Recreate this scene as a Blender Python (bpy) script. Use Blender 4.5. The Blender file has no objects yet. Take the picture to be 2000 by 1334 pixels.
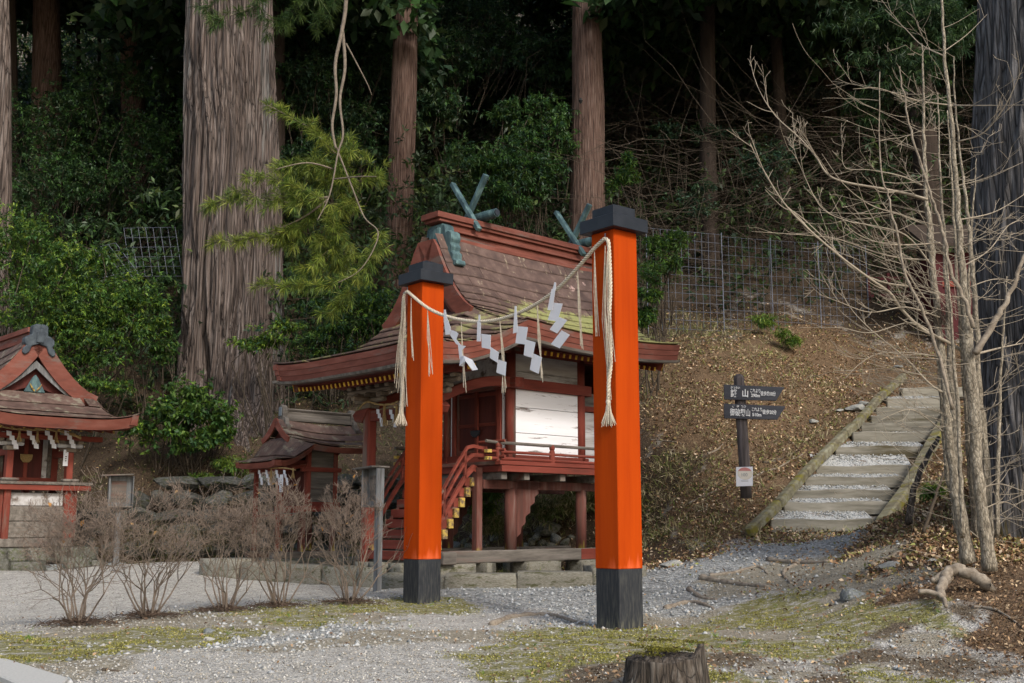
import bpy, math, random
import numpy as np
from mathutils import Vector, Matrix
random.seed(7)
RNG = np.random.default_rng(11)
SC = bpy.context.scene
COL = SC.collection
D = bpy.data

# ---------------------------------------------------------------- camera, world, sun, exposure
F_PX, CAM_Z = 2150.0, 0.935
TH = math.atan(353 / F_PX)
CT, ST = math.cos(TH), math.sin(TH)
cam_d = D.cameras.new('camera'); cam = D.objects.new('camera', cam_d); COL.objects.link(cam)
cam.location = (0, 0, CAM_Z); cam.rotation_euler = (math.pi / 2 + TH, 0, 0)
cam_d.sensor_width = 36.0; cam_d.lens = 36.0 * F_PX / 2000.0
cam_d.clip_start = 0.1; cam_d.clip_end = 500
SC.camera = cam
SUN_DIR = Vector((0.40, -0.66, 0.60)).normalized()      # towards the sun
elev = math.asin(SUN_DIR.z); azim = math.atan2(SUN_DIR.x, SUN_DIR.y)
W = D.worlds.new('World'); SC.world = W; W.use_nodes = True
wn = W.node_tree; bgn = wn.nodes['Background']
sky = wn.nodes.new('ShaderNodeTexSky'); sky.sky_type = 'NISHITA'; sky.sun_disc = False
sky.sun_elevation = elev; sky.sun_rotation = azim; sky.air_density = 1.2; sky.dust_density = 3.0; sky.ozone_density = 0.6
wn.links.new(sky.outputs[0], bgn.inputs[0]); bgn.inputs[1].default_value = 0.115
sun_d = D.lights.new('sun', 'SUN'); sun_d.energy = 1.5; sun_d.angle = math.radians(11); sun_d.color = (1.0, 0.95, 0.88)
sun = D.objects.new('sun', sun_d); COL.objects.link(sun)
sun.rotation_euler = SUN_DIR.to_track_quat('Z', 'Y').to_euler()
SC.view_settings.view_transform = 'Standard'; SC.view_settings.look = 'None'
SC.view_settings.exposure = 0.85; SC.view_settings.gamma = 1.0; SC.view_settings.use_curve_mapping = False
SC.cycles.max_bounces = 5; SC.cycles.diffuse_bounces = 3; SC.cycles.glossy_bounces = 2
SC.cycles.transmission_bounces = 3; SC.cycles.transparent_max_bounces = 6
SC.cycles.use_denoising = True

# ---------------------------------------------------------------- survey helpers: photo measurement -> place in the world
def ray(px, py):
    u = (px - 1000) / F_PX; v = (667 - py) / F_PX
    return u, CT - v * ST, ST + v * CT
def at(px, py, Y):
    d = ray(px, py); k = Y / d[1]
    return Vector((d[0] * k, Y, CAM_Z + d[2] * k))
class Frame:
    def __init__(s, C, ang, w):
        s.S = (math.cos(ang), math.sin(ang)); s.T = (-s.S[1], s.S[0]); s.ang = ang
        s.O = (C[0] + s.T[0] * w, C[1] + s.T[1] * w)
    def ona(s, px, py, a):
        d = ray(px, py); k = (a + s.O[0] * s.S[0] + s.O[1] * s.S[1]) / (d[0] * s.S[0] + d[1] * s.S[1])
        X, Y, Z = d[0] * k, d[1] * k, CAM_Z + d[2] * k
        return ((X - s.O[0]) * s.T[0] + (Y - s.O[1]) * s.T[1], Z)
    def w(s, a, b, z):
        return Vector((s.O[0] + s.S[0] * a + s.T[0] * b, s.O[1] + s.S[1] * a + s.T[1] * b, z))

# ---------------------------------------------------------------- numpy noise
def _h(i, j, k):
    n = (i * 374761393 + j * 668265263 + k * 2147483647 + 1013904223) & 0xffffffff
    n = ((n ^ (n >> 13)) * 1274126177) & 0xffffffff
    return ((n ^ (n >> 16)) & 0xffffff) / float(0xffffff)
def noise3(x, y, z):
    x, y, z = np.broadcast_arrays(np.asarray(x, float), np.asarray(y, float), np.asarray(z, float))
    xi, yi, zi = np.floor(x).astype(np.int64), np.floor(y).astype(np.int64), np.floor(z).astype(np.int64)
    fx, fy, fz = x - xi, y - yi, z - zi
    fx, fy, fz = [t * t * (3 - 2 * t) for t in (fx, fy, fz)]
    r = 0
    for a in (0, 1):
        for b in (0, 1):
            for c in (0, 1):
                r = r + _h(xi + a, yi + b, zi + c) * (fx if a else 1 - fx) * (fy if b else 1 - fy) * (fz if c else 1 - fz)
    return r
def fbm(x, y, z, o=3):
    r, a, t = 0, 1.0, 0
    for i in range(o):
        r = r + a * noise3(np.asarray(x) * 2 ** i + 17 * i, np.asarray(y) * 2 ** i, np.asarray(z) * 2 ** i); t += a; a *= .5
    return r / t

# ---------------------------------------------------------------- materials
MATS = {}
def nd(nt, t, **kw):
    n = nt.nodes.new(t)
    for k, v in kw.items(): setattr(n, k, v)
    return n
def ramp(nt, stops):
    r = nt.nodes.new('ShaderNodeValToRGB'); e = r.color_ramp.elements
    while len(e) < len(stops): e.new(0.5)
    for el, (p, c) in zip(e, stops): el.position = p; el.color = (c[0], c[1], c[2], 1)
    return r
def mat(name, cols, scale=6.0, stretch=(1, 1, 1), rough=0.8, bump=0.3, bdist=0.01, stain=None, stain_scale=2.0, stain_amt=0.5,
        rnd=0.0, detail=6.0, attr=None, transl=0.0, spec=0.3, metallic=0.0, coord='Object', zstain=None, crack=None):
    if name in MATS: return MATS[name]
    m = D.materials.new(name); m.use_nodes = True; nt = m.node_tree
    b = nt.nodes['Principled BSDF']; b.inputs['Roughness'].default_value = rough
    b.inputs['Specular IOR Level'].default_value = spec; b.inputs['Metallic'].default_value = metallic
    tc = nd(nt, 'ShaderNodeTexCoord'); mp = nd(nt, 'ShaderNodeMapping'); mp.inputs['Scale'].default_value = stretch
    nt.links.new(tc.outputs[coord], mp.inputs[0])
    oi = nd(nt, 'ShaderNodeObjectInfo')
    addv = nd(nt, 'ShaderNodeVectorMath', operation='ADD')
    if rnd > 0:
        mul = nd(nt, 'ShaderNodeMath', operation='MULTIPLY'); mul.inputs[1].default_value = 13.7
        nt.links.new(oi.outputs['Random'], mul.inputs[0]); nt.links.new(mul.outputs[0], addv.inputs[1])
    nt.links.new(mp.outputs[0], addv.inputs[0])
    n = nd(nt, 'ShaderNodeTexNoise'); n.inputs['Scale'].default_value = scale; n.inputs['Detail'].default_value = detail; n.inputs['Roughness'].default_value = 0.62
    nt.links.new(addv.outputs[0], n.inputs['Vector'])
    k = len(cols)
    stops = [(0.32 + 0.36 * i / max(1, k - 1), c) for i, c in enumerate(cols)]
    r = ramp(nt, stops); nt.links.new(n.outputs['Fac'], r.inputs[0])
    out = r.outputs[0]
    if attr:
        at_ = nd(nt, 'ShaderNodeAttribute'); at_.attribute_name = attr
        mx = nd(nt, 'ShaderNodeMixRGB', blend_type='MULTIPLY'); mx.inputs[0].default_value = 1
        nt.links.new(out, mx.inputs[1]); nt.links.new(at_.outputs['Color'], mx.inputs[2]); out = mx.outputs[0]
    if stain:
        n2 = nd(nt, 'ShaderNodeTexNoise'); n2.inputs['Scale'].default_value = stain_scale; n2.inputs['Detail'].default_value = 8; n2.inputs['Roughness'].default_value = 0.7
        nt.links.new(addv.outputs[0] if stain_scale > 0 else tc.outputs[coord], n2.inputs['Vector'])
        r2 = ramp(nt, [(0.62 - stain_amt * 0.3, (0, 0, 0)), (0.70 - stain_amt * 0.25, (1, 1, 1))]); nt.links.new(n2.outputs['Fac'], r2.inputs[0])
        mx = nd(nt, 'ShaderNodeMixRGB'); nt.links.new(r2.outputs[0], mx.inputs[0]); nt.links.new(out, mx.inputs[1]); mx.inputs[2].default_value = (*stain, 1); out = mx.outputs[0]
    if crack:    # narrow dark fissures: (scale, stretch, width, strength)
        mpc = nd(nt, 'ShaderNodeMapping'); mpc.inputs['Scale'].default_value = crack[1]; nt.links.new(tc.outputs[coord], mpc.inputs[0])
        wn_ = nd(nt, 'ShaderNodeTexNoise'); wn_.inputs['Scale'].default_value = 2.2; wn_.inputs['Detail'].default_value = 2; nt.links.new(mpc.outputs[0], wn_.inputs['Vector'])
        wm = nd(nt, 'ShaderNodeVectorMath', operation='MULTIPLY_ADD'); wm.inputs[1].default_value = (.22, .22, .05); nt.links.new(wn_.outputs['Color'], wm.inputs[0]); nt.links.new(mpc.outputs[0], wm.inputs[2])
        nc = nd(nt, 'ShaderNodeTexVoronoi', feature='DISTANCE_TO_EDGE'); nc.inputs['Scale'].default_value = crack[0]; nt.links.new(wm.outputs[0], nc.inputs['Vector'])
        rcx = ramp(nt, [(0, (1 - crack[3],) * 3), (crack[2] * .5, (1 - crack[3] * .45,) * 3), (crack[2] * 2.2, (1, 1, 1))]); nt.links.new(nc.outputs['Distance'], rcx.inputs[0])
        mx = nd(nt, 'ShaderNodeMixRGB', blend_type='MULTIPLY'); mx.inputs[0].default_value = 1; nt.links.new(out, mx.inputs[1]); nt.links.new(rcx.outputs[0], mx.inputs[2]); out = mx.outputs[0]
    if zstain:   # worn or mossy foot: (z_low, z_high, colour, strength)
        z0, z1, c, amt = zstain
        sp = nd(nt, 'ShaderNodeSeparateXYZ'); nt.links.new(tc.outputs[coord], sp.inputs[0])
        mr = nd(nt, 'ShaderNodeMapRange'); mr.inputs[1].default_value = z0; mr.inputs[2].default_value = z1; mr.inputs[3].default_value = amt; mr.inputs[4].default_value = 0.0
        nt.links.new(sp.outputs[2], mr.inputs[0])
        n3 = nd(nt, 'ShaderNodeTexNoise'); n3.inputs['Scale'].default_value = scale * 1.5; n3.inputs['Detail'].default_value = 8; nt.links.new(addv.outputs[0], n3.inputs['Vector'])
        mm = nd(nt, 'ShaderNodeMath', operation='ADD'); nt.links.new(mr.outputs[0], mm.inputs[0]); nt.links.new(n3.outputs['Fac'], mm.inputs[1])
        r3 = ramp(nt, [(0.80, (0, 0, 0)), (1.0, (1, 1, 1))]); nt.links.new(mm.outputs[0], r3.inputs[0])
        mx = nd(nt, 'ShaderNodeMixRGB'); nt.links.new(r3.outputs[0], mx.inputs[0]); nt.links.new(out, mx.inputs[1]); mx.inputs[2].default_value = (*c, 1); out = mx.outputs[0]
    if rnd > 0:
        hs = nd(nt, 'ShaderNodeHueSaturation'); mr = nd(nt, 'ShaderNodeMapRange'); mr.inputs[3].default_value = 1 - rnd; mr.inputs[4].default_value = 1 + rnd
        nt.links.new(oi.outputs['Random'], mr.inputs[0]); nt.links.new(mr.outputs[0], hs.inputs['Value']); nt.links.new(out, hs.inputs['Color']); out = hs.outputs[0]
    nt.links.new(out, b.inputs['Base Color'])
    if bump > 0:
        bp = nd(nt, 'ShaderNodeBump'); bp.inputs['Strength'].default_value = bump; bp.inputs['Distance'].default_value = bdist
        if crack:
            ma = nd(nt, 'ShaderNodeMath', operation='MULTIPLY'); nt.links.new(n.outputs['Fac'], ma.inputs[0]); nt.links.new(rcx.outputs[0], ma.inputs[1]); nt.links.new(ma.outputs[0], bp.inputs['Height'])
        else: nt.links.new(n.outputs['Fac'], bp.inputs['Height'])
        nt.links.new(bp.outputs[0], b.inputs['Normal'])
    if transl > 0:
        tr = nd(nt, 'ShaderNodeBsdfTranslucent'); nt.links.new(out, tr.inputs[0])
        ms = nd(nt, 'ShaderNodeMixShader'); ms.inputs[0].default_value = transl
        nt.links.new(b.outputs[0], ms.inputs[1]); nt.links.new(tr.outputs[0], ms.inputs[2])
        nt.links.new(ms.outputs[0], nt.nodes['Material Output'].inputs[0])
    MATS[name] = m
    return m

GX, GY, GZ = (0.12, 1, 1), (1, 0.12, 1), (1, 1, 0.12)        # grain runs along x, y or z
M_orange = mat('vermilion_paint', [(0.33, 0.036, 0.0008), (0.38, 0.045, 0.001), (0.42, 0.052, 0.001)], scale=9, stretch=(1, 1, .06), rough=0.75, spec=.1, bump=0.05, bdist=.003, zstain=(0.50, 0.72, (0.60, 0.10, 0.03), 0.42))
M_blackfoot = mat('black_painted_foot', [(0.014, 0.016, 0.021), (0.026, 0.029, 0.034), (0.055, 0.056, 0.054)], scale=50, stretch=(1, 1, .12), rough=0.85, bump=0.5, bdist=.004, zstain=(0.0, 0.30, (0.10, 0.098, 0.075), 0.40))
M_blackfoot2 = mat('black_lacquer_cap', [(0.011, 0.014, 0.020), (0.020, 0.024, 0.032)], scale=8, rough=0.45, bump=0.08, bdist=.003)
M_capedge = mat('worn_cap_edge', [(0.12, 0.15, 0.17), (0.2, 0.22, 0.24)], scale=20, rough=0.6)
def red(name, g): return mat(name, [(0.105, 0.026, 0.017), (0.165, 0.034, 0.022), (0.21, 0.052, 0.036)], scale=9, stretch=g, rough=0.8, bump=0.35, bdist=.004, stain=(0.13, 0.095, 0.075), stain_scale=3.5, stain_amt=0.22, rnd=0.14)
M_redx, M_redy, M_redz = red('red_ochre_timber_x', GX), red('red_ochre_timber_y', GY), red('red_ochre_timber_z', GZ)
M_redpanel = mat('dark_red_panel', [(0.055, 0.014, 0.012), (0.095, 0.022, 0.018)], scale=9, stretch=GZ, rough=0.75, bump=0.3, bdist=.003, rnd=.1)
M_roofred = mat('roof_edge_red', [(0.105, 0.034, 0.024), (0.165, 0.050, 0.034), (0.21, 0.078, 0.058)], scale=7, stretch=(.3, .3, 1), rough=0.7, bump=0.2, bdist=.004, stain=(0.15, 0.10, 0.085), stain_scale=3, stain_amt=0.2, rnd=0.10)
M_greywood = mat('weathered_grey_timber', [(0.075, 0.066, 0.058), (0.135, 0.12, 0.105), (0.20, 0.18, 0.16)], scale=16, stretch=GX, rough=0.9, bump=0.6, bdist=.006, stain=(0.10, 0.04, 0.03), stain_scale=2, stain_amt=0.2, rnd=.12)
M_greywoodz = mat('weathered_grey_timber_upright', [(0.08, 0.08, 0.08), (0.135, 0.14, 0.145), (0.20, 0.21, 0.22)], scale=20, stretch=GZ, rough=0.9, bump=0.5, bdist=.004, rnd=.12)
M_greywoody = mat('weathered_bracket_wood', [(0.12, 0.095, 0.07), (0.19, 0.155, 0.12), (0.27, 0.23, 0.18)], scale=12, stretch=GY, rough=0.9, bump=0.5, bdist=.005, rnd=.15)
M_stilt = mat('worn_red_stilt', [(0.075, 0.036, 0.028), (0.12, 0.042, 0.032), (0.16, 0.10, 0.085)], scale=11, stretch=GZ, rough=0.85, bump=0.5, bdist=.006, rnd=.12, zstain=(0.5, 0.78, (0.36, 0.30, 0.05), 0.40))
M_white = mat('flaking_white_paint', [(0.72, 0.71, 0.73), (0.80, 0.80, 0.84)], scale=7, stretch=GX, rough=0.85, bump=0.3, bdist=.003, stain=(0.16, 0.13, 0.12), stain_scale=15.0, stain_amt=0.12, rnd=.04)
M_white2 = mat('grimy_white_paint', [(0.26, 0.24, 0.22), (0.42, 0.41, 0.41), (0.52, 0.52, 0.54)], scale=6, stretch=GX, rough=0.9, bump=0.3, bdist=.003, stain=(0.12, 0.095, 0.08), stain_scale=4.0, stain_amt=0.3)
M_yellow = mat('yellow_painted_end', [(0.50, 0.28, 0.03), (0.62, 0.38, 0.05)], scale=20, rough=0.8, bump=0.2, stain=(0.16, 0.10, 0.06), stain_scale=9, stain_amt=0.15, rnd=.12)
M_yellow2 = mat('peeling_yellow_end', [(0.36, 0.25, 0.07), (0.52, 0.36, 0.07)], scale=20, rough=0.85, bump=0.3, stain=(0.13, 0.09, 0.06), stain_scale=14, stain_amt=0.5, rnd=.2)
M_copper = mat('green_patina_copper', [(0.032, 0.060, 0.072), (0.065, 0.115, 0.125), (0.16, 0.26, 0.26)], scale=7, stretch=(1, 1, .35), rough=0.6, bump=0.15, bdist=.003, metallic=0.15)
M_slate = mat('dark_slate_copper', [(0.022, 0.030, 0.040), (0.045, 0.058, 0.072), (0.08, 0.10, 0.115)], scale=7, rough=0.6, bump=0.1, bdist=.003)
M_rope = mat('pale_straw_rope', [(0.42, 0.37, 0.28), (0.58, 0.53, 0.44)], scale=60, rough=0.9, bump=0.4, bdist=.002)
M_straw = mat('brown_straw', [(0.26, 0.17, 0.07), (0.42, 0.30, 0.14)], scale=60, rough=0.9, bump=0.3, bdist=.002)
M_thread = mat('hemp_thread', [(0.30, 0.26, 0.20), (0.46, 0.42, 0.35)], scale=40, rough=0.9, bump=0)
M_paper = mat('white_paper', [(0.74, 0.75, 0.80), (0.80, 0.80, 0.84)], scale=4, rough=0.7, bump=0.05, transl=0.25)
M_ink = mat('black_ink', [(0.02, 0.02, 0.02), (0.03, 0.03, 0.03)], bump=0)
M_signwood = mat('dark_sign_board', [(0.045, 0.047, 0.058), (0.075, 0.077, 0.09)], scale=14, stretch=GX, rough=0.8, bump=0.4, bdist=.003)
M_signpost = mat('dark_sign_post', [(0.045, 0.038, 0.038), (0.085, 0.072, 0.07), (0.14, 0.12, 0.12)], scale=24, stretch=(1, 1, .06), rough=0.85, bump=0.7, bdist=.006)
M_letter = mat('white_lettering', [(0.78, 0.78, 0.78), (0.84, 0.84, 0.84)], bump=0)
M_stone = mat('mossy_grey_stone', [(0.075, 0.075, 0.062), (0.13, 0.13, 0.11), (0.20, 0.20, 0.185)], scale=7, rough=0.95, bump=0.7, bdist=.015, stain=(0.07, 0.085, 0.03), stain_scale=4, stain_amt=0.3, rnd=.22)
M_bluestone = mat('blue_grey_stone', [(0.10, 0.115, 0.12), (0.17, 0.185, 0.19), (0.26, 0.27, 0.27)], scale=6, rough=0.9, bump=0.6, bdist=.012, stain=(0.10, 0.11, 0.06), stain_scale=4, stain_amt=0.25, rnd=.25)
M_kerb = mat('tuff_kerb_stone', [(0.12, 0.11, 0.085), (0.18, 0.17, 0.14), (0.25, 0.245, 0.21)], scale=18, rough=0.95, bump=0.6, bdist=.008, stain=(0.07, 0.07, 0.035), stain_scale=3, stain_amt=0.3, rnd=.15)
M_log = mat('step_timber', [(0.105, 0.098, 0.08), (0.18, 0.17, 0.14), (0.26, 0.245, 0.21)], scale=14, stretch=GX, rough=0.95, bump=0.6, bdist=.008, stain=(0.07, 0.06, 0.035), stain_scale=3, stain_amt=0.25, rnd=.15)
M_logmoss = mat('mossy_edge_timber', [(0.075, 0.062, 0.042), (0.13, 0.12, 0.08), (0.20, 0.20, 0.145)], scale=10, stretch=(.3, 1, 1), rough=0.95, bump=0.6, bdist=.01, stain=(0.13, 0.115, 0.02), stain_scale=4, stain_amt=0.35, rnd=.15)
M_bark = mat('cedar_bark', [(0.055, 0.040, 0.034), (0.135, 0.105, 0.092), (0.26, 0.225, 0.21)], scale=30, stretch=(1, 1, .016), rough=0.95, bump=0.9, bdist=.05, detail=9, crack=(15, (1, 1, .035), .10, .85), stain=(0.19, 0.20, 0.20), stain_scale=1.6, stain_amt=0.1)
M_bark2 = mat('red_cedar_bark', [(0.060, 0.032, 0.024), (0.125, 0.078, 0.062), (0.21, 0.150, 0.125)], scale=34, stretch=(1, 1, .05), rough=0.95, bump=0.8, bdist=.03, detail=9, crack=(22, (1, 1, .05), .08, .6))
M_bark3 = mat('blue_grey_bark', [(0.050, 0.045, 0.042), (0.11, 0.105, 0.105), (0.22, 0.215, 0.22)], scale=30, stretch=(1, 1, .05), rough=0.95, bump=0.9, bdist=.05, detail=9, crack=(17, (1, 1, .05), .09, .8), zstain=(0.3, 1.4, (0.07, 0.055, 0.02), 0.35))
M_barkdark = mat('dark_forest_bark', [(0.028, 0.020, 0.016), (0.055, 0.040, 0.032)], scale=14, stretch=(1, 1, .06), rough=0.95, bump=0.7, bdist=.03)
M_sapling = mat('pale_sapling_bark', [(0.12, 0.10, 0.075), (0.27, 0.235, 0.18), (0.43, 0.385, 0.31)], scale=38, stretch=(1, 1, .45), rough=0.9, bump=0.9, bdist=.012, crack=(48, (1, 1, .4), .10, .6))
M_twigpale = mat('pale_twig', [(0.23, 0.195, 0.15), (0.36, 0.31, 0.24)], scale=10, rough=0.85, bump=0)
M_twig = mat('shrub_twig', [(0.10, 0.078, 0.06), (0.20, 0.16, 0.13)], scale=12, rough=0.9, bump=0)
M_twigtip = mat('russet_shoot', [(0.15, 0.112, 0.09), (0.24, 0.19, 0.155)], scale=12, rough=0.85, bump=0)
M_deadtwig = mat('grey_brown_twig', [(0.05, 0.038, 0.028), (0.10, 0.08, 0.06)], scale=12, rough=0.9, bump=0)
M_root = mat('exposed_root_bark', [(0.13, 0.105, 0.08), (0.22, 0.185, 0.145), (0.30, 0.26, 0.21)], scale=20, rough=0.95, bump=0.7, bdist=.012)
M_stump = mat('rotting_stump_wood', [(0.030, 0.024, 0.018), (0.075, 0.060, 0.048), (0.15, 0.135, 0.118)], scale=44, stretch=(1, 1, .12), rough=0.95, bump=0.9, bdist=.02, crack=(26, (1, 1, .12), .09, .7), stain=(0.16, 0.19, 0.16), stain_scale=5, stain_amt=-0.02)
M_moss = mat('yellow_green_moss', [(0.10, 0.095, 0.016), (0.19, 0.185, 0.028)], scale=30, rough=1, bump=0.8, bdist=.02)
M_wire = mat('galvanised_wire', [(0.15, 0.165, 0.21), (0.22, 0.24, 0.30)], rough=0.5, bump=0, metallic=0.3)
M_leaf = mat('leaf', [(0.9, 0.9, 0.9), (1.0, 1.0, 1.0)], attr='col', rough=0.5, bump=0, transl=0.36, spec=0.35)
M_dry = mat('dry_litter', [(0.9, 0.9, 0.9), (1.0, 1.0, 1.0)], attr='col', rough=0.85, bump=0, spec=0.15)
M_pebble = mat('pebble_stone', [(0.85, 0.85, 0.85), (1.0, 1.0, 1.0)], scale=60, attr='col', rough=0.9, bump=0.2, bdist=.002, spec=0.2)
M_redbuild = mat('dark_red_building_paint', [(0.045, 0.006, 0.009), (0.07, 0.009, 0.012)], scale=2, rough=0.8, bump=0)

# ---------------------------------------------------------------- object helpers
def tag(o, label=None, cat=None, group=None, kind=None):
    if label: o['label'] = label
    if cat: o['category'] = cat
    if group: o['group'] = group
    if kind: o['kind'] = kind
    return o
def thing(name, label, cat, loc=(0, 0, 0), rz=0.0, group=None):
    o = D.objects.new(name, None); COL.objects.link(o); o.location = loc; o.rotation_euler = (0, 0, rz)
    o.empty_display_size = 0.1
    return tag(o, label, cat, group)
def link(name, me, parent=None):
    o = D.objects.new(name, me); COL.objects.link(o)
    if parent is not None: o.parent = parent
    return o
def copy_tree(o, parent=None):
    c = o.copy(); COL.objects.link(c)
    if parent is not None: c.parent = parent
    for ch in [x for x in o.children]: copy_tree(ch, c)
    return c
class MB:
    def __init__(s): s.v, s.f = [], []
    def add(s, vs, fs):
        k = len(s.v); s.v.extend([tuple(p) for p in vs]); s.f.extend([tuple(i + k for i in f) for f in fs]); return s
    def box(s, x0, x1, y0, y1, z0, z1, M=None, bev=0.0):
        P = [(x0, y0, z0), (x1, y0, z0), (x1, y1, z0), (x0, y1, z0), (x0, y0, z1), (x1, y0, z1), (x1, y1, z1), (x0, y1, z1)]
        if M is not None: P = [M @ Vector(p) for p in P]
        return s.add(P, [(0, 3, 2, 1), (4, 5, 6, 7), (0, 1, 5, 4), (1, 2, 6, 5), (2, 3, 7, 6), (3, 0, 4, 7)])
    def beam(s, p, q, w, h, up=(0, 0, 1)):
        p, q = Vector(p), Vector(q); d = (q - p); L = d.length; d.normalize()
        u = Vector(up); r = d.cross(u)
        if r.length < 1e-4: u = Vector((1, 0, 0)); r = d.cross(u)
        r.normalize(); u = r.cross(d)
        c = [r * (-w / 2) + u * (-h / 2), r * (w / 2) + u * (-h / 2), r * (w / 2) + u * (h / 2), r * (-w / 2) + u * (h / 2)]
        return s.add([p + x for x in c] + [q + x for x in c], [(0, 1, 2, 3), (7, 6, 5, 4), (0, 4, 5, 1), (1, 5, 6, 2), (2, 6, 7, 3), (3, 7, 4, 0)])
    def tube(s, pts, rad, n=6, cap=True, twist=0.0):
        pts = [Vector(p) for p in pts]
        if not isinstance(rad, (list, tuple)): rad = [rad] * len(pts)
        k = len(s.v); prev = None
        for i, p in enumerate(pts):
            d = (pts[min(i + 1, len(pts) - 1)] - pts[max(i - 1, 0)])
            if d.length < 1e-7: d = Vector((0, 0, 1))
            d.normalize()
            if prev is None:
                u = Vector((0, 0, 1)) if abs(d.z) < .9 else Vector((1, 0, 0))
                r = d.cross(u).normalized()
            else:
                r = (prev - d * prev.dot(d))
                r = r.normalized() if r.length > 1e-6 else d.orthogonal().normalized()
            prev = r; u = r.cross(d)
            for j in range(n):
                a = 2 * math.pi * j / n + twist * i
                s.v.append(tuple(p + (r * math.cos(a) + u * math.sin(a)) * rad[i]))
        for i in range(len(pts) - 1):
            for j in range(n):
                a, b = k + i * n + j, k + i * n + (j + 1) % n
                s.f.append((a, a + n, b + n, b))
        if cap:
            s.f.append(tuple(k + j for j in range(n))); e = k + (len(pts) - 1) * n
            s.f.append(tuple(e + n - 1 - j for j in range(n)))
        return s
    def ribbon(s, top, bot, off):   # solid between two rails, thickened by vector off
        n = len(top); o = Vector(off); T = [Vector(p) for p in top]; B = [Vector(p) for p in bot]
        V = T + B + [p + o for p in T] + [p + o for p in B]; Fc = []
        for i in range(n - 1):
            Fc += [(i, i + 1, n + i + 1, n + i), (2 * n + i, 3 * n + i, 3 * n + i + 1, 2 * n + i + 1), (i, 2 * n + i, 2 * n + i + 1, i + 1), (n + i, n + i + 1, 3 * n + i + 1, 3 * n + i)]
        Fc += [(0, n, 3 * n, 2 * n), (n - 1, 3 * n - 1, 4 * n - 1, 2 * n - 1)]
        return s.add(V, Fc)
    def prism(s, outline, off):
        n = len(outline); o = Vector(off); P = [Vector(p) for p in outline]
        return s.add(P + [p + o for p in P], [tuple(range(n)), tuple(range(2 * n - 1, n - 1, -1))] + [(i, (i + 1) % n, n + (i + 1) % n, n + i) for i in range(n)])
    def mesh(s, name, m, smooth=False):
        me = D.meshes.new(name); me.from_pydata(s.v, [], s.f); me.materials.append(m)
        bm_fix(me)
        if smooth: me.polygons.foreach_set('use_smooth', [True] * len(me.polygons))
        return me
    def build(s, name, m, parent=None, smooth=False, world=False, bevel=0.0):
        if world and parent is not None:
            L = parent.location; s.v = [(p[0] - L[0], p[1] - L[1], p[2] - L[2]) for p in s.v]
        o = link(name, s.mesh(name, m, smooth), parent)
        if bevel > 0:
            bv = o.modifiers.new('soft_edges', 'BEVEL'); bv.width = bevel; bv.segments = 1; bv.limit_method = 'ANGLE'
        return o
import bmesh
def bm_fix(me):
    b = bmesh.new(); b.from_mesh(me); bmesh.ops.recalc_face_normals(b, faces=b.faces[:]); b.to_mesh(me); b.free()
def box(name, m, parent, x0, x1, y0, y1, z0, z1, bevel=0.004):
    return MB().box(x0, x1, y0, y1, z0, z1).build(name, m, parent, bevel=bevel)
def np_mesh(name, verts, faces, m, cols=None, smooth=False):   # faces: (n,k) array
    me = D.meshes.new(name); nv, nf, k = len(verts), len(faces), faces.shape[1]
    me.vertices.add(nv); me.vertices.foreach_set('co', np.ascontiguousarray(verts, dtype=np.float32).ravel())
    me.loops.add(nf * k); me.loops.foreach_set('vertex_index', np.ascontiguousarray(faces, dtype=np.int32).ravel())
    me.polygons.add(nf); me.polygons.foreach_set('loop_start', np.arange(0, nf * k, k, dtype=np.int32))
    if smooth: me.polygons.foreach_set('use_smooth', np.ones(nf, dtype=bool))
    me.update(calc_edges=True)
    if cols is not None:
        a = me.color_attributes.new('col', 'FLOAT_COLOR', 'POINT')
        a.data.foreach_set('color', np.ascontiguousarray(np.hstack([cols, np.ones((nv, 1))]), dtype=np.float32).ravel())
    me.materials.append(m)
    return me

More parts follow.
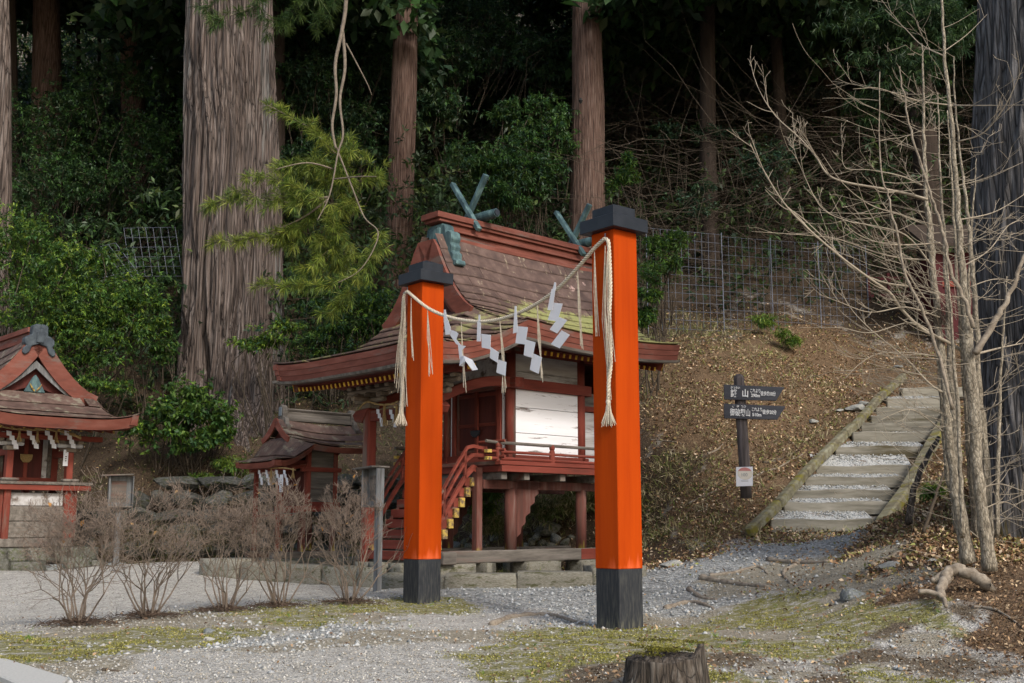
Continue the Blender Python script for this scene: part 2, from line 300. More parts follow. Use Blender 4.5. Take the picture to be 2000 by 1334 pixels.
# ---------------------------------------------------------------- terrain
stair_y = [1015, 981, 957, 932, 910, 872, 844, 826, 811, 796, 778, 757]
stair_x = [(1508, 1710), (1533, 1735), (1549, 1750), (1574, 1772), (1596, 1786), (1634, 1812), (1668, 1830), (1684, 1840), (1704, 1850), (1713, 1856), (1735, 1868), (1764, 1884)]
stair_Y = [15.5 + 0.4 * i for i in range(12)]
CP = [at(*p) for p in [
    (1209, 1230, 9.8), (818, 1180, 12.1), (150, 1222, 9.7), (290, 1205, 10.6), (440, 1197, 11.2), (683, 1180, 12.2), (0, 1334, 6.6), (500, 1334, 6.6), (1000, 1334, 6.5), (1400, 1334, 6.45),
    (2000, 1334, 6.6), (2000, 1250, 7.6), (1900, 1170, 8.6), (1930, 1115, 9.2), (2050, 1100, 9.7), (1750, 1130, 10), (1600, 1190, 9.9), (1500, 1140, 11.8), (1700, 1068, 12.5), (1800, 1045, 11.2), (1830, 980, 12.8),
    (1450, 1070, 14.6), (1300, 1112, 13.5), (1270, 1142, 12.8), (1605, 1046, 15.2), (1450, 955, 16.6), (1450, 800, 18.9), (1500, 700, 21.5), (1340, 1075, 15.2), (1300, 1040, 16.0), (1280, 1000, 17), (1280, 850, 18.8), (1300, 700, 20.8),
    (1350, 655, 22.5), (1600, 655, 23.5), (1700, 740, 21.8), (1560, 850, 18.6), (1255, 1085, 15.6), (1150, 1052, 17.9), (1080, 1045, 18.3), (1080, 950, 19.1), (950, 950, 19.4), (700, 850, 20.8), (900, 1145, 14.7), (1130, 1140, 14.9), (750, 1150, 14.4),
    (300, 1100, 17.6), (450, 1098, 18.0), (600, 1122, 16.6), (100, 1114, 17.0), (0, 1114, 17.2), (0, 1200, 12.5), (500, 1140, 14.8), (250, 1094, 19.0), (450, 1092, 19.1), (620, 1088, 18.9), (100, 1075, 19.8),
    (250, 905, 20.3), (450, 905, 20.3), (650, 895, 20.2), (430, 800, 22.6), (100, 850, 21.6), (700, 640, 25.5), (1000, 640, 25.0), (1850, 720, 21.0), (1880, 900, 15.2), (2000, 900, 14.5), (1950, 1000, 11.6)]]
for (x0, x1), y, Y in zip(stair_x, stair_y, stair_Y):
    for x in (x0 - 8, x1 + 10): CP.append(at(x, y, Y) - Vector((0, 0, .10)))
CP += [Vector(p) for p in [(-8, 0, -.45), (0, 0, -.5), (8, 0, -.4), (-9, 4, -.1), (0, 4, -.12), (7, 4, -.05), (14, 6, .7), (14, 12, 2.2), (20, 16, 4.5), (20, 25, 8.5), (12, 18, 4.2), (-14, 10, .05), (-22, 10, .3), (-22, 20, 1.8), (-12, 14, .12),
    (-20, 25, 5), (-12, 26, 5.4), (-25, 40, 15), (-8, 40, 15.6), (8, 40, 16), (25, 40, 17), (-45, 25, 6), (45, 25, 11), (-45, 60, 30), (-15, 60, 30), (15, 60, 30.5), (45, 60, 32), (-60, 95, 54), (0, 95, 55), (60, 95, 56), (-1, 30, 8.6), (9, 30, 9.2), (-10, 31, 8.6), (17, 31, 10.5), (-30, 0, 0), (30, 0, 3), (0, -6, -.7)]]
# level ground under the three shrines
mainF = Frame(at(997, 1072, 15.3), math.radians(43.2), .67)
smallF = Frame(at(597, 1080, 17.4), math.radians(43.2), .36)
leftF = Frame(at(125, 1065, 17.4), math.radians(133.2), .46)
CP += [mainF.w(a, b, .22) for a in (-1.2, .2, 1.9) for b in (-.9, 0, .9)] + [smallF.w(a, b, .25) for a in (-.5, .9) for b in (-.3, .4)] + [leftF.w(a, b, .27) for a in (.3, 2) for b in (-.8, .8)]
C_xy = np.array([(p.x, p.y) for p in CP]); C_z = np.array([p.z for p in CP])
def tps(r2): return 0.5 * r2 * np.log(r2 + 1e-9)
def kern(P, Q):
    return tps(((P[:, None, :] - Q[None]) ** 2).sum(-1))
n_ = len(CP); K = np.zeros((n_ + 3, n_ + 3)); K[:n_, :n_] = kern(C_xy, C_xy) + np.eye(n_) * 0.02
K[:n_, n_] = 1; K[:n_, n_ + 1:] = C_xy; K[n_, :n_] = 1; K[n_ + 1:, :n_] = C_xy.T
Wt = np.linalg.solve(K, np.concatenate([C_z, [0, 0, 0]]))
ST_Y = np.array(stair_Y); ST_L = np.array([at(a[0], q, Y).x for a, q, Y in zip(stair_x, stair_y, stair_Y)]); ST_R = np.array([at(a[1], q, Y).x for a, q, Y in zip(stair_x, stair_y, stair_Y)]); ST_Z = np.array([at(a[0], q, Y).z for a, q, Y in zip(stair_x, stair_y, stair_Y)])
def hz(x, y):
    x, y = np.asarray(x, float).ravel(), np.asarray(y, float).ravel(); out = np.empty(len(x))
    for i in range(0, len(x), 20000):
        P = np.stack([x[i:i + 20000], y[i:i + 20000]], 1)
        out[i:i + 20000] = kern(P, C_xy) @ Wt[:n_] + Wt[n_] + P @ Wt[n_ + 1:]
    steep = np.clip((out - .6) / 3, 0, 1)
    out += (fbm(x * .8, y * .8, 0, 3) - .5) * (.03 + .35 * steep) + (fbm(x * 4, y * 4, 5, 2) - .5) * (.022 + .06 * steep)
    ins = (y > 15.45) & (y < 20.4) & (x > np.interp(y, ST_Y, ST_L) - .06) & (x < np.interp(y, ST_Y, ST_R) + .05)
    out[ins] = np.minimum(out[ins], np.interp(y[ins], ST_Y, ST_Z) - .20)
    return out
def h1(x, y): return float(hz([x], [y])[0])
def gp(px, py, y0=5.0, y1=70.0):
    d = ray(px, py); Y = np.geomspace(y0, y1, 400); X = d[0] / d[1] * Y; Z = CAM_Z + d[2] / d[1] * Y
    below = Z - hz(X, Y) < 0
    i = int(np.argmax(below)) if below.any() else 399
    Yl = np.linspace(Y[max(i - 1, 0)], Y[i], 24); g = CAM_Z + d[2] / d[1] * Yl - hz(d[0] / d[1] * Yl, Yl)
    j = int(np.argmax(g < 0)) if (g < 0).any() else 23
    return Vector((d[0] / d[1] * Yl[j], Yl[j], CAM_Z + d[2] / d[1] * Yl[j]))
# zones of ground cover: g court gravel, p blue path gravel, s sandy dirt, m moss, l leaf litter, h hillside soil
ZP = [(k, gp(px, py)) for k, px, py in [
    ('g', 30, 1160), ('g', 30, 1220), ('g', 200, 1130), ('g', 350, 1130), ('g', 350, 1170), ('g', 550, 1150), ('g', 200, 1180), ('g', 700, 1155), ('g', 480, 1130), ('g', 80, 1130),
    ('m', 20, 1275), ('m', 100, 1262), ('m', 210, 1255), ('m', 370, 1245), ('m', 260, 1240), ('m', 540, 1215), ('m', 610, 1205), ('m', 730, 1190), ('m', 840, 1182), ('m', 20, 1262), ('s', 160, 1240), ('s', 450, 1220), ('s', 340, 1215), ('s', 680, 1200), ('s', 300, 1225),
    ('g', 300, 1300), ('s', 120, 1300), ('s', 500, 1270), ('g', 600, 1310), ('g', 750, 1270), ('s', 700, 1240), ('g', 850, 1300), ('s', 950, 1250), ('g', 420, 1325), ('g', 900, 1215), ('p', 1000, 1180), ('g', 1000, 1200), ('p', 1100, 1165), ('p', 900, 1165), ('g', 950, 1320), ('p', 480, 1252), ('p', 640, 1228), ('p', 1130, 1200),
    ('p', 1330, 1140), ('p', 1420, 1110), ('p', 1500, 1075), ('p', 1600, 1060), ('p', 1380, 1180), ('s', 1450, 1140), ('p', 1300, 1170), ('s', 1560, 1115), ('s', 1660, 1100), ('p', 1450, 1090), ('p', 1650, 1050), ('s', 1340, 1200),
    ('m', 1050, 1270), ('m', 1130, 1250), ('m', 1000, 1310), ('m', 1200, 1260), ('m', 1460, 1210), ('m', 1540, 1215), ('m', 1620, 1225), ('m', 1400, 1255), ('m', 1450, 1265), ('m', 1580, 1265), ('m', 1290, 1240), ('m', 1100, 1320), ('m', 1400, 1320), ('s', 1500, 1240), ('s', 1650, 1190), ('m', 1560, 1190), ('s', 1700, 1150),
    ('s', 1550, 1300), ('d', 1500, 1290), ('d', 1700, 1230), ('d', 1750, 1290), ('s', 1850, 1310), ('m', 1740, 1185), ('m', 1780, 1215), ('d', 1650, 1320), ('s', 1800, 1260), ('d', 1900, 1300), ('d', 1200, 1320), ('m', 1900, 1245), ('m', 1780, 1330),
    ('l', 1950, 1200), ('l', 2000, 1230), ('l', 1850, 1150), ('l', 1980, 1160), ('l', 1750, 1060), ('l', 1820, 1090), ('l', 1900, 1080), ('l', 1870, 950), ('l', 2000, 1100), ('d', 1850, 1200), ('l', 1960, 1260), ('l', 1830, 1010),
    ('l', 1450, 900), ('l', 1400, 1000), ('l', 1350, 800), ('l', 1550, 800), ('l', 1600, 750), ('l', 1400, 700), ('l', 1650, 700), ('l', 1500, 950), ('h', 1290, 1060), ('h', 1280, 950), ('h', 1150, 1000), ('h', 1050, 1000), ('h', 1300, 1080), ('l', 1500, 1010),
    ('h', 400, 850), ('h', 200, 880), ('h', 620, 860), ('h', 700, 900), ('h', 1200, 600), ('h', 1500, 500), ('h', 1700, 600), ('h', 900, 600), ('h', 600, 700), ('h', 1500, 300), ('h', 500, 300), ('p', 1650, 960), ('p', 1700, 890), ('h', 1300, 640), ('l', 1600, 875), ('l', 1560, 920), ('l', 1500, 985), ('l', 1640, 815), ('l', 1700, 745), ('l', 1530, 950), ('l', 1805, 985), ('l', 1835, 930), ('l', 1860, 880), ('l', 1770, 1030), ('m', 560, 1098), ('h', 300, 1090), ('h', 150, 1090)]]
ZX = np.array([(p.x, p.y) for _, p in ZP]); ZK = [k for k, _ in ZP]; KEYS = 'gpsmldh'
def zones(x, y):
    x, y = np.asarray(x, float).ravel(), np.asarray(y, float).ravel()
    xw = x + (fbm(x * 1.3, y * 1.3, 3, 3) - .5) * .9; yw = y + (fbm(x * 1.3, y * 1.3, 9, 3) - .5) * 1.6
    out = np.zeros((len(x), len(KEYS)))
    for i in range(0, len(x), 20000):
        P = np.stack([xw[i:i + 20000], yw[i:i + 20000]], 1); Dx = P[:, None, :] - ZX[None]; Dx[..., 1] *= .75
        w = 1 / ((Dx ** 2).sum(-1) + .03) ** 2
        for j, k in enumerate(KEYS): out[i:i + 20000, j] = w[:, [q for q in range(len(ZK)) if ZK[q] == k]].sum(1)
    out /= out.sum(1, keepdims=True)
    t = np.clip((hz(x, y) - .95) / .35, 0, 1)[:, None]; out[:, 4:5] += out[:, :3].sum(1, keepdims=True) * t; out[:, :3] *= 1 - t
    fl = (x ** 2 * 0 + y < 4); out[fl] = 0; out[fl, 0] = 1
    return out
us = np.linspace(-1, 1, 300); vs = np.linspace(0, 1, 330)
gx = np.sinh(us * 3.0) / np.sinh(3.0) * 75; gy = -6 + 101 * (np.exp(vs * 2.6) - 1) / (np.exp(2.6) - 1)
GXm, GYm = np.meshgrid(gx, gy)
gz = hz(GXm, GYm); V = np.stack([GXm.ravel(), GYm.ravel(), gz], 1)
nx_, ny_ = len(gx), len(gy); ii = np.arange(ny_ - 1)[:, None] * nx_ + np.arange(nx_ - 1)[None]
Fc = np.stack([ii, ii + 1, ii + nx_ + 1, ii + nx_], -1).reshape(-1, 4)
def ground_material():
    m = D.materials.new('ground_cover'); m.use_nodes = True; nt = m.node_tree; b = nt.nodes['Principled BSDF']
    b.inputs['Roughness'].default_value = 0.95; b.inputs['Specular IOR Level'].default_value = 0.2
    tc = nd(nt, 'ShaderNodeTexCoord')
    def noi(sc, det=8, rg=.65, st=None):
        n = nd(nt, 'ShaderNodeTexNoise'); n.inputs['Scale'].default_value = sc; n.inputs['Detail'].default_value = det; n.inputs['Roughness'].default_value = rg
        nt.links.new(tc.outputs['Object'], n.inputs['Vector']); return n
    def vor(sc):
        n = nd(nt, 'ShaderNodeTexVoronoi'); n.inputs['Scale'].default_value = sc; nt.links.new(tc.outputs['Object'], n.inputs['Vector']); return n
    nf, nm = noi(35), noi(5); v1, v2 = vor(70), vor(34)
    def rc(src, stops): r = ramp(nt, stops); nt.links.new(src, r.inputs[0]); return r.outputs[0]
    def mix(f, a, c, mode='MIX'):
        x = nd(nt, 'ShaderNodeMixRGB', blend_type=mode)
        for s, i in ((f, 0), (a, 1), (c, 2)):
            if hasattr(s, 'links'): nt.links.new(s, x.inputs[i])
            elif isinstance(s, (int, float)): x.inputs[i].default_value = s
            else: x.inputs[i].default_value = (*s, 1)
        return x.outputs[0]
    vg = nd(nt, 'ShaderNodeSeparateColor'); nt.links.new(v1.outputs['Color'], vg.inputs[0])
    vg2 = nd(nt, 'ShaderNodeSeparateColor'); nt.links.new(v2.outputs['Color'], vg2.inputs[0])
    cg = rc(vg.outputs[0], [(0, (.26, .25, .225)), (.35, (.42, .405, .375)), (.8, (.54, .525, .49)), (1, (.66, .65, .62))])
    cp = rc(vg2.outputs[0], [(0, (.18, .185, .18)), (.45, (.33, .337, .33)), (.85, (.44, .447, .435)), (1, (.56, .56, .55))])
    cs = rc(nf.outputs['Fac'], [(.3, (.18, .155, .11)), (.5, (.32, .29, .225)), (.68, (.44, .41, .35))])
    cm = rc(nf.outputs['Fac'], [(.3, (.13, .12, .05)), (.5, (.23, .22, .085)), (.68, (.37, .35, .19))])
    cl = rc(nf.outputs['Fac'], [(.3, (.07, .045, .026)), (.5, (.15, .098, .058)), (.7, (.29, .205, .125))])
    cd = rc(nf.outputs['Fac'], [(.3, (.07, .05, .035)), (.5, (.145, .115, .08)), (.7, (.23, .20, .15))])
    ch = rc(nf.outputs['Fac'], [(.3, (.040, .028, .019)), (.5, (.085, .060, .040)), (.7, (.16, .118, .08))])
    a1 = nd(nt, 'ShaderNodeAttribute'); a1.attribute_name = 'zone_a'; a2 = nd(nt, 'ShaderNodeAttribute'); a2.attribute_name = 'zone_b'
    s1 = nd(nt, 'ShaderNodeSeparateColor'); nt.links.new(a1.outputs['Color'], s1.inputs[0]); s2 = nd(nt, 'ShaderNodeSeparateColor'); nt.links.new(a2.outputs['Color'], s2.inputs[0])
    big = noi(3.0, 10, .7)
    def msk(w, lo=.35, hi=.62):
        ad = nd(nt, 'ShaderNodeMath', operation='ADD'); nt.links.new(w, ad.inputs[0])
        sb = nd(nt, 'ShaderNodeMath', operation='SUBTRACT'); nt.links.new(big.outputs['Fac'], sb.inputs[0]); sb.inputs[1].default_value = .5
        ml = nd(nt, 'ShaderNodeMath', operation='MULTIPLY'); nt.links.new(sb.outputs[0], ml.inputs[0]); ml.inputs[1].default_value = 1.3
        nt.links.new(ml.outputs[0], ad.inputs[1])
        mr = nd(nt, 'ShaderNodeMapRange'); mr.inputs[1].default_value = lo; mr.inputs[2].default_value = hi; mr.clamp = True; nt.links.new(ad.outputs[0], mr.inputs[0]); return mr.outputs[0]
    c = mix(msk(s1.outputs[0]), cg, cp); c = mix(msk(s1.outputs[1], .3, .6), c, cs); c = mix(msk(s2.outputs[1], .3, .6), c, cd)
    c = mix(msk(s2.outputs[0], .3, .6), c, cl); c = mix(msk(s2.outputs[2], .25, .6), c, ch); patch = noi(11, 8, .75); pm_ = rc(patch.outputs['Fac'], [(.40, (0, 0, 0)), (.50, (1, 1, 1))])
    mk = nd(nt, 'ShaderNodeMath', operation='MULTIPLY'); nt.links.new(msk(s1.outputs[2], .30, .52), mk.inputs[0]); nt.links.new(pm_, mk.inputs[1]); c = mix(mk.outputs[0], c, cm)
    wide = rc(nm.outputs['Fac'], [(.3, (.72, .71, .70)), (.6, (1.0, 1.0, 1.0))])
    c = mix(1.0, c, wide, 'MULTIPLY'); nt.links.new(c, b.inputs['Base Color'])
    bp = nd(nt, 'ShaderNodeBump'); bp.inputs['Strength'].default_value = .8; bp.inputs['Distance'].default_value = .02
    nt.links.new(v1.outputs['Distance'], bp.inputs['Height']); bp2 = nd(nt, 'ShaderNodeBump'); bp2.inputs['Strength'].default_value = .6; bp2.inputs['Distance'].default_value = .03
    nt.links.new(nf.outputs['Fac'], bp2.inputs['Height']); nt.links.new(bp.outputs[0], bp2.inputs['Normal']); nt.links.new(bp2.outputs[0], b.inputs['Normal'])
    return m
gm = np_mesh('ground', V, Fc, ground_material(), smooth=True)
Z = zones(V[:, 0], V[:, 1])
for nm_, cols_ in (('zone_a', (1, 2, 3)), ('zone_b', (4, 5, 6))):
    a = gm.color_attributes.new(nm_, 'FLOAT_COLOR', 'POINT')
    a.data.foreach_set('color', np.hstack([Z[:, cols_], np.ones((len(Z), 1))]).astype(np.float32).ravel())
tag(link('ground', gm), kind='structure')

# ================================================================ SHRINE ROOFS
def sgn(v): return 1 if v > 0 else -1
class Roof:
    def __init__(s, B, ag, ac, af, ab, gb, ze, rise, p, kf, up=.06, r0=.09, drop=.12, upend=.08):
        s.__dict__.update(locals())
    def ze_(s, a):
        m = (s.ac + s.ab) / 2; h = (s.ab - s.ac) / 2
        return s.ze + s.upend * min(1.3, abs((a - m) / h)) ** 2.5
    def zm(s, a, b):
        r = min(1.0, abs(b) / s.B); k = max(0.0, min(1.0, (s.ag + (s.ac - s.ag) * 2.2 - a) / ((s.ac - s.ag) * 2.2)))
        fade = max(0.0, 1 - r / (s.gb / s.B)) ** .5 if r < s.gb / s.B else 0
        return s.ze_(a) + s.rise * (1 - r) ** s.p - s.drop * k * k * (.35 + .65 * fade)
    def av(s, b):
        q = max(0.0, (abs(b) - s.gb) / (s.B - s.gb)); return s.ag + (s.ac - s.ag) * q
    def zk(s, u, b):
        bb = max(abs(b), s.gb); zt = s.zm(s.av(b), bb) ; zt = zt if abs(b) > s.gb else s.zm(s.ag, s.gb)
        return s.kf + (zt - s.kf) * (1 - u) ** 2 + s.up * (abs(b) / s.B) ** 4 * max(0, (u - .5) / .5) ** 2
    def ak(s, u, b):
        a = s.av(b); return a - (a - s.af) * u
    def kpt(s, u, b, dz=0): return (s.ak(u, b), b, s.zk(u, b) + dz)
def board_strip(up, lo, th, rise):   # one shingle board: upper rail, lower rail (lists), solid of thickness th, lower edge proud by rise
    U = [Vector(p) for p in up]; L = [Vector(p) + Vector((0, 0, rise)) for p in lo]; n = len(U)
    dz = Vector((0, 0, -th)); V = U + L + [p + dz * .4 for p in U] + [p + dz for p in L]; F = []
    for i in range(n - 1):
        F += [(i, i + 1, n + i + 1, n + i), (2 * n + i, 3 * n + i, 3 * n + i + 1, 2 * n + i + 1), (i, 2 * n + i, 2 * n + i + 1, i + 1), (n + i, n + i + 1, 3 * n + i + 1, 3 * n + i)]
    F += [(0, n, 3 * n, 2 * n), (n - 1, 3 * n - 1, 4 * n - 1, 2 * n - 1)]
    return MB().add(V, F)
def roof_boards(R, root, m, nm, nk, pm, pk, th=.028, jit=.004, far_whole=True, mirror_near=-1):
    rr = random.Random(5)
    rs = [R.r0 + (1 - R.r0) * (i / nm) ** .93 for i in range(nm + 1)]
    for side in (-1, 1):
        for i in range(nm):
            b0, b1 = side * R.B * max(R.r0, rs[i] - .018), side * R.B * rs[i + 1]
            s0 = R.ag - .05 if rs[i] * R.B < R.gb - .02 else None
            pieces = pm if side == mirror_near else max(1, pm // 2)
            def a_start(b): return (R.ag - .045) if abs(b) <= R.gb + 1e-4 else R.av(b) - .01
            cuts = [0] + sorted(rr.uniform(.08, .95) for _ in range(pieces - 1)) + [1]
            for c0, c1 in zip(cuts, cuts[1:]):
                if c1 - c0 < .03: continue
                ns = max(3, int(14 * (c1 - c0)) + 2); up, lo = [], []
                j = rr.uniform(-jit, jit)
                for k in range(ns):
                    t = c0 + (c1 - c0) * k / (ns - 1)
                    if c1 < 1 and k == ns - 1: t -= .002
                    a0 = a_start(b0) + (R.ab - a_start(b0)) * t; a1 = a_start(b1) + (R.ab - a_start(b1)) * t
                    up.append((a0, b0, R.zm(a0, b0))); lo.append((a1, b1, R.zm(a1, b1) + j))
                board_strip(up, lo, th * .6, th * 1.5).build('roof_board', m, root)
    us_ = [(i / nk) for i in range(nk + 1)]
    for i in range(nk):
        u0, u1 = max(0, us_[i] - .02), us_[i + 1]
        cuts = [-1] + sorted(rr.uniform(-.9, .9) for _ in range(pk - 1)) + [1]
        for c0, c1 in zip(cuts, cuts[1:]):
            if c1 - c0 < .06: continue
            ns = max(3, int(9 * (c1 - c0)) + 2); up, lo = [], []; j = rr.uniform(-jit, jit)
            for k in range(ns):
                b = R.B * (c0 + (c1 - c0) * k / (ns - 1)) - (.003 if (c1 < 1 and k == ns - 1) else 0)
                up.append(R.kpt(u0, b)); lo.append(R.kpt(u1, b, j))
            board_strip(up, lo, th * .6, th * 1.5).build('roof_board', m, root)
def edge_courses(R, root, m, layers, inset, soff=0.0, name='eave_board'):
    """stacked fascia boards following the eaves; layers = [(z_top, z_bottom)] below the roof surface"""
    N = 16
    front = [Vector(R.kpt(1, R.B * (2 * k / N - 1))) for k in range(N + 1)]
    paths = [(front, Vector((1, 0, 0)))]
    for sd in (-1, 1):
        rake = [Vector(R.kpt(u / 10, sd * R.B)) for u in range(11)]
        side = [Vector((a, sd * R.B, R.zm(a, sd * R.B))) for a in [R.ac + (R.ab - R.ac) * k / 12 for k in range(13)]]
        paths += [(rake, Vector((0, -sd, 0))), (side, Vector((0, -sd, 0)))]
    for q, (zt, zb) in enumerate(layers):
        for pi, (P, inn) in enumerate(paths):
            ins = inset * q; top, bot = [], []
            for k, p in enumerate(P):
                # mitre at the free corners
                x = p.copy(); x += inn * (ins + .004 * q)
                if pi == 0: x.y *= (1 - ins / R.B)
                elif pi in (1, 3) and k >= len(P) - 1: x.x += ins
                top.append(x + Vector((0, 0, -zt))); bot.append(x + inn * inset * .8 + Vector((0, 0, -zb)))
            MB().ribbon(top, bot, inn * .10).build(name, m, root)
def soffit(R, root, m, dz, inset=.12):
    mb = MB(); N = 12
    for sd in (-1, 1):
        G = []
        for i in range(9):
            r = i / 8 * (1 - inset / R.B)
            G.append([(a, sd * R.B * r, R.ze_(a) - dz + .25 * R.rise * (1 - r) ** 1.5) for a in [R.av(R.B * r) + (R.ab - .06 - R.av(R.B * r)) * k / 8 for k in range(9)]])
        for i in range(8):
            for k in range(8): mb.add([G[i][k], G[i + 1][k], G[i + 1][k + 1], G[i][k + 1]], [(0, 1, 2, 3)])
    K2 = [[(R.ak(u / 8 * (1 - inset * .7 / abs(R.af - R.ag)), R.B * (1 - inset / R.B) * (2 * k / N - 1)), R.B * (1 - inset / R.B) * (2 * k / N - 1), R.zk(u / 8, R.B * (2 * k / N - 1)) - dz) for k in range(N + 1)] for u in range(9)]
    for i in range(8):
        for k in range(N): mb.add([K2[i][k], K2[i + 1][k], K2[i + 1][k + 1], K2[i][k + 1]], [(0, 1, 2, 3)])
    mb.build('soffit', m, root)
def gable(R, root, m, mdark, wd=.20, th=.05, over=.05, inner=True):
    N = 12; top = {}
    for sd in (-1, 1):
        T, Bm = [], []
        for k in range(N + 1):
            b = sd * (R.gb + .03) * k / N
            z = R.zm(R.ag, b) if k else R.zm(R.ag, .001)
            z = min(z, R.zm(R.ag, R.B * R.r0) - (.10 if R.B > 1.5 else 0))
            T.append(Vector((R.ag - over, b, z + .012)))
        for k, p in enumerate(T):
            d = (T[min(k + 1, N)] - T[max(k - 1, 0)]); nrm = Vector((0, -d.z, d.y)).normalized()
            if nrm.z > 0: nrm = -nrm
            w = wd * (1.35 - .35 * k / N); q = p + nrm * w
            if k == 0: q = Vector((p.x, 0, p.z - w * 1.25))
            Bm.append(q)
        MB().ribbon(T, Bm, (-th, 0, 0)).build('bargeboard', m, root)
        if inner:
            T2 = [p + (q - p) * .55 + Vector((.02, 0, 0)) for p, q in zip(T, Bm)]; B2 = [p + (q - p) * 1.35 + Vector((.02, 0, 0)) for p, q in zip(T, Bm)]
            MB().ribbon(T2, B2, (.03, 0, 0)).build('inner_bargeboard', m, root)
    zt = R.zm(R.ag, 0) - wd; zb = R.zm(R.ag, R.gb) - .02
    out = [(R.ag + .10, sd * R.gb * .8 * t, zb + (zt - zb) * (1 - t) ** 1.25) for sd, ts in ((-1, (1, .75, .5, .25, 0)), (1, (.25, .5, .75, 1))) for t in ts]
    MB().prism(out, (.03, 0, 0)).build('gable_wall', mdark, root)

# ================================================================ MAIN SHRINE
M_shingle = None
def shingle_mat(name, moss_expr=None):
    m = mat(name, [(0.058, 0.036, 0.030), (0.096, 0.060, 0.049), (0.145, 0.096, 0.080)], scale=5, stretch=(1, 1, 1), rough=0.62, bump=0.35, bdist=.006, rnd=.05, spec=.4)
    nt = m.node_tree; b = nt.nodes['Principled BSDF']; src = b.inputs['Base Color'].links[0].from_socket
    tc = nd(nt, 'ShaderNodeTexCoord'); sp = nd(nt, 'ShaderNodeSeparateXYZ'); nt.links.new(tc.outputs['Object'], sp.inputs[0])
    def streak(col, lo, hi, sc, x0, x1, z0, z1, st):   # a patch of wear that lives on part of the roof: a and z ranges in shrine coordinates
        mp = nd(nt, 'ShaderNodeMapping'); mp.inputs['Scale'].default_value = st; nt.links.new(tc.outputs['Object'], mp.inputs[0])
        n = nd(nt, 'ShaderNodeTexNoise'); n.inputs['Scale'].default_value = sc; n.inputs['Detail'].default_value = 8; n.inputs['Roughness'].default_value = .7; nt.links.new(mp.outputs[0], n.inputs['Vector'])
        f = [n.outputs['Fac']]
        for ax, a0, a1 in ((0, x0[0], x0[1]), (0, x1[0], x1[1]), (2, z0[0], z0[1]), (2, z1[0], z1[1])):
            mr = nd(nt, 'ShaderNodeMapRange'); mr.inputs[1].default_value = a0; mr.inputs[2].default_value = a1; mr.inputs[3].default_value = 0; mr.inputs[4].default_value = -.5
            nt.links.new(sp.outputs[ax], mr.inputs[0]); ad = nd(nt, 'ShaderNodeMath', operation='ADD'); nt.links.new(f[0], ad.inputs[0]); nt.links.new(mr.outputs[0], ad.inputs[1]); f[0] = ad.outputs[0]
        r = ramp(nt, [(lo, (0, 0, 0)), (hi, (1, 1, 1))]); nt.links.new(f[0], r.inputs[0])
        nonlocal src
        mx = nd(nt, 'ShaderNodeMixRGB'); nt.links.new(r.outputs[0], mx.inputs[0]); nt.links.new(src, mx.inputs[1]); mx.inputs[2].default_value = (*col, 1); src = mx.outputs[0]
    big = 99
    if name == 'main_roof_boards':
        streak((.19, .08, .06), .44, .60, 4, (-big, -big + 1), (big, big + 1), (4.35, 4.05), (big, big + 1), (1, 1, 1))          # bare red high up
        streak((.29, .24, .17), .60, .65, 2.6, (-.9, -1.0), (big, big + 1), (3.7, 3.4), (big, big + 1), (3, 3, .7))              # pale scoured streaks
        streak((.42, .29, .26), .66, .69, 2.0, (-.9, -1.0), (big, big + 1), (3.7, 3.4), (big, big + 1), (1, 1, 1.5))
        streak((.25, .255, .10), .36, .46, 5, (.1, -.9), (big, big + 1), (-big, -big - 1), (3.95, 4.25), (1.2, 1.2, .8))       # yellow-green moss at the lower right
        streak((.20, .19, .085), .52, .60, 3, (-big, -big - 1), (big, big + 1), (-big, -big - 1), (3.75, 3.95), (1, 1, 1))
    else:
        streak((.19, .17, .13), .54, .62, 4, (-big, -big - 1), (big, big + 1), (-big, -big - 1), (big, big + 1), (1, 1, 1))
    hs = nd(nt, 'ShaderNodeHueSaturation'); oi = nd(nt, 'ShaderNodeObjectInfo'); mr = nd(nt, 'ShaderNodeMapRange'); mr.inputs[3].default_value = .94; mr.inputs[4].default_value = 1.06
    nt.links.new(oi.outputs['Random'], mr.inputs[0]); nt.links.new(mr.outputs[0], hs.inputs['Value']); nt.links.new(src, hs.inputs['Color']); nt.links.new(hs.outputs[0], b.inputs['Base Color'])
    return m
M_sh_main, M_sh_small = shingle_mat('main_roof_boards'), shingle_mat('small_roof_boards')

sh = thing('main_shrine', 'large raised red shrine with curved board roof, green ridge crosses and white wall', 'shrine', (mainF.O[0], mainF.O[1], 0), mainF.ang)
R1 = Roof(B=1.67, ag=-.92, ac=-.62, af=-2.40, ab=2.55, gb=.96, ze=3.48, rise=1.83, p=2.48, kf=3.06)
roof_boards(R1, sh, M_sh_main, 15, 9, 3, 4, jit=.002)
edge_courses(R1, sh, M_roofred, [(0.0, .075), (.078, .150), (.153, .225)], .018)
edge_courses(R1, sh, M_greywood, [(.228, .262)], .02, name='eave_batten')
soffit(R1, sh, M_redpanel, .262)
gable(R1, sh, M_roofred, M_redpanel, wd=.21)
# hanging carved pendant and dark opening at the gable
MB().prism([(-.96 + 0, .10, 4.40), (-.96, -.10, 4.40), (-.96, -.16, 4.22), (-.96, -.05, 4.02), (-.96, .05, 4.02), (-.96, .16, 4.22)], (-.04, 0, 0)).build('gable_pendant', M_redpanel, sh)
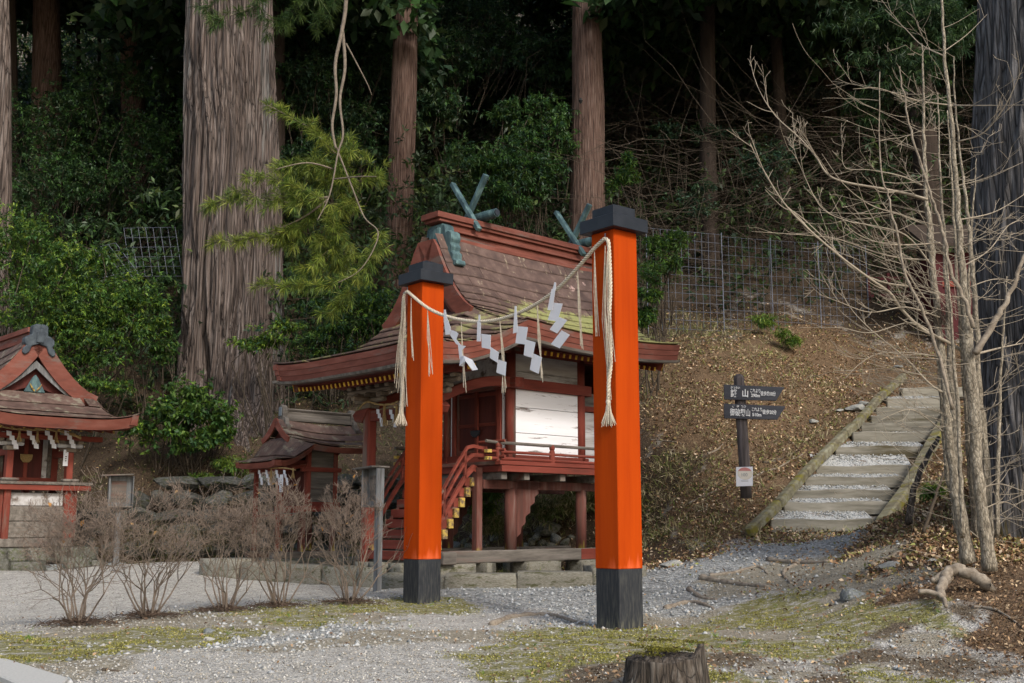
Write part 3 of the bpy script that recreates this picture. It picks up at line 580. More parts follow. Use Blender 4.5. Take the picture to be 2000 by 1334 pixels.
# red box ridge in three stages with a flared cap
for (w, z0, z1, a0, a1) in ((.20, 4.86, 4.925, -.64, 2.60), (.125, 4.925, 5.02, -.64, 2.58), (.175, 5.02, 5.055, -.64, 2.60), (.12, 5.055, 5.14, -.64, 2.58), (.165, 5.14, 5.185, -.90, 2.66), (.195, 5.185, 5.27, -.95, 2.70)):
    box('ridge_board', M_roofred, sh, a0, a1, -w, w, z0, z1, bevel=.006)
# green copper end ornaments astride the ridge
def scroll_profile(k=1.0):
    P = [(0, 5.12), (.13, 5.12), (.20, 5.08), (.22, 4.98), (.28, 4.99), (.34, 4.95), (.36, 4.86), (.33, 4.80), (.36, 4.75), (.34, 4.68), (.39, 4.64), (.38, 4.56), (.46, 4.53), (.47, 4.47), (.36, 4.45), (.24, 4.50), (.20, 4.62), (.13, 4.72), (0, 4.76)]
    return P
def end_ornament(a0, th):
    P = scroll_profile()
    for sd in (-1, 1): MB().prism([(a0, sd * b, z) for b, z in P], (th, 0, 0)).build('ridge_end_scroll', M_copper, sh, bevel=.012)
    box('ridge_end_plate', M_copper, sh, a0 - .03, a0 + .004, -.12, .12, 4.80, 5.06, bevel=.012)
end_ornament(-.83, .17); end_ornament(2.50, .17)
# crossed finials and ridge logs
for a in (-.21, 2.00):
    for sd in (-1, 1):
        o = -.035 if sd > 0 else .035
        MB().beam((a + o, sd * .34, 5.93), (a + o, -sd * .27, 5.10), .065, .085, up=(1, 0, 0)).build('crossed_finial', M_copper, sh, bevel=.008)
    lg = MB(); lg.tube([(a + .16, -.43, 5.365), (a + .16, -.2, 5.36), (a + .16, .2, 5.36), (a + .16, .43, 5.365)], [.062, .075, .075, .062], n=16)
    L = lg.build('ridge_log', M_copper, sh, smooth=False)
    MB().tube([(a + .16, -.447, 5.365), (a + .16, -.432, 5.365)], .048, n=16).build('log_end_disc', M_blackfoot2, L)
# rafters with yellow tips
def rafter(p, q, w, h, parent, tipm=M_yellow):
    r = MB().beam(p, q, w, h).build('rafter', M_redx, parent)
    d = (Vector(q) - Vector(p)).normalized()
    MB().beam(Vector(q), Vector(q) + d * .008, w * .92, h * .92).build('rafter_tip', tipm, r)
for k in range(29):
    b = 1.40 - .1 * k
    rafter((-1.2, b, 3.04), (-2.12, b, 2.745 + .03 * (abs(b) / 1.4) ** 4), .036, .062, sh)
for sd in (-1, 1):
    for k in range(20):
        rafter((.0 + .122 * k, sd * .75, 3.34), (.0 + .122 * k, sd * 1.36, 3.205), .038, .062, sh)
    for a, z in ((-2.14, 2.80), (2.45, 3.24)):
        r = MB().beam((a * .80 + .1, sd * .95, z + .22), (a, sd * (1.50 if a < 0 else 1.40), z), .07, .12).build('corner_rafter', M_redx, sh)
        MB().beam((a, sd * (1.50 if a < 0 else 1.40), z), (a + .006 * sgn(a), sd * (1.508 if a < 0 else 1.408), z - .002), .066, .11).build('rafter_tip', M_yellow, r)
for (a0, b0, a1, b1, z) in ((-2.02, -1.42, -2.02, 1.42, 2.815), (-.55, -1.22, 2.42, -1.22, 3.30), (-.55, 1.22, 2.42, 1.22, 3.30)):
    MB().beam((a0, b0, z), (a1, b1, z), .07, .06).build('eave_purlin', M_redx if a0 != a1 else M_redy, sh)
box('kohai_boarding', M_redpanel, sh, -2.2, -1.15, -1.45, 1.45, 2.99, 3.0, 0)
# body: four posts, beams, planked walls, doors
W_ = .67
for a in (0, 1.41):
    for b in (-W_, W_): MB().tube([(a, b, 1.70), (a, b, 3.30)], .075, n=18).build('wall_post', M_redz, sh, smooth=True)
for b in (-W_, W_):
    box('wall_beam', M_redx, sh, -.17, 1.58, b - .085, b + .085, 2.78, 2.93)
    box('top_beam', M_redx, sh, -.22, 2.0, b - .06, b + .06, 3.28, 3.40)
    box('sill_rail', M_redx, sh, -.10, 1.52, b - .07, b + .07, 1.76, 1.86)
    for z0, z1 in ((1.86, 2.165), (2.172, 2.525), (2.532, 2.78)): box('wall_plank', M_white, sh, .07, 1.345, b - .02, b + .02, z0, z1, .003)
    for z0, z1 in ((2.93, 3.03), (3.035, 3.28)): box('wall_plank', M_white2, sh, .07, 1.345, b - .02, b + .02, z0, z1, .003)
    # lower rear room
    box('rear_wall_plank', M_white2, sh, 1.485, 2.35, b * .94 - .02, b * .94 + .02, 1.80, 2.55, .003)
    box('rear_rail', M_redx, sh, 1.47, 2.42, b * .94 - .05, b * .94 + .05, 2.56, 2.64)
    box('rear_upper_plank', M_greywood, sh, 1.47, 2.42, b * .94 - .02, b * .94 + .02, 2.64, 2.84, .003)
    MB().tube([(2.38, b * .94, 1.6), (2.38, b * .94, 3.3)], .06, n=14).build('wall_post', M_redz, sh, smooth=True)
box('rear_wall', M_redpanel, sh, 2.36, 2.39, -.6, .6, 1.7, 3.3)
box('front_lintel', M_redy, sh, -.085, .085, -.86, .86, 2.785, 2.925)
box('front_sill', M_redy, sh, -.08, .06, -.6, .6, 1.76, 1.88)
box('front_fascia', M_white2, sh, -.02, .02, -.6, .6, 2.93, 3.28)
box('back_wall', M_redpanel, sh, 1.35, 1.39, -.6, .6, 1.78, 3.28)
for sd in (-1, 1):
    box('white_strip', M_white, sh, -.035, .0, sd * .555 - .022, sd * .555 + .022, 1.88, 2.785)
    box('door_jamb', M_redz, sh, -.06, .03, sd * .49 - .035, sd * .49 + .035, 1.88, 2.785)
    dr = box('door', M_redpanel, sh, -.015, .02, min(0, sd * .45) + .004, max(0, sd * .45) - .004, 1.88, 2.785)
    for z0, z1 in ((1.90, 1.95), (2.28, 2.33), (2.71, 2.76)): box('door_rail', M_redy, dr, -.03, -.014, min(.01 * sd, sd * .44), max(.01 * sd, sd * .44), z0, z1)
    box('door_stile', M_redz, dr, -.032, -.014, sd * .42 - .025, sd * .42 + .025, 1.885, 2.78)
dl = MB(); dl.prism([(-.05, -.10, 2.23), (-.05, .10, 2.23), (-.05, .085, 2.17), (-.05, .03, 2.13), (-.05, -.03, 2.13), (-.05, -.085, 2.17)], (-.03, 0, 0))
dl.build('door_latch', M_blackfoot2, sh, bevel=.006)
box('door_middle_post', M_redz, sh, -.055, -.02, -.03, .03, 1.88, 2.785)
box('ceiling_board', M_redpanel, sh, -.1, 2.4, -.65, .65, 3.27, 3.30)
# deck
for k in range(14):
    a = -.46 + k * .17; box('deck_plank', M_redy, sh, a, a + .166, -1.0, 1.0, 1.705, 1.735)
for b in (-1.02, 1.02):
    box('deck_edge_beam', M_redx, sh, -.52, 1.92, b - .045, b + .045, 1.60, 1.685)
    box('deck_top_board', M_greywood if b > 0 else M_redx, sh, -.56, 1.94, b - .055, b + .055, 1.69, 1.745)
box('deck_edge_beam', M_redy, sh, -.515, -.425, -.975, .975, 1.60, 1.685)
box('deck_top_board', M_redy, sh, -.53, -.42, -.965, .965, 1.69, 1.745)
for a in (-.42, 0, .7, 1.41): box('deck_joist', M_greywood, sh, a - .05, a + .05, -1.0, 1.0, 1.50, 1.60)
for b in (-.67, .67): box('deck_girder', M_stilt, sh, -.55, 2.4, b - .06, b + .06, 1.38, 1.50)
# stilts
for a, b, r, ty in ((0, -.67, .085, 1), (0, .67, .085, 1), (1.41, -.67, .08, 0), (1.41, .67, .08, 0), (.0, .0, .05, 0)):
    MB().tube([(a, b, .56), (a, b, 1.40)], r, n=14).build('stilt', M_stilt, sh, smooth=True)
for b in (-.67, .67): box('stair_head_post', M_stilt, sh, -.66, -.56, b - .05, b + .05, .56, 1.66)
# carved bracket leaning out of the near stilt
for b in (-.67, .67):
    P = [(.06, b, 1.50), (.56, b, 1.50), (.55, b, 1.42), (.48, b, 1.39), (.50, b, 1.33), (.42, b, 1.28), (.42, b, 1.20), (.33, b, 1.15), (.33, b, 1.06), (.24, b, 1.01), (.24, b, .92), (.16, b, .86), (.15, b, .78), (.06, b, .72)]
    MB().prism([(x, y - .06, z) for x, y, z in P], (0, .12, 0)).build('carved_bracket', M_stilt, sh, bevel=.012)
# railings with projecting crossed ends
for sd in (-1, 1):
    for z, r, a0, ov, mm in ((1.985, .022, -.74, .03, M_greywood), (1.865, .02, -.72, 0, M_greywood), (1.775, .022, -.66, 0, M_redx)):
        MB().tube([(a0, sd * .985, z + (.012 if z > 1.9 else 0)), (a0 + .2, sd * .985, z), (1.9, sd * .985, z)], r, n=8).build('handrail' if z > 1.9 else 'railing_bar', mm if z != 1.865 else M_redx, sh)
    for z, r in ((1.985, .02), (1.865, .02), (1.775, .022)):
        MB().tube([(-.52, sd * 1.12, z + .02), (-.52, sd * .6, z + .02)], r, n=8).build('railing_bar', M_redy, sh)
    for k, a in enumerate((-.52, .50, 1.5)):
        P = MB().tube([(a, sd * .985, 1.745), (a, sd * .985, 1.90)], .042, n=12).build('railing_post', M_redz, sh)
        MB().tube([(a, sd * .985, z) for z in (1.90, 1.925, 1.94, 1.965, 1.99, 2.005)], [.042, .03, .04, .042, .03, .008], n=12).build('post_knob', M_redz, P)
    for z in (1.865, 1.77):
        box('rail_end_block', M_yellow2, sh, -.74, -.66, sd * .985 - .035, sd * .985 + .035, z - .022, z + .022)
# stairs
NT = 8
for k in range(NT):
    a = -.62 - k * .098; z = 1.525 - k * .138
    t = box('stair_tread', M_redy, sh, a - .16, a, -.62, .62, z - .115, z)
    for sd in (-1, 1): box('tread_end', M_yellow2, t, a - .085, a - .002, min(sd * .62, sd * .665), max(sd * .62, sd * .665), z - .118, z + .004)
for sd in (-1, 1):
    b = sd * .60
    MB().beam((-1.42, sd * .59, .56), (-.60, sd * .59, 1.50), .05, .09).build('stair_carriage', M_stilt, sh)
    for q, (h, w) in enumerate(((.10, .085), (.30, .05), (.45, .045))):
        pts = [(-1.34, .72 + h), (-.98, 1.24 + h), (-.80, 1.47 + h), (-.70, 1.555 + h - .03 * q), (-.60, 1.57 + h - .045 * q), (-.46, 1.575 + h - .05 * q)]
        if q == 0: pts = pts[:4] + [(-.62, 1.62)]
        T = [Vector((a, sd * .68 - .02, z + w / 2)) for a, z in pts]; Bm = [Vector((a, sd * .68 - .02, z - w / 2)) for a, z in pts]
        MB().ribbon(T, Bm, (0, .045, 0)).build('stair_string' if q == 0 else 'stair_rail', M_redx, sh)
    for a, z in ((-1.20, .92), (-.84, 1.42)): box('stair_baluster', M_redz, sh, a - .02, a + .02, sd * .68 - .02, sd * .68 + .02, z + .08, z + .45)
# porch posts, beam, brackets
for sd in (-1, 1):
    MB().box(-1.48, -1.33, sd * .70 - .075, sd * .70 + .075, .30, 2.50).build('porch_post', M_redz, sh, bevel=.022)
    box('bearing_block', M_greywoody, sh, -1.50, -1.31, sd * .70 - .10, sd * .70 + .10, 2.50, 2.585, .015)
    box('bracket_arm', M_greywoody, sh, -1.45, -1.36, sd * .70 - .34, sd * .70 + .34, 2.585, 2.655, .02)
    box('bracket_arm', M_greywoody, sh, -1.72, -1.10, sd * .70 - .045, sd * .70 + .045, 2.59, 2.66, .02)
    for db in (-.28, 0, .28): box('bearing_block', M_greywoody, sh, -1.47, -1.34, sd * .70 + db - .06, sd * .70 + db + .06, 2.66, 2.72, .012)
    box('bracket_arm', M_greywoody, sh, -1.45, -1.36, sd * .70 - .52, sd * .70 + .52, 2.72, 2.78, .02)
    for db in (-.44, -.22, 0, .22, .44): box('bearing_block', M_greywoody, sh, -1.47, -1.34, sd * .70 + db - .05, sd * .70 + db + .05, 2.78, 2.83, .012)
    # curved rainbow beam back to the body
    T, Bm = [], []
    for k in range(9):
        t = k / 8; a = -1.33 + 1.25 * t; z = 2.52 + .32 * math.sin(t * math.pi * .55)
        T.append((a, sd * .70 - .05, z + .09)); Bm.append((a, sd * .70 - .05, z - .05))
    MB().ribbon(T, Bm, (0, .10, 0)).build('rainbow_beam', M_redx, sh, bevel=.01)
    MB().prism([(-1.5, sd * .70 - sd * .08, 2.50), (-1.5, sd * .70 + sd * .22, 2.48), (-1.5, sd * .70 + sd * .30, 2.42), (-1.5, sd * .70 + sd * .24, 2.33), (-1.5, sd * .70 + sd * .08, 2.30)], (.14, 0, 0)).build('beam_nose', M_redy, sh, bevel=.012)
box('porch_tie_beam', M_redy, sh, -1.46, -1.35, -.62, .62, 2.32, 2.46)
box('porch_purlin', M_redy, sh, -1.48, -1.33, -1.45, 1.45, 2.832, 2.93)
pur = [x for x in sh.children if x.name.startswith('porch_purlin')][0]
for sd in (-1, 1): box('purlin_end', M_yellow, pur, -1.475, -1.335, min(sd * 1.452, sd * 1.46), max(sd * 1.452, sd * 1.46), 2.836, 2.926)
# foundation beams on stone blocks
for b in (-.67, .67): box('foundation_beam', M_greywood, sh, -1.18, 2.5, b - .10, b + .10, .40, .565, .014)
box('foundation_beam', M_greywood, sh, -1.42, -1.19, -.95, .95, .40, .56, .014)
box('foundation_beam', M_greywood, sh, 1.35, 1.5, -.565, .565, .405, .555, .014)
box('beam_cap', M_redx, sh, 1.30, 1.62, -.775, -.772, .41, .56)

def rock_mesh(name, m, seed, sub=2, sx=1, sy=1, sz=1, amp=.35, flat=0.0, blocky=0.0, cuts=9, smooth=False):
    b = bmesh.new()
    if blocky > 0:
        bmesh.ops.create_cube(b, size=1.6); bmesh.ops.subdivide_edges(b, edges=b.edges[:], cuts=3, use_grid_fill=True)
    else: bmesh.ops.create_icosphere(b, subdivisions=sub, radius=1)
    P = np.array([v.co[:] for v in b.verts]); n = fbm(P[:, 0] * 1.1 + seed * 7.3, P[:, 1] * 1.1 + 3.1 * seed, P[:, 2] * 1.1, 3) - .5
    n2 = fbm(P[:, 0] * 4 + seed, P[:, 1] * 4, P[:, 2] * 4, 2) - .5
    a = amp * (1 - .7 * blocky)
    P = P * (1 + (n * 2 * a + n2 * a * (.5 if blocky == 0 else 1.6)))[:, None]
    if blocky == 0: # facet
        rg = np.random.default_rng(seed)
        for _ in range(cuts):
            d = rg.normal(size=3); d /= np.linalg.norm(d); h = P @ d; lim = .52 + .25 * rg.random(); over = h > lim; P[over] -= np.outer(h[over] - lim, d)
    P *= np.array([sx, sy, sz])
    for v, p in zip(b.verts, P): v.co = p
    me = D.meshes.new(name); b.to_mesh(me); b.free(); me.materials.append(m)
    if smooth or blocky: me.polygons.foreach_set('use_smooth', [True] * len(me.polygons))
    return me
def stone_block(name, m, parent, x0, x1, y0, y1, z0, z1, seed):
    me = rock_mesh(name, m, seed, blocky=1, amp=.10)
    o = link(name, me, parent); o.location = ((x0 + x1) / 2, (y0 + y1) / 2, (z0 + z1) / 2); o.scale = ((x1 - x0) / 1.6, (y1 - y0) / 1.6, (z1 - z0) / 1.6)
    return o
k = 0
for b in (-.67, .67):
    for a0, a1 in ((-1.50, -.80), (-.62, -.50), (.18, .78), (1.28, 1.80), (2.1, 2.5)):
        k += 1; stone_block('base_stone', M_kerb, sh, a0, a1, b - .2, b + .2, .13, .405, k)
for b in (-.2, .25): k += 1; stone_block('base_stone', M_kerb, sh, -1.6, -1.2, b - .16, b + .16, .15, .41, k)

# stone kerb in front of the main shrine
kb = thing('stone_kerb', 'low grey-brown cut stone kerb in front of the main shrine', 'kerb', gp(1000, 1147))
kp = [gp(745, 1151), gp(868, 1150), gp(1010, 1149), gp(1158, 1143), gp(1262, 1125)]
for i, (p, q) in enumerate(zip(kp, kp[1:])):
    me = rock_mesh('kerb_stone', M_kerb, 40 + i, blocky=1, amp=.09); o = link('kerb_stone', me, kb)
    c = (p + q) / 2; d = q - p; L = d.length; nrm = Vector((-d.y, d.x, 0)).normalized()
    o.location = c + nrm * .16 - kb.location + Vector((0, 0, .05)); o.rotation_euler = (0, 0, math.atan2(d.y, d.x)); o.scale = (L / 1.6 * .985, .36 / 1.6, .24 / 1.6)

# loose stones piled under the shrine
pm = [rock_mesh('loose_stone_%d' % i, M_bluestone if i % 2 else M_stone, 60 + i, sub=2, sx=1, sy=.8, sz=.6) for i in range(5)]
pile_px = [(905, 1062, .10), (930, 1052, .14), (950, 1064, .09), (965, 1055, .13), (1022, 1046, .10), (1038, 1062, .11), (1048, 1052, .12), (1072, 1040, .24), (1086, 1058, .15), (1060, 1064, .12), (1104, 1062, .12), (888, 1068, .11), (940, 1069, .12), (1000, 1068, .12), (1115, 1052, .09), (915, 1070, .10), (1025, 1070, .10), (1075, 1070, .11)]
rr = random.Random(3)
for i, (px, py, s_) in enumerate(pile_px):
    p = gp(px, py, 16.5); big = i == 7
    o = link('loose_stone', pm[i % 5]); o.location = (p.x, p.y, h1(p.x, p.y) + s_ * .25); o.scale = (s_, s_, s_); o.rotation_euler = (rr.uniform(-.6, .6), rr.uniform(-.6, .6), rr.uniform(0, 6))
    tag(o, 'largest rounded dark stone of the pile under the raised shrine' if big else 'grey stone lying in the loose pile under the raised shrine', 'stone', 'loose stones under the main shrine')

# ================================================================ SMALL SHRINE
ss = thing('small_shrine', 'small brown-roofed shrine with plain weathered side boards, between the bare shrubs and the big shrine', 'shrine', (smallF.O[0], smallF.O[1], 0), smallF.ang)
R2 = Roof(B=.60, ag=-.35, ac=-.05, af=-.74, ab=1.15, gb=.38, ze=2.105, rise=.44, p=1.8, kf=1.84, up=.03, drop=.03, upend=.04, r0=.06)
roof_boards(R2, ss, M_sh_small, 4, 2, 2, 2, th=.02, jit=.003)
edge_courses(R2, ss, M_roofred, [(0.0, .085)], .03)
soffit(R2, ss, M_redpanel, .087, inset=.05)
gable(R2, ss, M_roofred, M_redpanel, wd=.085, th=.025, over=.03, inner=False)
for w, z0, z1 in ((.06, 2.53, 2.60), (.045, 2.60, 2.685), (.06, 2.685, 2.70), (.072, 2.70, 2.725)): box('ridge_board', M_greywood, ss, -.22, 1.0, -w, w, z0, z1, .004)
for a0 in (-.31, 1.0):
    MB().prism([(a0, b, z) for b, z in ((-.075, 2.52), (-.075, 2.70), (-.05, 2.765), (0, 2.785), (.05, 2.765), (.075, 2.70), (.075, 2.52))], (.09, 0, 0)).build('ridge_end_tile', M_greywood, ss, bevel=.01)
    for sd in (-1, 1): MB().prism([(a0 + .01, sd * b, z) for b, z in ((.07, 2.60), (.13, 2.56), (.15, 2.48), (.20, 2.44), (.19, 2.38), (.12, 2.40), (.07, 2.48))], (.07, 0, 0)).build('ridge_end_scroll', M_greywood, ss, bevel=.01)
box('ridge_end_plate', M_capedge, ss, -.325, -.311, -.045, .045, 2.60, 2.74, .01)
for a in (0, .50):
    for b in (-.36, .36):
        box('corner_post', M_redz, ss, a - .035, a + .035, b - .035, b + .035, 1.15, 2.10)
for a, b in ((-.05, -.33), (-.05, .33), (.16, .05), (.50, -.33), (.50, .33)):
    box('stilt', M_stilt, ss, a - .035, a + .035, b - .035, b + .035, .48, 1.15)
box('floor_frame', M_redx, ss, -.12, .60, -.42, .42, 1.10, 1.19)
box('floor_skirt', M_redx, ss, -.10, .58, -.405, -.398, 1.19, 1.25)
for b in (-.36, .36):
    box('wall_rail', M_redx, ss, -.12, .60, b - .045, b + .045, 1.72, 1.79)
    for z0, z1 in ((1.19, 1.45), (1.455, 1.72), (1.79, 2.06)): box('wall_plank', M_greywood, ss, .035, .465, b - .015, b + .015, z0, z1, .003)
box('back_wall', M_redpanel, ss, .47, .49, -.32, .32, 1.19, 2.06)
for sd in (-1, 1): box('door', M_redpanel, ss, -.01, .01, min(.003, sd * .30), max(-.003, sd * .30), 1.19, 1.75, .003)
for sd in (-1, 1): box('door_frame', M_redz, ss, -.025, .02, sd * .31 - .02, sd * .31 + .02, 1.19, 1.80, .003)
box('white_strip', M_white, ss, -.03, -.012, -.335, -.318, 1.2, 1.72, .002)
box('front_lintel', M_redy, ss, -.04, .04, -.324, .324, 1.80, 1.9)
for b in (-.34, .34):
    box('porch_post', M_redz, ss, -.535, -.475, b - .03, b + .03, .50, 1.72)
    MB().beam((-.505, b, 1.72), (0, b, 1.83), .045, .05).build('porch_tie', M_redx, ss)
box('porch_purlin', M_redy, ss, -.54, -.47, -.52, .52, 1.72, 1.78)
box('porch_floor_beam', M_redy, ss, -.475, -.40, -.36, .36, .98, 1.05)
for k in range(3): box('step_board', M_redy, ss, -.40 + .09 * k, -.31 + .09 * k, -.30, .30, .98 + .05 * k, 1.01 + .05 * k)
for b in (-.36, .36): box('foundation_beam', M_greywood, ss, -.62, .75, b - .07, b + .07, .385, .485, .01)
for k, (a0, a1, b0, b1) in enumerate(((-.75, -.1, -.55, -.18), (-.08, .45, -.55, -.2), (.47, .95, -.55, -.2), (-.75, -.2, .1, .6), (-.18, .4, .1, .6), (.42, .95, .1, .6), (-.75, -.2, -.17, .09))):
    stone_block('base_stone', M_stone, ss, a0, a1, b0, b1, .10, .39, 90 + k)

# ================================================================ LEFT SHRINE
ls = thing('left_shrine', 'red shrine at the left edge with flared gable, straw rope and dark red doors', 'shrine', (leftF.O[0], leftF.O[1], 0), leftF.ang)
R3 = Roof(B=1.22, ag=.45, ac=.80, af=-.75, ab=3.0, gb=.98, ze=2.80, rise=1.18, p=2.0, kf=2.49, up=.11, drop=.06, r0=.07)
roof_boards(R3, ls, M_sh_small, 8, 4, 5, 4, th=.024, mirror_near=1)
edge_courses(R3, ls, M_roofred, [(0.0, .16)], .05)
soffit(R3, ls, M_redpanel, .165, inset=.1)
gable(R3, ls, M_roofred, M_redpanel, wd=.21, th=.04, over=.04, inner=False)
for sd in (-1, 1):   # pale inner board of the gable
    T = [(.42, sd * t * .80, 2.93 + .55 * (1 - t) ** 1.3) for t in [k / 8 for k in range(9)]]; Bm = [(.42, y, z - .10 - .02) for x, y, z in T]
    MB().ribbon(T, Bm, (.03, 0, 0)).build('inner_gable_board', M_greywoodz, ls)
MB().prism([(.41, -.17, 2.97), (.41, .17, 2.97), (.41, .10, 3.10), (.41, .05, 3.20), (.41, 0, 3.26), (.41, -.05, 3.20), (.41, -.10, 3.10)], (.04, 0, 0)).build('gable_strut', M_copper, ls, bevel=.012)
for x in (-.035, .035): MB().tube([(.39, x * .4, 2.99), (.385, x * 1.6, 3.04), (.38, x * 2.6, 3.10)], [.012, .014, .006], n=6).build('gable_carving', M_yellow2, ls)
for w, z0, z1 in ((.15, 3.74, 3.80), (.10, 3.80, 3.90), (.14, 3.90, 3.98)): box('ridge_board', M_roofred, ls, .50, 3.1, -w, w, z0 + .04, z1 + .04)
P = [(0, 4.06), (.07, 4.06), (.12, 4.03), (.125, 3.88), (.17, 3.87), (.23, 3.82), (.235, 3.74), (.20, 3.70), (.25, 3.66), (.26, 3.58), (.215, 3.55), (.15, 3.60), (.12, 3.70), (0, 3.74)]
for sd in (-1, 1): MB().prism([(.33, sd * b, z) for b, z in P], (.15, 0, 0)).build('ridge_end_scroll', M_slate, ls, bevel=.012)
MB().prism([(.322, b, z) for b, z in ((-.06, 3.76), (-.06, 3.93), (-.03, 3.98), (.03, 3.98), (.06, 3.93), (.06, 3.76))], (-.012, 0, 0)).build('ridge_end_plate', M_slate, ls, bevel=.005)
for sd in (-1, 1):
    b = sd * .455
    box('porch_post', M_redz, ls, -.055, .055, b - .05, b + .05, .60, 2.02, .008)
    box('bearing_block', M_greywoody, ls, -.09, .09, b - .08, b + .08, 2.02, 2.09, .014)
    box('bracket_arm', M_white2, ls, -.045, .045, b - .20, b + .20, 2.09, 2.15, .018)
    for db in (-.15, 0, .15): box('bearing_block', M_greywoody, ls, -.055, .055, b + db - .045, b + db + .045, 2.15, 2.20, .01)
    box('porch_tie', M_redx, ls, .06, .6, b - .035, b + .035, 1.95, 2.05)
    box('body_post', M_redz, ls, .58, .68, b - .05, b + .05, 1.3, 2.75)
    box('side_plank', M_redpanel, ls, .68, 1.75, b - .02, b + .02, 1.5, 2.6)
    box('body_post', M_redz, ls, 1.75, 1.85, b - .05, b + .05, .6, 2.75)
    box('jamb_board', M_greywood, ls, .60, .64, sd * .375 - .035, sd * .375 + .035, 1.6, 2.25)
    box('foot_bracket', M_greywood, ls, -.14, -.02, b - .13, b + .13, 1.555, 1.60, .015)
box('porch_purlin', M_redy, ls, -.06, .06, -.95, .95, 2.20, 2.28)
for k in range(12): rafter((.6, -.95 + .172 * k, 2.52), (-.45, -.95 + .172 * k, 2.34), .035, .05, ls, M_yellow2)
box('deck_beam', M_redy, ls, -.12, .03, -.78, .78, 1.42, 1.50)
box('deck_top_board', M_greywood, ls, -.14, .62, -.80, .80, 1.505, 1.55)
box('threshold', M_redy, ls, .50, .62, -.405, .405, 1.555, 1.63)
for sd in (-1, 1):
    dr = box('door', M_redpanel, ls, .61, .635, min(.004, sd * .335), max(-.004, sd * .335), 1.63, 2.35)
box('door_middle_bar', M_redz, ls, .585, .61, -.03, .03, 1.63, 2.3)
MB().prism([(.58, b, z) for b, z in ((-.10, 2.00), (.10, 2.00), (.09, 1.92), (.045, 1.87), (-.045, 1.87), (-.09, 1.92))], (-.02, 0, 0)).build('door_latch', M_straw, ls, bevel=.008)
box('white_strip', M_white2, ls, .595, .609, -.335, -.26, 1.63, 2.30, .002)
box('door_lintel', M_redy, ls, .55, .65, -.4, .4, 2.35, 2.50)
for z0, z1, m_, p0, b_ in ((1.18, 1.38, M_white2, 0, .40), (.95, 1.175, M_greywood, -.01, .44), (.70, .945, M_greywood, -.025, .46), (.56, .695, M_greywood, -.06, .56)):
    MB().box(p0, p0 + .12, -b_, b_, z0, z1).build('lower_plank', m_, ls, bevel=.012)
for sd in (-1, 1): box('lower_side', M_redx, ls, .06, 1.75, sd * .60 - .02, sd * .60 + .02, .62, 1.42); box('side_frame', M_redz, ls, -.02, .06, sd * .56 - .05, sd * .56 + .05, .7, 1.42)
bq, k = -1.35, 0
while bq < 1.5:
    wq = [.34, .22, .42, .28, .50, .25][k % 6]; stone_block('base_stone', M_stone if k % 3 else M_bluestone, ls, -.30 + .05 * (k % 2), .5, bq, bq + wq * .98, .02, .30 + .05 * ((k * 7) % 3), 120 + k); bq += wq; k += 1
bq = -.95
while bq < .95:
    wq = [.30, .45, .24, .38][k % 4]; stone_block('base_stone', M_stone, ls, -.10 - .04 * (k % 2), .6, bq, bq + wq * .97, .33, .55, 150 + k); bq += wq; k += 1

# ================================================================ GATE
gF = Frame(at(1209, 1112, 9.8), math.radians(39.5), 0)     # a=0: front faces; corner of the nearer post at the origin
def gate_post(corner, z0, zb, zt, label, group='vermilion gate posts'):
    t = thing('gate_post', label, 'gate post', (corner.x, corner.y, z0), gF.ang, group)
    w = .295
    sb = MB().box(0, w, 0, w, 0, zb - z0).build('black_foot', M_blackfoot, t, bevel=.006)
    MB().box(-.002, w + .002, -.002, w + .002, zb - z0, zt - z0).build('shaft', M_orange, t, bevel=.006)
    c = w / 2; z = zt - z0
    for hw, a, b in ((w / 2 + .078, 0, .125), (w / 2 - .005, .125, .235)):
        MB().box(c - hw, c + hw, c - hw, c + hw, z + a, z + b).build('cap_block', M_blackfoot2, t, bevel=.004)
    hw = w / 2 - .01; zz = z + .235
    MB().add([(c - hw, c - hw, zz), (c + hw, c - hw, zz), (c + hw, c + hw, zz), (c - hw, c + hw, zz), (c, c, zz + .055)], [(0, 3, 2, 1), (0, 1, 4), (1, 2, 4), (2, 3, 4), (3, 0, 4)]).build('cap_top', M_blackfoot2, t)
    return t
cR = at(1209, 1112, 9.8); cL = at(818, 1093, 12.05)
zt_ = at(1209, 446, 9.8).z
gR = gate_post(cR, 0.0, cR.z, zt_, 'nearer and larger orange-red gate post with black foot and stepped black cap')
gL = gate_post(cL, 0.03, cL.z, zt_, 'farther orange-red gate post on the left with black foot and stepped black cap')
def tuft_stalks(p, n, L, r, spread, mb, rr):
    for _ in range(n):
        a = rr.uniform(0, 6.28); q = rr.random() ** .5
        d = Vector((math.cos(a) * q * spread, math.sin(a) * q * spread, -L * rr.uniform(.85, 1.05)))
        m = p + Vector((d.x * .35, d.y * .35, d.z * .5)); mb.tube([p + Vector((math.cos(a) * q * .012, math.sin(a) * q * .012, 0)), m, p + d], [r, r, r * .6], n=4)
def smooth_path(P, n):
    P = [Vector(p) for p in P]; out = []
    for i in range(len(P) - 1):
        p0, p1, p2, p3 = P[max(i - 1, 0)], P[i], P[i + 1], P[min(i + 2, len(P) - 1)]
        for k in range(n):
            t = k / n; out.append(.5 * ((2 * p1) + (p2 - p0) * t + (2 * p0 - 5 * p1 + 4 * p2 - p3) * t * t + (3 * p1 - p0 - 3 * p2 + p3) * t ** 3))
    out.append(P[-1]); return out
def resample(P, step):
    out = [P[0]]; acc = 0
    for a, b in zip(P, P[1:]):
        L = (b - a).length; t = step - acc
        while t <= L: out.append(a.lerp(b, t / L)); t += step
        acc = (acc + L) % step
    return out
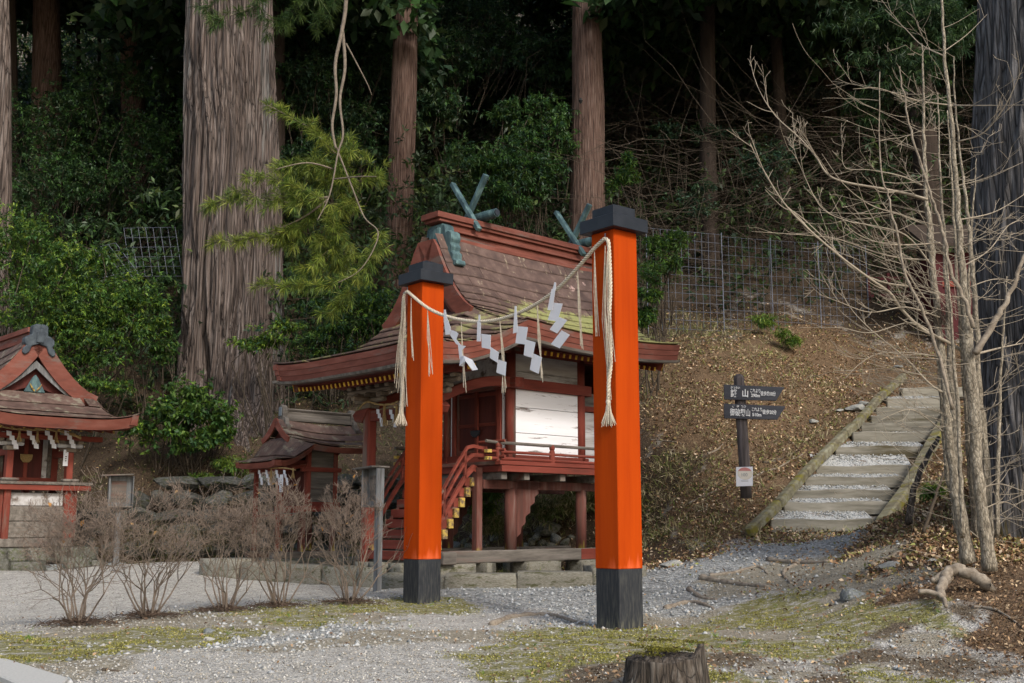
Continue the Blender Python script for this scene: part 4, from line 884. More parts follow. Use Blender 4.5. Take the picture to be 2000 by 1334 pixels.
def twisted(path, R, r, pitch, strands=3, n=5):
    P = resample(path, pitch / 9); mbs = [MB() for _ in range(strands)]
    for s in range(strands):
        pts = []
        for i, p in enumerate(P):
            d = (P[min(i + 1, len(P) - 1)] - P[max(i - 1, 0)]).normalized(); u = Vector((gF.S[0], gF.S[1], 0)); v = d.cross(u).normalized(); u = v.cross(d)
            a = 2 * math.pi * (i / 9 + s / strands); pts.append(p + u * math.cos(a) * R + v * math.sin(a) * R)
        mbs[s].tube(pts, r, n=n)
    return mbs
ropeF = Frame(cR, math.atan2(cL.y - cR.y, cL.x - cR.x) - math.pi / 2, 0)
def gp_plane(px, py, a):
    b, z = ropeF.ona(px, py, a - .015); return ropeF.w(a - .015, b, z)
rope = thing('sacred_rope', 'pale twisted straw rope slung between the two gate posts with knotted ends hanging down', 'rope', gp_plane(960, 625, -.035))
main_path = smooth_path([gp_plane(x, y, -.035) for x, y in ((796, 569), (835, 601), (880, 620), (935, 628), (985, 621), (1040, 598), (1090, 563), (1130, 521), (1160, 486), (1181, 466))], 8)
for mb in twisted(main_path, .0105, .0100, .085): mb.build('rope_strand', M_rope, rope, smooth=True, world=True)
for path in ([(1181, 466), (1188, 472), (1190, 500), (1192, 560), (1190, 620), (1193, 700), (1189, 745), (1188, 785)], [(796, 569), (789, 578), (786, 620), (784, 680), (785, 740), (784, 792)]):
    P = smooth_path([gp_plane(x, y, -.03) for x, y in path], 6)
    for mb in twisted(P, .0105, .0100, .10): mb.build('hanging_end', M_rope, rope, smooth=True, world=True)
rr = random.Random(8)
for x, y, L in ((1188, 783, .26), (784, 790, .27)):
    mb = MB(); p = gp_plane(x, y, -.03); tuft_stalks(p + Vector((0, 0, .01)), 46, L * .9, .0045, .075, mb, rr); mb.tube([p + Vector((0, 0, .03)), p + Vector((0, 0, -.01)), p + Vector((0, 0, -.05))], [.015, .024, .012], n=8)
    mb.build('tassel', M_rope, rope, world=True)
for x, y in ((796, 569), (1182, 466)):
    p = gp_plane(x, y, -.005); MB().tube([p + Vector((0, 0, .05)), p + Vector((0, 0, -.02)), p - Vector((gF.S[0] * .05, gF.S[1] * .05, .02))], .006, n=6).build('iron_hook', M_wire, rope, world=True)
def threads(pts, k, mb, spread=.008):
    P = [gp_plane(x, y, -.05) for x, y in pts]; L = len(P)
    for j in range(k):
        o = [Vector((rr.uniform(-1, 1) * spread, 0, rr.uniform(-1, 1) * spread)) * (1 + 2.2 * i / (L - 1)) for i in range(L)]
        Q = [p + q for p, q in zip(P, o)]; Q[-1].z += rr.uniform(-.03, .03); Q[0] = P[0]
        mb.tube(Q, .0032, n=4)
for pts in ([(803, 582), (804, 640), (805, 703)], [(835, 606), (837, 660), (841, 732)], [(901, 628), (904, 690), (907, 760)], [(976, 625), (981, 690), (984, 766)], [(1049, 596), (1053, 660), (1058, 738)], [(1128, 531), (1131, 600), (1134, 676)], [(1161, 492), (1163, 570), (1165, 655)]):
    mb = MB(); threads(pts, 5, mb); mb.build('hanging_thread', M_thread, rope, world=True)
for pts in ([(1182, 480), (1180, 620), (1186, 785)], [(1186, 490), (1187, 600), (1196, 708)], [(791, 575), (779, 690), (778, 760)], [(791, 585), (791, 690), (789, 800)]):
    mb = MB(); threads(pts, 6, mb, .014); mb.build('hanging_thread', M_thread, rope, world=True)
Q0 = lambda L: [(740 + x / 3.706, 490 + y / 3.706) for x, y in L]
STR = [
 ('curled zigzag paper streamer, lowest fold blown up, nearest the farther orange post', [[(470, 425), (482, 425), (492, 482), (469, 482)], [(468, 478), (492, 478), (520, 560), (512, 605), (482, 608)], [(498, 562), (560, 585), (574, 600), (560, 640), (600, 690), (560, 675), (515, 610)], [(572, 678), (630, 690), (600, 720), (612, 830), (598, 830), (582, 770)], [(590, 765), (640, 762), (690, 790), (735, 862), (705, 868), (680, 868), (655, 800), (622, 838), (605, 835)]]),
 ('straight zigzag paper streamer, second along the rope from the farther post', [[(722, 462), (732, 462), (735, 512), (718, 512)], [(712, 510), (738, 520), (736, 655), (708, 655)], [(740, 600), (810, 608), (806, 712), (745, 700)], [(808, 695), (868, 735), (858, 810), (803, 775)], [(862, 785), (922, 805), (915, 905), (850, 880)]]),
 ('zigzag paper streamer hanging in front of the roof corner, third from the farther post', [[(983, 398), (996, 400), (998, 452), (980, 452)], [(980, 450), (998, 450), (1005, 590), (970, 598)], [(1003, 545), (1078, 552), (1060, 678), (988, 668)], [(1060, 640), (1133, 662), (1110, 775), (1048, 755)], [(1112, 740), (1180, 770), (1155, 890), (1092, 860)]]),
 ('highest zigzag paper streamer, slanting, in front of the mossy roof boards', [[(1270, 226), (1282, 230), (1280, 278), (1258, 276)], [(1250, 275), (1278, 275), (1255, 430), (1220, 428)], [(1262, 375), (1330, 382), (1292, 510), (1222, 500)], [(1305, 478), (1363, 502), (1290, 598), (1236, 568)], [(1322, 575), (1382, 608), (1308, 706), (1245, 675)]])]
for label, polys in STR:
    p0 = gp_plane(*Q0([polys[0][0]])[0], -.06)
    t = thing('paper_streamer', label, 'paper streamer', p0, 0, 'white paper streamers on the gate rope')
    for i, pl in enumerate(polys):
        V_ = [gp_plane(x, y, -.058 - .012 * (i % 2)) for x, y in Q0(pl)]
        if len(polys[4]) > 5 and i == 4: V_ = [v + Vector((0, 0, 0)) - Vector((gF.S[0], gF.S[1], 0)) * (.05 * abs(math.sin(k_ * 1.3))) for k_, v in enumerate(V_)]
        MB().prism(V_, (gF.S[0] * .002, gF.S[1] * .002, 0)).build('paper_fold', M_paper, t, world=True)

# straw ropes with paper on the three shrines
def small_rope(frame, a, pts, r, label, papers, tufts, mpap=M_paper, scale=1.0, loose_end=None):
    P = smooth_path([frame.w(a, *frame.ona(x, y, a)) for x, y in pts], 6)
    t = thing('straw_rope', label, 'straw rope', P[len(P) // 2])
    n = len(P); rad = [r * (.35 + .65 * min(1, 4 * min(i, n - 1 - i) / n + .2)) for i in range(n)]
    if loose_end: rad = [r * (.5 + .7 * i / n) for i in range(n)]
    for s in range(2):
        mb = MB(); Q = []
        for i, p in enumerate(P): an = i * 1.1 + s * math.pi; Q.append(p + Vector((0, math.cos(an) * r * .45, math.sin(an) * r * .45)))
        mb.tube(Q, [x * .7 for x in rad], n=6); mb.build('rope_strand', M_straw, t, world=True)
    for (x, y0, y1, x1) in tufts:
        mb = MB(); p = frame.w(a - .01, *frame.ona(x, y0, a)); q = frame.w(a - .01, *frame.ona(x1, y1, a)); tuft_stalks(p, 22, (p - q).length, .004 * scale, .05 * scale, mb, rr); mb.build('straw_tuft', M_straw, t, world=True)
    return t
def small_paper(frame, a, x, y, s, label, group, flip=1):
    A0 = frame.w(a, *frame.ona(x, y, a)); t = thing('paper_streamer', label, 'paper streamer', A0, 0, group)
    z = [(0, 0), (.35, .28), (.65, .55), (.85, .80)]; T = Vector((frame.T[0], frame.T[1], 0)) * -1
    for i, (dx, dy) in enumerate(z):
        c = A0 + T * dx * s * .55 * flip + Vector((0, 0, -dy * s - .02)) + Vector((frame.S[0], frame.S[1], 0)) * (-.006 * (i % 2))
        w, h = s * .30, s * .34
        MB().prism([c, c + T * w + Vector((0, 0, -h * .12)), c + T * (w + .03 * s) + Vector((0, 0, -h)), c + T * .03 * s + Vector((0, 0, -h * .9))], Vector((frame.S[0], frame.S[1], 0)) * .002).build('paper_fold', M_paper, t, world=True)
small_rope(mainF, -1.52, [(700, 800), (716, 785), (740, 790), (765, 789), (778, 783)], .014, 'thin brown straw rope tied round the porch post of the big shrine', None, [(752, 790, 832, 750), (776, 790, 830, 778)])
small_paper(mainF, -1.53, 735, 796, .22, 'left paper streamer on the big shrine porch, against the red post', 'paper streamers on the big shrine porch')
small_paper(mainF, -1.53, 760, 797, .22, 'paper streamer on the big shrine porch next to the hanging rope tassel', 'paper streamers on the big shrine porch')
small_rope(smallF, -.62, [(500, 912), (530, 914), (555, 914), (578, 918)], .010, 'short straw rope under the eave of the small shrine', None, [(531, 914, 944, 531), (574, 914, 926, 583)], scale=.7)
for x, w_ in ((504, 'first and leftmost'), (518, 'second'), (538, 'third'), (553, 'last and rightmost')):
    small_paper(smallF, -.63, x, 915, .21, w_ + ' paper streamer under the eave of the small shrine', 'paper streamers on the small shrine')
small_rope(leftF, -.14, [(-30, 828), (0, 832), (20, 836), (50, 839), (90, 839), (125, 843), (158, 855)], .022, 'thick tapering straw rope across the front of the left shrine', None, [(38, 842, 864, 34), (73, 842, 866, 73), (110, 842, 866, 108)], loose_end=True)
for x, w_ in ((13, 'paper streamer beside the left bracket of the left shrine rope'), (53, 'narrow paper streamer between two straw tufts of the left shrine'), (88, 'widest paper streamer on the left shrine rope, over the door edge'), (126, 'paper streamer in front of the right post of the left shrine')):
    small_paper(leftF, -.16, x, 838, .24, w_, 'paper streamers on the left shrine', flip=1)

FONT = None
def lettering(text, size, parent, loc, rot, name='lettering', m=M_letter, sx=1.0, align='LEFT', bold=.0):
    c = D.curves.new('t', 'FONT'); c.body = text; c.size = size; c.extrude = .0015; c.offset = bold; c.align_x = align; c.align_y = 'CENTER'
    o = D.objects.new('t', c); COL.objects.link(o); bpy.context.view_layer.update()
    me = D.meshes.new_from_object(o.evaluated_get(bpy.context.evaluated_depsgraph_get())); D.objects.remove(o)
    me.materials.clear(); me.materials.append(m)
    x = link(name, me, parent); x.location = loc; x.rotation_euler = rot; x.scale = (sx, 1, 1); return x
def face_rot(frame_ang): return (math.pi / 2, 0, frame_ang)
# paper tags with brush writing
def paper_tag(frame, a, x0, y0, x1, y1, chars, label):
    p = frame.w(a, *frame.ona(x0, y0, a)); q = frame.w(a, *frame.ona(x1, y0, a)); h = (frame.w(a, *frame.ona(x0, y1, a)) - p).z
    w = (Vector((q.x, q.y, 0)) - Vector((p.x, p.y, 0))).length
    t = thing('paper_tag', label, 'paper tag', (p.x, p.y, p.z), frame.ang - math.pi / 2)
    MB().box(0, w, -.004, 0, h, 0).build('sheet', M_paper, t)
    for (u, v, du, dv) in chars:      # the brush strokes are too small to read in the photograph: small ink marks only
        MB().box(w * u, w * (u + du), -.0055, -.0042, h * v, h * (v + dv)).build('ink_mark', M_ink, t)
paper_tag(leftF, -.062, 124.5, 878, 134, 910, [(.42, .08, .2, .03), (.42, .16, .2, .03), (.40, .40, .3, .06), (.38, .53, .28, .05), (.40, .66, .26, .05), (.2, .3, .05, .02), (.8, .37, .06, .02)], 'small white paper with black brush writing on the left shrine post')
paper_tag(smallF, -.66, 547, 927, 553.5, 961, [(.4, .30, .2, .03), (.4, .43, .25, .03), (.35, .56, .4, .05), (.45, .78, .25, .03), (.4, .88, .3, .04)], 'long narrow white paper with brush writing hanging at the small shrine')

# ================================================================ SIGNPOST, NOTICE BOXES, STAIRS, FENCES
gs = at(1456, 938, 15.6)
sp = thing('signpost', 'dark wooden trail signpost with two pointed boards lettered in white', 'signpost', (gs.x, gs.y, gs.z))
PX = 15.6 / F_PX * 1.0
def sz(px): return px * 15.6 / F_PX
top = at(1456, 731, 15.6).z - gs.z
lean = -sz(10)
pts = [(0, 0, -.25), (0, 0, 0), (lean * .4, 0, top * .6), (lean * .62, 0, top - .07), (lean * .62, 0, top - .02), (lean * .62, 0, top)]
MB().tube(pts, [.078, .078, .078, .076, .062, .030], n=18).build('post', M_signpost, sp, smooth=True)
def sign_board(x0, y0, x1t, x1b, y1, texts):
    p = at(x0, y0, 15.6 - .12) - Vector(gs); q = at(x0, y1, 15.6 - .12) - Vector(gs)
    w1, w2 = sz(x1t - x0), sz(x1b - x0); h = p.z - q.z; sl = .045
    o = MB().prism([(0, 0, 0), (w1, 0, -w1 * sl), (w2 + .02, 0, -h - w2 * sl * .6), (.0, 0, -h)], (0, .035, 0)).build('sign_board', M_signwood, sp, bevel=.003)
    o.location = p
    for txt, u, v, size, sx, bold in texts:
        lettering(txt, sz(size), o, (sz(u), -.004, -sz(v)), (math.pi / 2, math.radians(2.2), 0), 'lettering', M_letter, sx=sx, bold=bold)
sign_board(1414, 751, 1532, 1512, 780, [('かたらい', 12.5, 6, 5.2, .9, .001), ('談', 12, 18, 16.5, .82, .002), ('山', 34, 18, 16.5, .82, .003), ('これより', 50, 12.5, 8.6, .62, .001), ('290m', 52, 21.5, 9.0, .85, .0015), ('徒歩約10分', 70.5, 18, 9.6, .62, .001)])
sign_board(1414, 788, 1534, 1514, 817, [('ご   は  れつ', 15, 5.5, 5.4, .95, .001), ('御破裂山', 11, 18, 15.6, .64, .0015), ('これより', 53, 12, 8.6, .62, .001), ('510m', 54, 22, 8.8, .9, .0015), ('徒歩20分', 74, 17, 9.6, .72, .001)])
M_posterp = mat('poster_print', [(0.55, 0.50, 0.42), (0.62, 0.58, 0.52)], bump=0)
M_pink = mat('poster_red_print', [(0.42, 0.16, 0.15), (0.48, 0.22, 0.20)], bump=0)
M_grey = mat('poster_grey_print', [(0.22, 0.24, 0.25), (0.3, 0.3, 0.3)], bump=0)
pp = at(1438, 950, 15.3)
po = thing('poster', 'small white poster with a red and beige round print at the foot of the signpost', 'poster', (pp.x, pp.y, pp.z)); po.rotation_euler = (math.radians(-9), 0, 0)
sz2 = lambda v: v * 15.3 / F_PX
MB().prism([(0, 0, 0), (sz2(32), 0, sz2(1)), (sz2(35), 0, sz2(39)), (sz2(2), 0, sz2(38))], (0, .008, 0)).build('poster_board', M_paper, po)
MB().prism([(sz2(18.5 + 14.5 * math.cos(t)), -.001, sz2(25 + 12 * math.sin(t))) for t in [k * math.pi / 12 for k in range(24)]], (0, -.0015, 0)).build('round_print', M_posterp, po)
MB().prism([(sz2(18.5 + 14.5 * math.cos(t)), -.0035, sz2(25.2 + 12 * math.sin(t))) for t in [math.radians(25 + 130 * k / 10) for k in range(11)]], (0, -.0015, 0)).build('red_print', M_pink, po)
lettering('100', sz2(9), po, (sz2(10), -.004, sz2(22.5)), (math.pi / 2, 0, 0), 'poster_number', M_grey)
box('grey_print', M_grey, po, sz2(10), sz2(24), -.003, -.001, sz2(10), sz2(11), 0)

def notice_box(px, py_top, py_base, Y, wpx, hpx, ang, label):
    b = at(px, py_base, Y); t = thing('notice_box', label, 'notice box', (b.x, b.y, b.z), ang)
    H = (at(px, py_top, Y).z - b.z); s = Y / F_PX; w = wpx * s; h = hpx * s
    MB().box(-.045, .045, -.035, .035, -.1, H + .02).build('post', M_greywoodz, t, bevel=.005)
    z0 = H - h
    box('side_board', M_greywoodz, t, -w / 2, -w / 2 + .02, -.16, -.04, z0, H); box('side_board', M_greywoodz, t, w / 2 - .02, w / 2, -.16, -.04, z0, H)
    box('back_board', M_greywoodz, t, -w / 2 + .021, w / 2 - .021, -.06, -.04, z0, H); box('bottom_board', M_greywood, t, -w / 2 + .021, w / 2 - .021, -.155, -.061, z0, z0 + .02)
    MB().box(-w / 2 - .05, w / 2 + .05, -.22, .06, H + .002, H + .024, Matrix.Rotation(math.radians(-3), 4, 'Y')).build('lid', M_greywood, t, bevel=.004)
    box('paper_slip', M_greywood, t, -w / 2 + .05, w / 2 - .10, -.066, -.062, z0 + .08, H - .08, 0)
    return t
notice_box(737, 916, 1146, 14.0, 50, 74, math.radians(-47), 'grey weathered notice box on a post just left of the farther orange post')
notice_box(226, 930, 1098, 17.6, 46, 60, math.radians(28), 'grey weathered notice box on a post behind the leftmost bare shrubs')

# timber path stairs
stt = thing('trail_stairs', 'mossy timber-edged gravel steps climbing the slope beside the trail signpost', 'stairs', at(1609, 1020, 15.5))
for i, ((x0, x1), y, Y) in enumerate(zip(stair_x, stair_y, stair_Y)):
    p, q = at(x0 - 3, y, Y), at(x1 + 4, y - 2, Y); z0 = p.z - stt.location.z
    th = (.14 + .01 * ((i * 7) % 3))
    n = 7; T, Bm = [], []
    for k in range(n):
        c = p.lerp(q, k / (n - 1)) - stt.location; wob = .012 * math.sin(i * 2.1 + k * 1.3)
        T.append(c + Vector((0, 0, wob))); Bm.append(c + Vector((0, -.01, -th - .04)))
    MB().ribbon(T, Bm, (0, .15, 0)).build('step_timber', M_log, stt, bevel=.014)
gravel_t = []
FACE = [.125] * 5 + [.16] * 7
def tread_z(i, f):      # gravel slopes up from just under one timber's top to the foot of the next
    z0 = at(stair_x[i][0], stair_y[i], stair_Y[i]).z - .015
    z1 = (at(stair_x[i + 1][0], stair_y[i + 1], stair_Y[i + 1]).z if i < 11 else z0 + .2) - FACE[i]
    return z0 + (max(z1, z0 + .01) - z0) * f
for i in range(12):   # gravel treads filling behind each timber
    (x0, x1), y, Y = stair_x[i], stair_y[i], stair_Y[i]; p, q = at(x0, y, Y), at(x1, y - 2, Y)
    nn = 8; mb = MB(); V_ = []
    for r_ in range(4):
        for k in range(nn): c = p.lerp(q, k / (nn - 1)); V_.append(Vector((c.x, Y + .08 + .34 * r_ / 3, tread_z(i, r_ / 3) + .010 * math.sin(k * 2 + i + r_))) - stt.location)
    mb.add(V_, [(a * nn + k, a * nn + k + 1, (a + 1) * nn + k + 1, (a + 1) * nn + k) for a in range(3) for k in range(nn - 1)])
    mb.build('gravel_tread', mat('stair_gravel', [(0.22, 0.23, 0.23), (0.35, 0.36, 0.36), (0.50, 0.505, 0.50)], scale=38, rough=.95, bump=1, bdist=.02, stain=(.12, .08, .05), stain_scale=3, stain_amt=.2), stt, smooth=True)
def rail(pts, w, h, m, name):
    P = [Vector(p) - stt.location for p in pts]
    for a, b in zip(P, P[1:]): MB().beam(a, a.lerp(b, .992), w, h).build(name, m, stt, bevel=.025)
rail([at(1462, 1040, 15.05), at(1520, 985, 15.75), at(1572, 925, 16.6), at(1650, 848, 17.9), at(1668, 832, 18.1)], .12, .15, M_logmoss, 'edge_timber')
rail([at(1668, 834, 18.1), at(1716, 778, 19.3), at(1765, 735, 20.3)], .12, .14, M_logmoss, 'edge_timber')
rail([at(1722, 1022, 15.0), at(1768, 960, 15.75), at(1795, 912, 16.5), at(1812, 880, 17.0)], .16, .15, M_logmoss, 'edge_timber')
rail([at(1814, 878, 17.1), at(1860, 800, 18.6)], .18, .15, M_logmoss, 'edge_timber')

def wire_fence(name, label, A_, B_, H, nv, nh, post_at=(), cat='fence'):
    t = thing(name, label, cat, A_); A_, B_ = Vector(A_), Vector(B_); d = B_ - A_
    def bz(u): p = A_ + d * u; return Vector((p.x, p.y, p.z))
    for k in range(nv + 1):
        p = bz(k / nv); MB().tube([p, p + Vector((0, 0, H))], .0045, n=4).build('upright_wire', M_wire, t, world=True)
    for k in range(nh + 1):
        p = bz(0) + Vector((0, 0, H * k / nh)); q = bz(1) + Vector((0, 0, H * k / nh)); MB().tube([p, q], .0045, n=4).build('level_wire', M_wire, t, world=True)
    for u in post_at: p = bz(u); MB().tube([p + Vector((0, 0, -.3)), p + Vector((0, 0, H + .05))], .010, n=6).build('fence_post', M_wire, t, world=True)
    return t
f0 = at(1266, 648, 22.4); f1 = at(1415, 655, 23.2); f2 = at(1700, 668, 24.2)
wire_fence('wire_fence', 'blue-grey wire mesh fence panel just right of the nearer orange post, halfway up the slope', f0 - Vector((0, 0, .1)), f1 - Vector((0, 0, .1)), at(1266, 445, 22.4).z - f0.z + .1, 11, 12, (0, 1))
wire_fence('wire_fence', 'longer blue-grey wire mesh fence panel behind the bare saplings', f1 - Vector((0, 0, .05)), f2 - Vector((0, 0, .05)), at(1415, 458, 23.2).z - f1.z, 22, 11, (.33, .66, 1))
lf = wire_fence('wire_fence', 'tilted blue-grey wire mesh panel between the green bush and the giant cedar trunk', at(255, 540, 22.3), at(352, 560, 22.0), 1.05, 7, 5, ())
lf.rotation_euler = (0, math.radians(-11), 0)
lf2 = wire_fence('wire_fence', 'steeply leaning corner of wire mesh poking out of the green bush', at(190, 560, 21.9), at(262, 600, 21.7), .9, 6, 5, ())
lf2.rotation_euler = (0, math.radians(-38), 0)

# dark red building glimpsed through the saplings
bp0 = at(1838, 690, 22.6)
rb = thing('red_building', 'dark red building wall glimpsed behind the saplings up the slope', 'building', (bp0.x, bp0.y, bp0.z))
box('wall', M_redbuild, rb, 0, 2.6, 0, 1.6, -.6, 2.15); box('corner_post', M_redbuild, rb, -.06, .10, -.06, .10, -.6, 2.2)
box('wall_beam', M_redx, rb, 0, 2.6, -.04, -.002, 1.4, 1.52); MB().prism([(-.35, -.35, 2.2), (3.0, -.35, 2.2), (3.0, .8, 2.9), (-.35, .8, 2.9)], (0, 0, .07)).build('roof', M_barkdark, rb)
box('window_grille', M_redpanel, rb, .9, 1.9, -.03, -.003, .4, 1.25)
# low dark red fence rail left of it
rf = thing('red_fence', 'low dark red rail fence disappearing behind the bare saplings', 'fence', at(1700, 640, 25.0))
for z in (.35, .75, 1.15): MB().beam((0, 0, z), (2.0, .3, z + .1), .05, .07).build('fence_rail', M_redbuild, rf)
for k in range(5): MB().beam((.5 * k, .075 * k, -.4), (.5 * k, .075 * k, 1.3), .07, .07).build('fence_post', M_redbuild, rf)

# stone slab corner bottom left, retaining wall
sl = MB(); c = [gp(-90, 1286), gp(14, 1291), gp(132, 1336), gp(100, 1390)]
sl.prism([(p.x, p.y, .005) for p in c], (0, 0, .045)); tag(sl.build('stone_paving', mat('pale_granite', [(.36, .36, .34), (.46, .46, .44)], scale=60, rough=.9, bump=.3, bdist=.003), None, bevel=.008), kind='structure')
rw = thing('retaining_wall', 'rough dry stone retaining wall behind the bare shrubs', 'wall', at(420, 1092, 19.3))
M_wallstone = mat('shaded_wall_stone', [(0.035, 0.036, 0.030), (0.075, 0.076, 0.068), (0.135, 0.14, 0.135)], scale=7, rough=.95, bump=.7, bdist=.015, stain=(0.05, 0.06, 0.02), stain_scale=4, stain_amt=.3, rnd=.35)  # mossy stone; tones lowered to paint in the shade the wall lies in
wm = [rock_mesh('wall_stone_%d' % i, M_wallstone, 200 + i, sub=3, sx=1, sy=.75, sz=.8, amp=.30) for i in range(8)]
rr = random.Random(12)
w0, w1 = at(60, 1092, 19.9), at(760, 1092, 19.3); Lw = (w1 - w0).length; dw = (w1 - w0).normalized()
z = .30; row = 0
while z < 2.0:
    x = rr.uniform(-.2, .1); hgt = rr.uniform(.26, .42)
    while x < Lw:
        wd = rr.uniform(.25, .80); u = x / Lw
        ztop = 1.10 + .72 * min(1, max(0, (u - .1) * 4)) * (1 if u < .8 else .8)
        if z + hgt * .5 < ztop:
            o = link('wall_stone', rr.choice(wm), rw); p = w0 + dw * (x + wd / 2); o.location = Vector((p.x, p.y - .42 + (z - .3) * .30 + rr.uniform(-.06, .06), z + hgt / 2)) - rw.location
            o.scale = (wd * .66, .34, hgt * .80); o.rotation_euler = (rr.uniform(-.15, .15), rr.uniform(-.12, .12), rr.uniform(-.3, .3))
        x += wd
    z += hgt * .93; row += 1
# cut blocks of the platform in front of the small shrine
cb = thing('platform_kerb', 'row of pale grey cut blocks in front of the small shrine', 'kerb', at(640, 1140, 16.2))
kq = [gp(395, 1124), gp(470, 1132), gp(560, 1138), gp(630, 1143), gp(700, 1146), gp(742, 1150)]
for i, (p, q) in enumerate(zip(kq, kq[1:])):
    me = rock_mesh('platform_block', M_kerb, 240 + i, blocky=1, amp=.1); o = link('platform_block', me, cb); d = q - p
    o.location = (p + q) / 2 + Vector((.03, .2, .10)) - cb.location; o.rotation_euler = (0, 0, math.atan2(d.y, d.x)); o.scale = (d.length / 1.6 * .98, .36 / 1.6, .30 / 1.6)

# ================================================================ VEGETATION
def np_tubes(A, Bp, ra, rb, sides=3):
    A, Bp = np.asarray(A, float), np.asarray(Bp, float); ra, rb = np.asarray(ra)[:, None], np.asarray(rb)[:, None]
    d = Bp - A; d /= np.linalg.norm(d, axis=1, keepdims=True) + 1e-9
    up = np.where(np.abs(d[:, 2:3]) < .9, np.array([[0, 0, 1.]]), np.array([[1., 0, 0]])); u = np.cross(d, up); u /= np.linalg.norm(u, axis=1, keepdims=True) + 1e-9; v = np.cross(u, d)
    n = len(A); V_ = np.zeros((n, 2 * sides, 3))
    for j in range(sides):
        an = 2 * math.pi * j / sides; o = u * math.cos(an) + v * math.sin(an); V_[:, j] = A + o * ra; V_[:, sides + j] = Bp + o * rb
    base = (np.arange(n) * 2 * sides)[:, None]
    F_ = np.concatenate([np.stack([base[:, 0] + j, base[:, 0] + (j + 1) % sides, base[:, 0] + sides + (j + 1) % sides, base[:, 0] + sides + j], 1) for j in range(sides)])
    return V_.reshape(-1, 3), F_
def leaves(C, Dr, per, L, Wd, pal, spread=.8, droop=.35, var=.45, rng=RNG, step=.0, fan=1.0):
    """C, Dr: twig tips and directions. returns verts, faces, cols"""
    n = len(C); N = n * per
    c = np.repeat(C, per, 0); dr = np.repeat(Dr, per, 0)
    k = np.tile(np.arange(per), n)
    pos = c - dr * (k[:, None] / max(1, per - 1)) * step
    r = rng.normal(size=(N, 3)); r /= np.linalg.norm(r, axis=1, keepdims=True)
    d = dr * (1.15 - spread) + r * spread * fan; d[:, 2] -= droop * rng.random(N); d /= np.linalg.norm(d, axis=1, keepdims=True)
    nr = rng.normal(size=(N, 3)) * .7 + np.array([0, 0, 1.]); s = np.cross(d, nr); s /= np.linalg.norm(s, axis=1, keepdims=True) + 1e-9
    nn = np.cross(s, d); l = (L * rng.uniform(.65, 1.2, N))[:, None]; w = l * (Wd / L)
    mid = pos + d * l * .45 - nn * l * .0
    V_ = np.stack([pos, mid + s * w * .5 + nn * w * .18, pos + d * l - np.array([0, 0, 1.]) * l * .12, mid - s * w * .5 + nn * w * .18], 1).reshape(-1, 3)
    F_ = np.arange(N * 4).reshape(-1, 4)
    pal = np.array(pal); pick = np.repeat(rng.integers(0, len(pal), n), per); flip = rng.random(N) < .25; pick[flip] = rng.integers(0, len(pal), flip.sum())
    col = pal[pick] * (np.repeat(rng.uniform(1 - var, 1 + var, n), per) * rng.uniform(.8, 1.2, N))[:, None]
    return V_, F_, np.repeat(col, 4, 0)
G_DARK = [(.030, .066, .028), (.040, .085, .032), (.024, .052, .028), (.050, .080, .028)]
G_MID = [(.045, .110, .028), (.062, .140, .032), (.038, .090, .032), (.080, .140, .028)]
G_BRIGHT = [(.13, .22, .028), (.09, .18, .03), (.18, .25, .035), (.065, .14, .03)]
G_YEL = [(.13, .18, .02), (.09, .15, .025)]
G_TEAL = [(.040, .090, .056), (.060, .115, .075), (.035, .075, .048)]
G_PINE = [(.15, .21, .035), (.20, .26, .045), (.10, .165, .035), (.26, .30, .055)]
def clump_pts(ells, n, rng, clumps=26, cr=.30):
    """clustered points near the surface of a set of ellipsoids (cx,cy,cz,rx,ry,rz)"""
    vol = np.array([e[3] * e[5] for e in ells]); pk = rng.choice(len(ells), clumps, p=vol / vol.sum()); E_ = np.array(ells)[pk]
    d = rng.normal(size=(clumps, 3)); d /= np.linalg.norm(d, axis=1, keepdims=True); d[:, 1] = -np.abs(d[:, 1]) * .9 + .15; 
    cc = E_[:, :3] + d * E_[:, 3:] * rng.uniform(.45, 1.0, (clumps, 1))
    q = rng.integers(0, clumps, n); e = E_[q]; rad = rng.uniform(.5, 1.3, clumps)[q][:, None]
    r = rng.normal(size=(n, 3)) * cr * rad * np.minimum(e[:, 3:], 1.6) * np.array([1, 1, .62])
    P = cc[q] + r; out = (P - E_[q][:, :3]) / e[:, 3:]; dr = out / (np.linalg.norm(out, axis=1, keepdims=True) + 1e-6) + rng.normal(size=(n, 3)) * .5; dr[:, 2] += .1
    return P, dr / np.linalg.norm(dr, axis=1, keepdims=True), cc
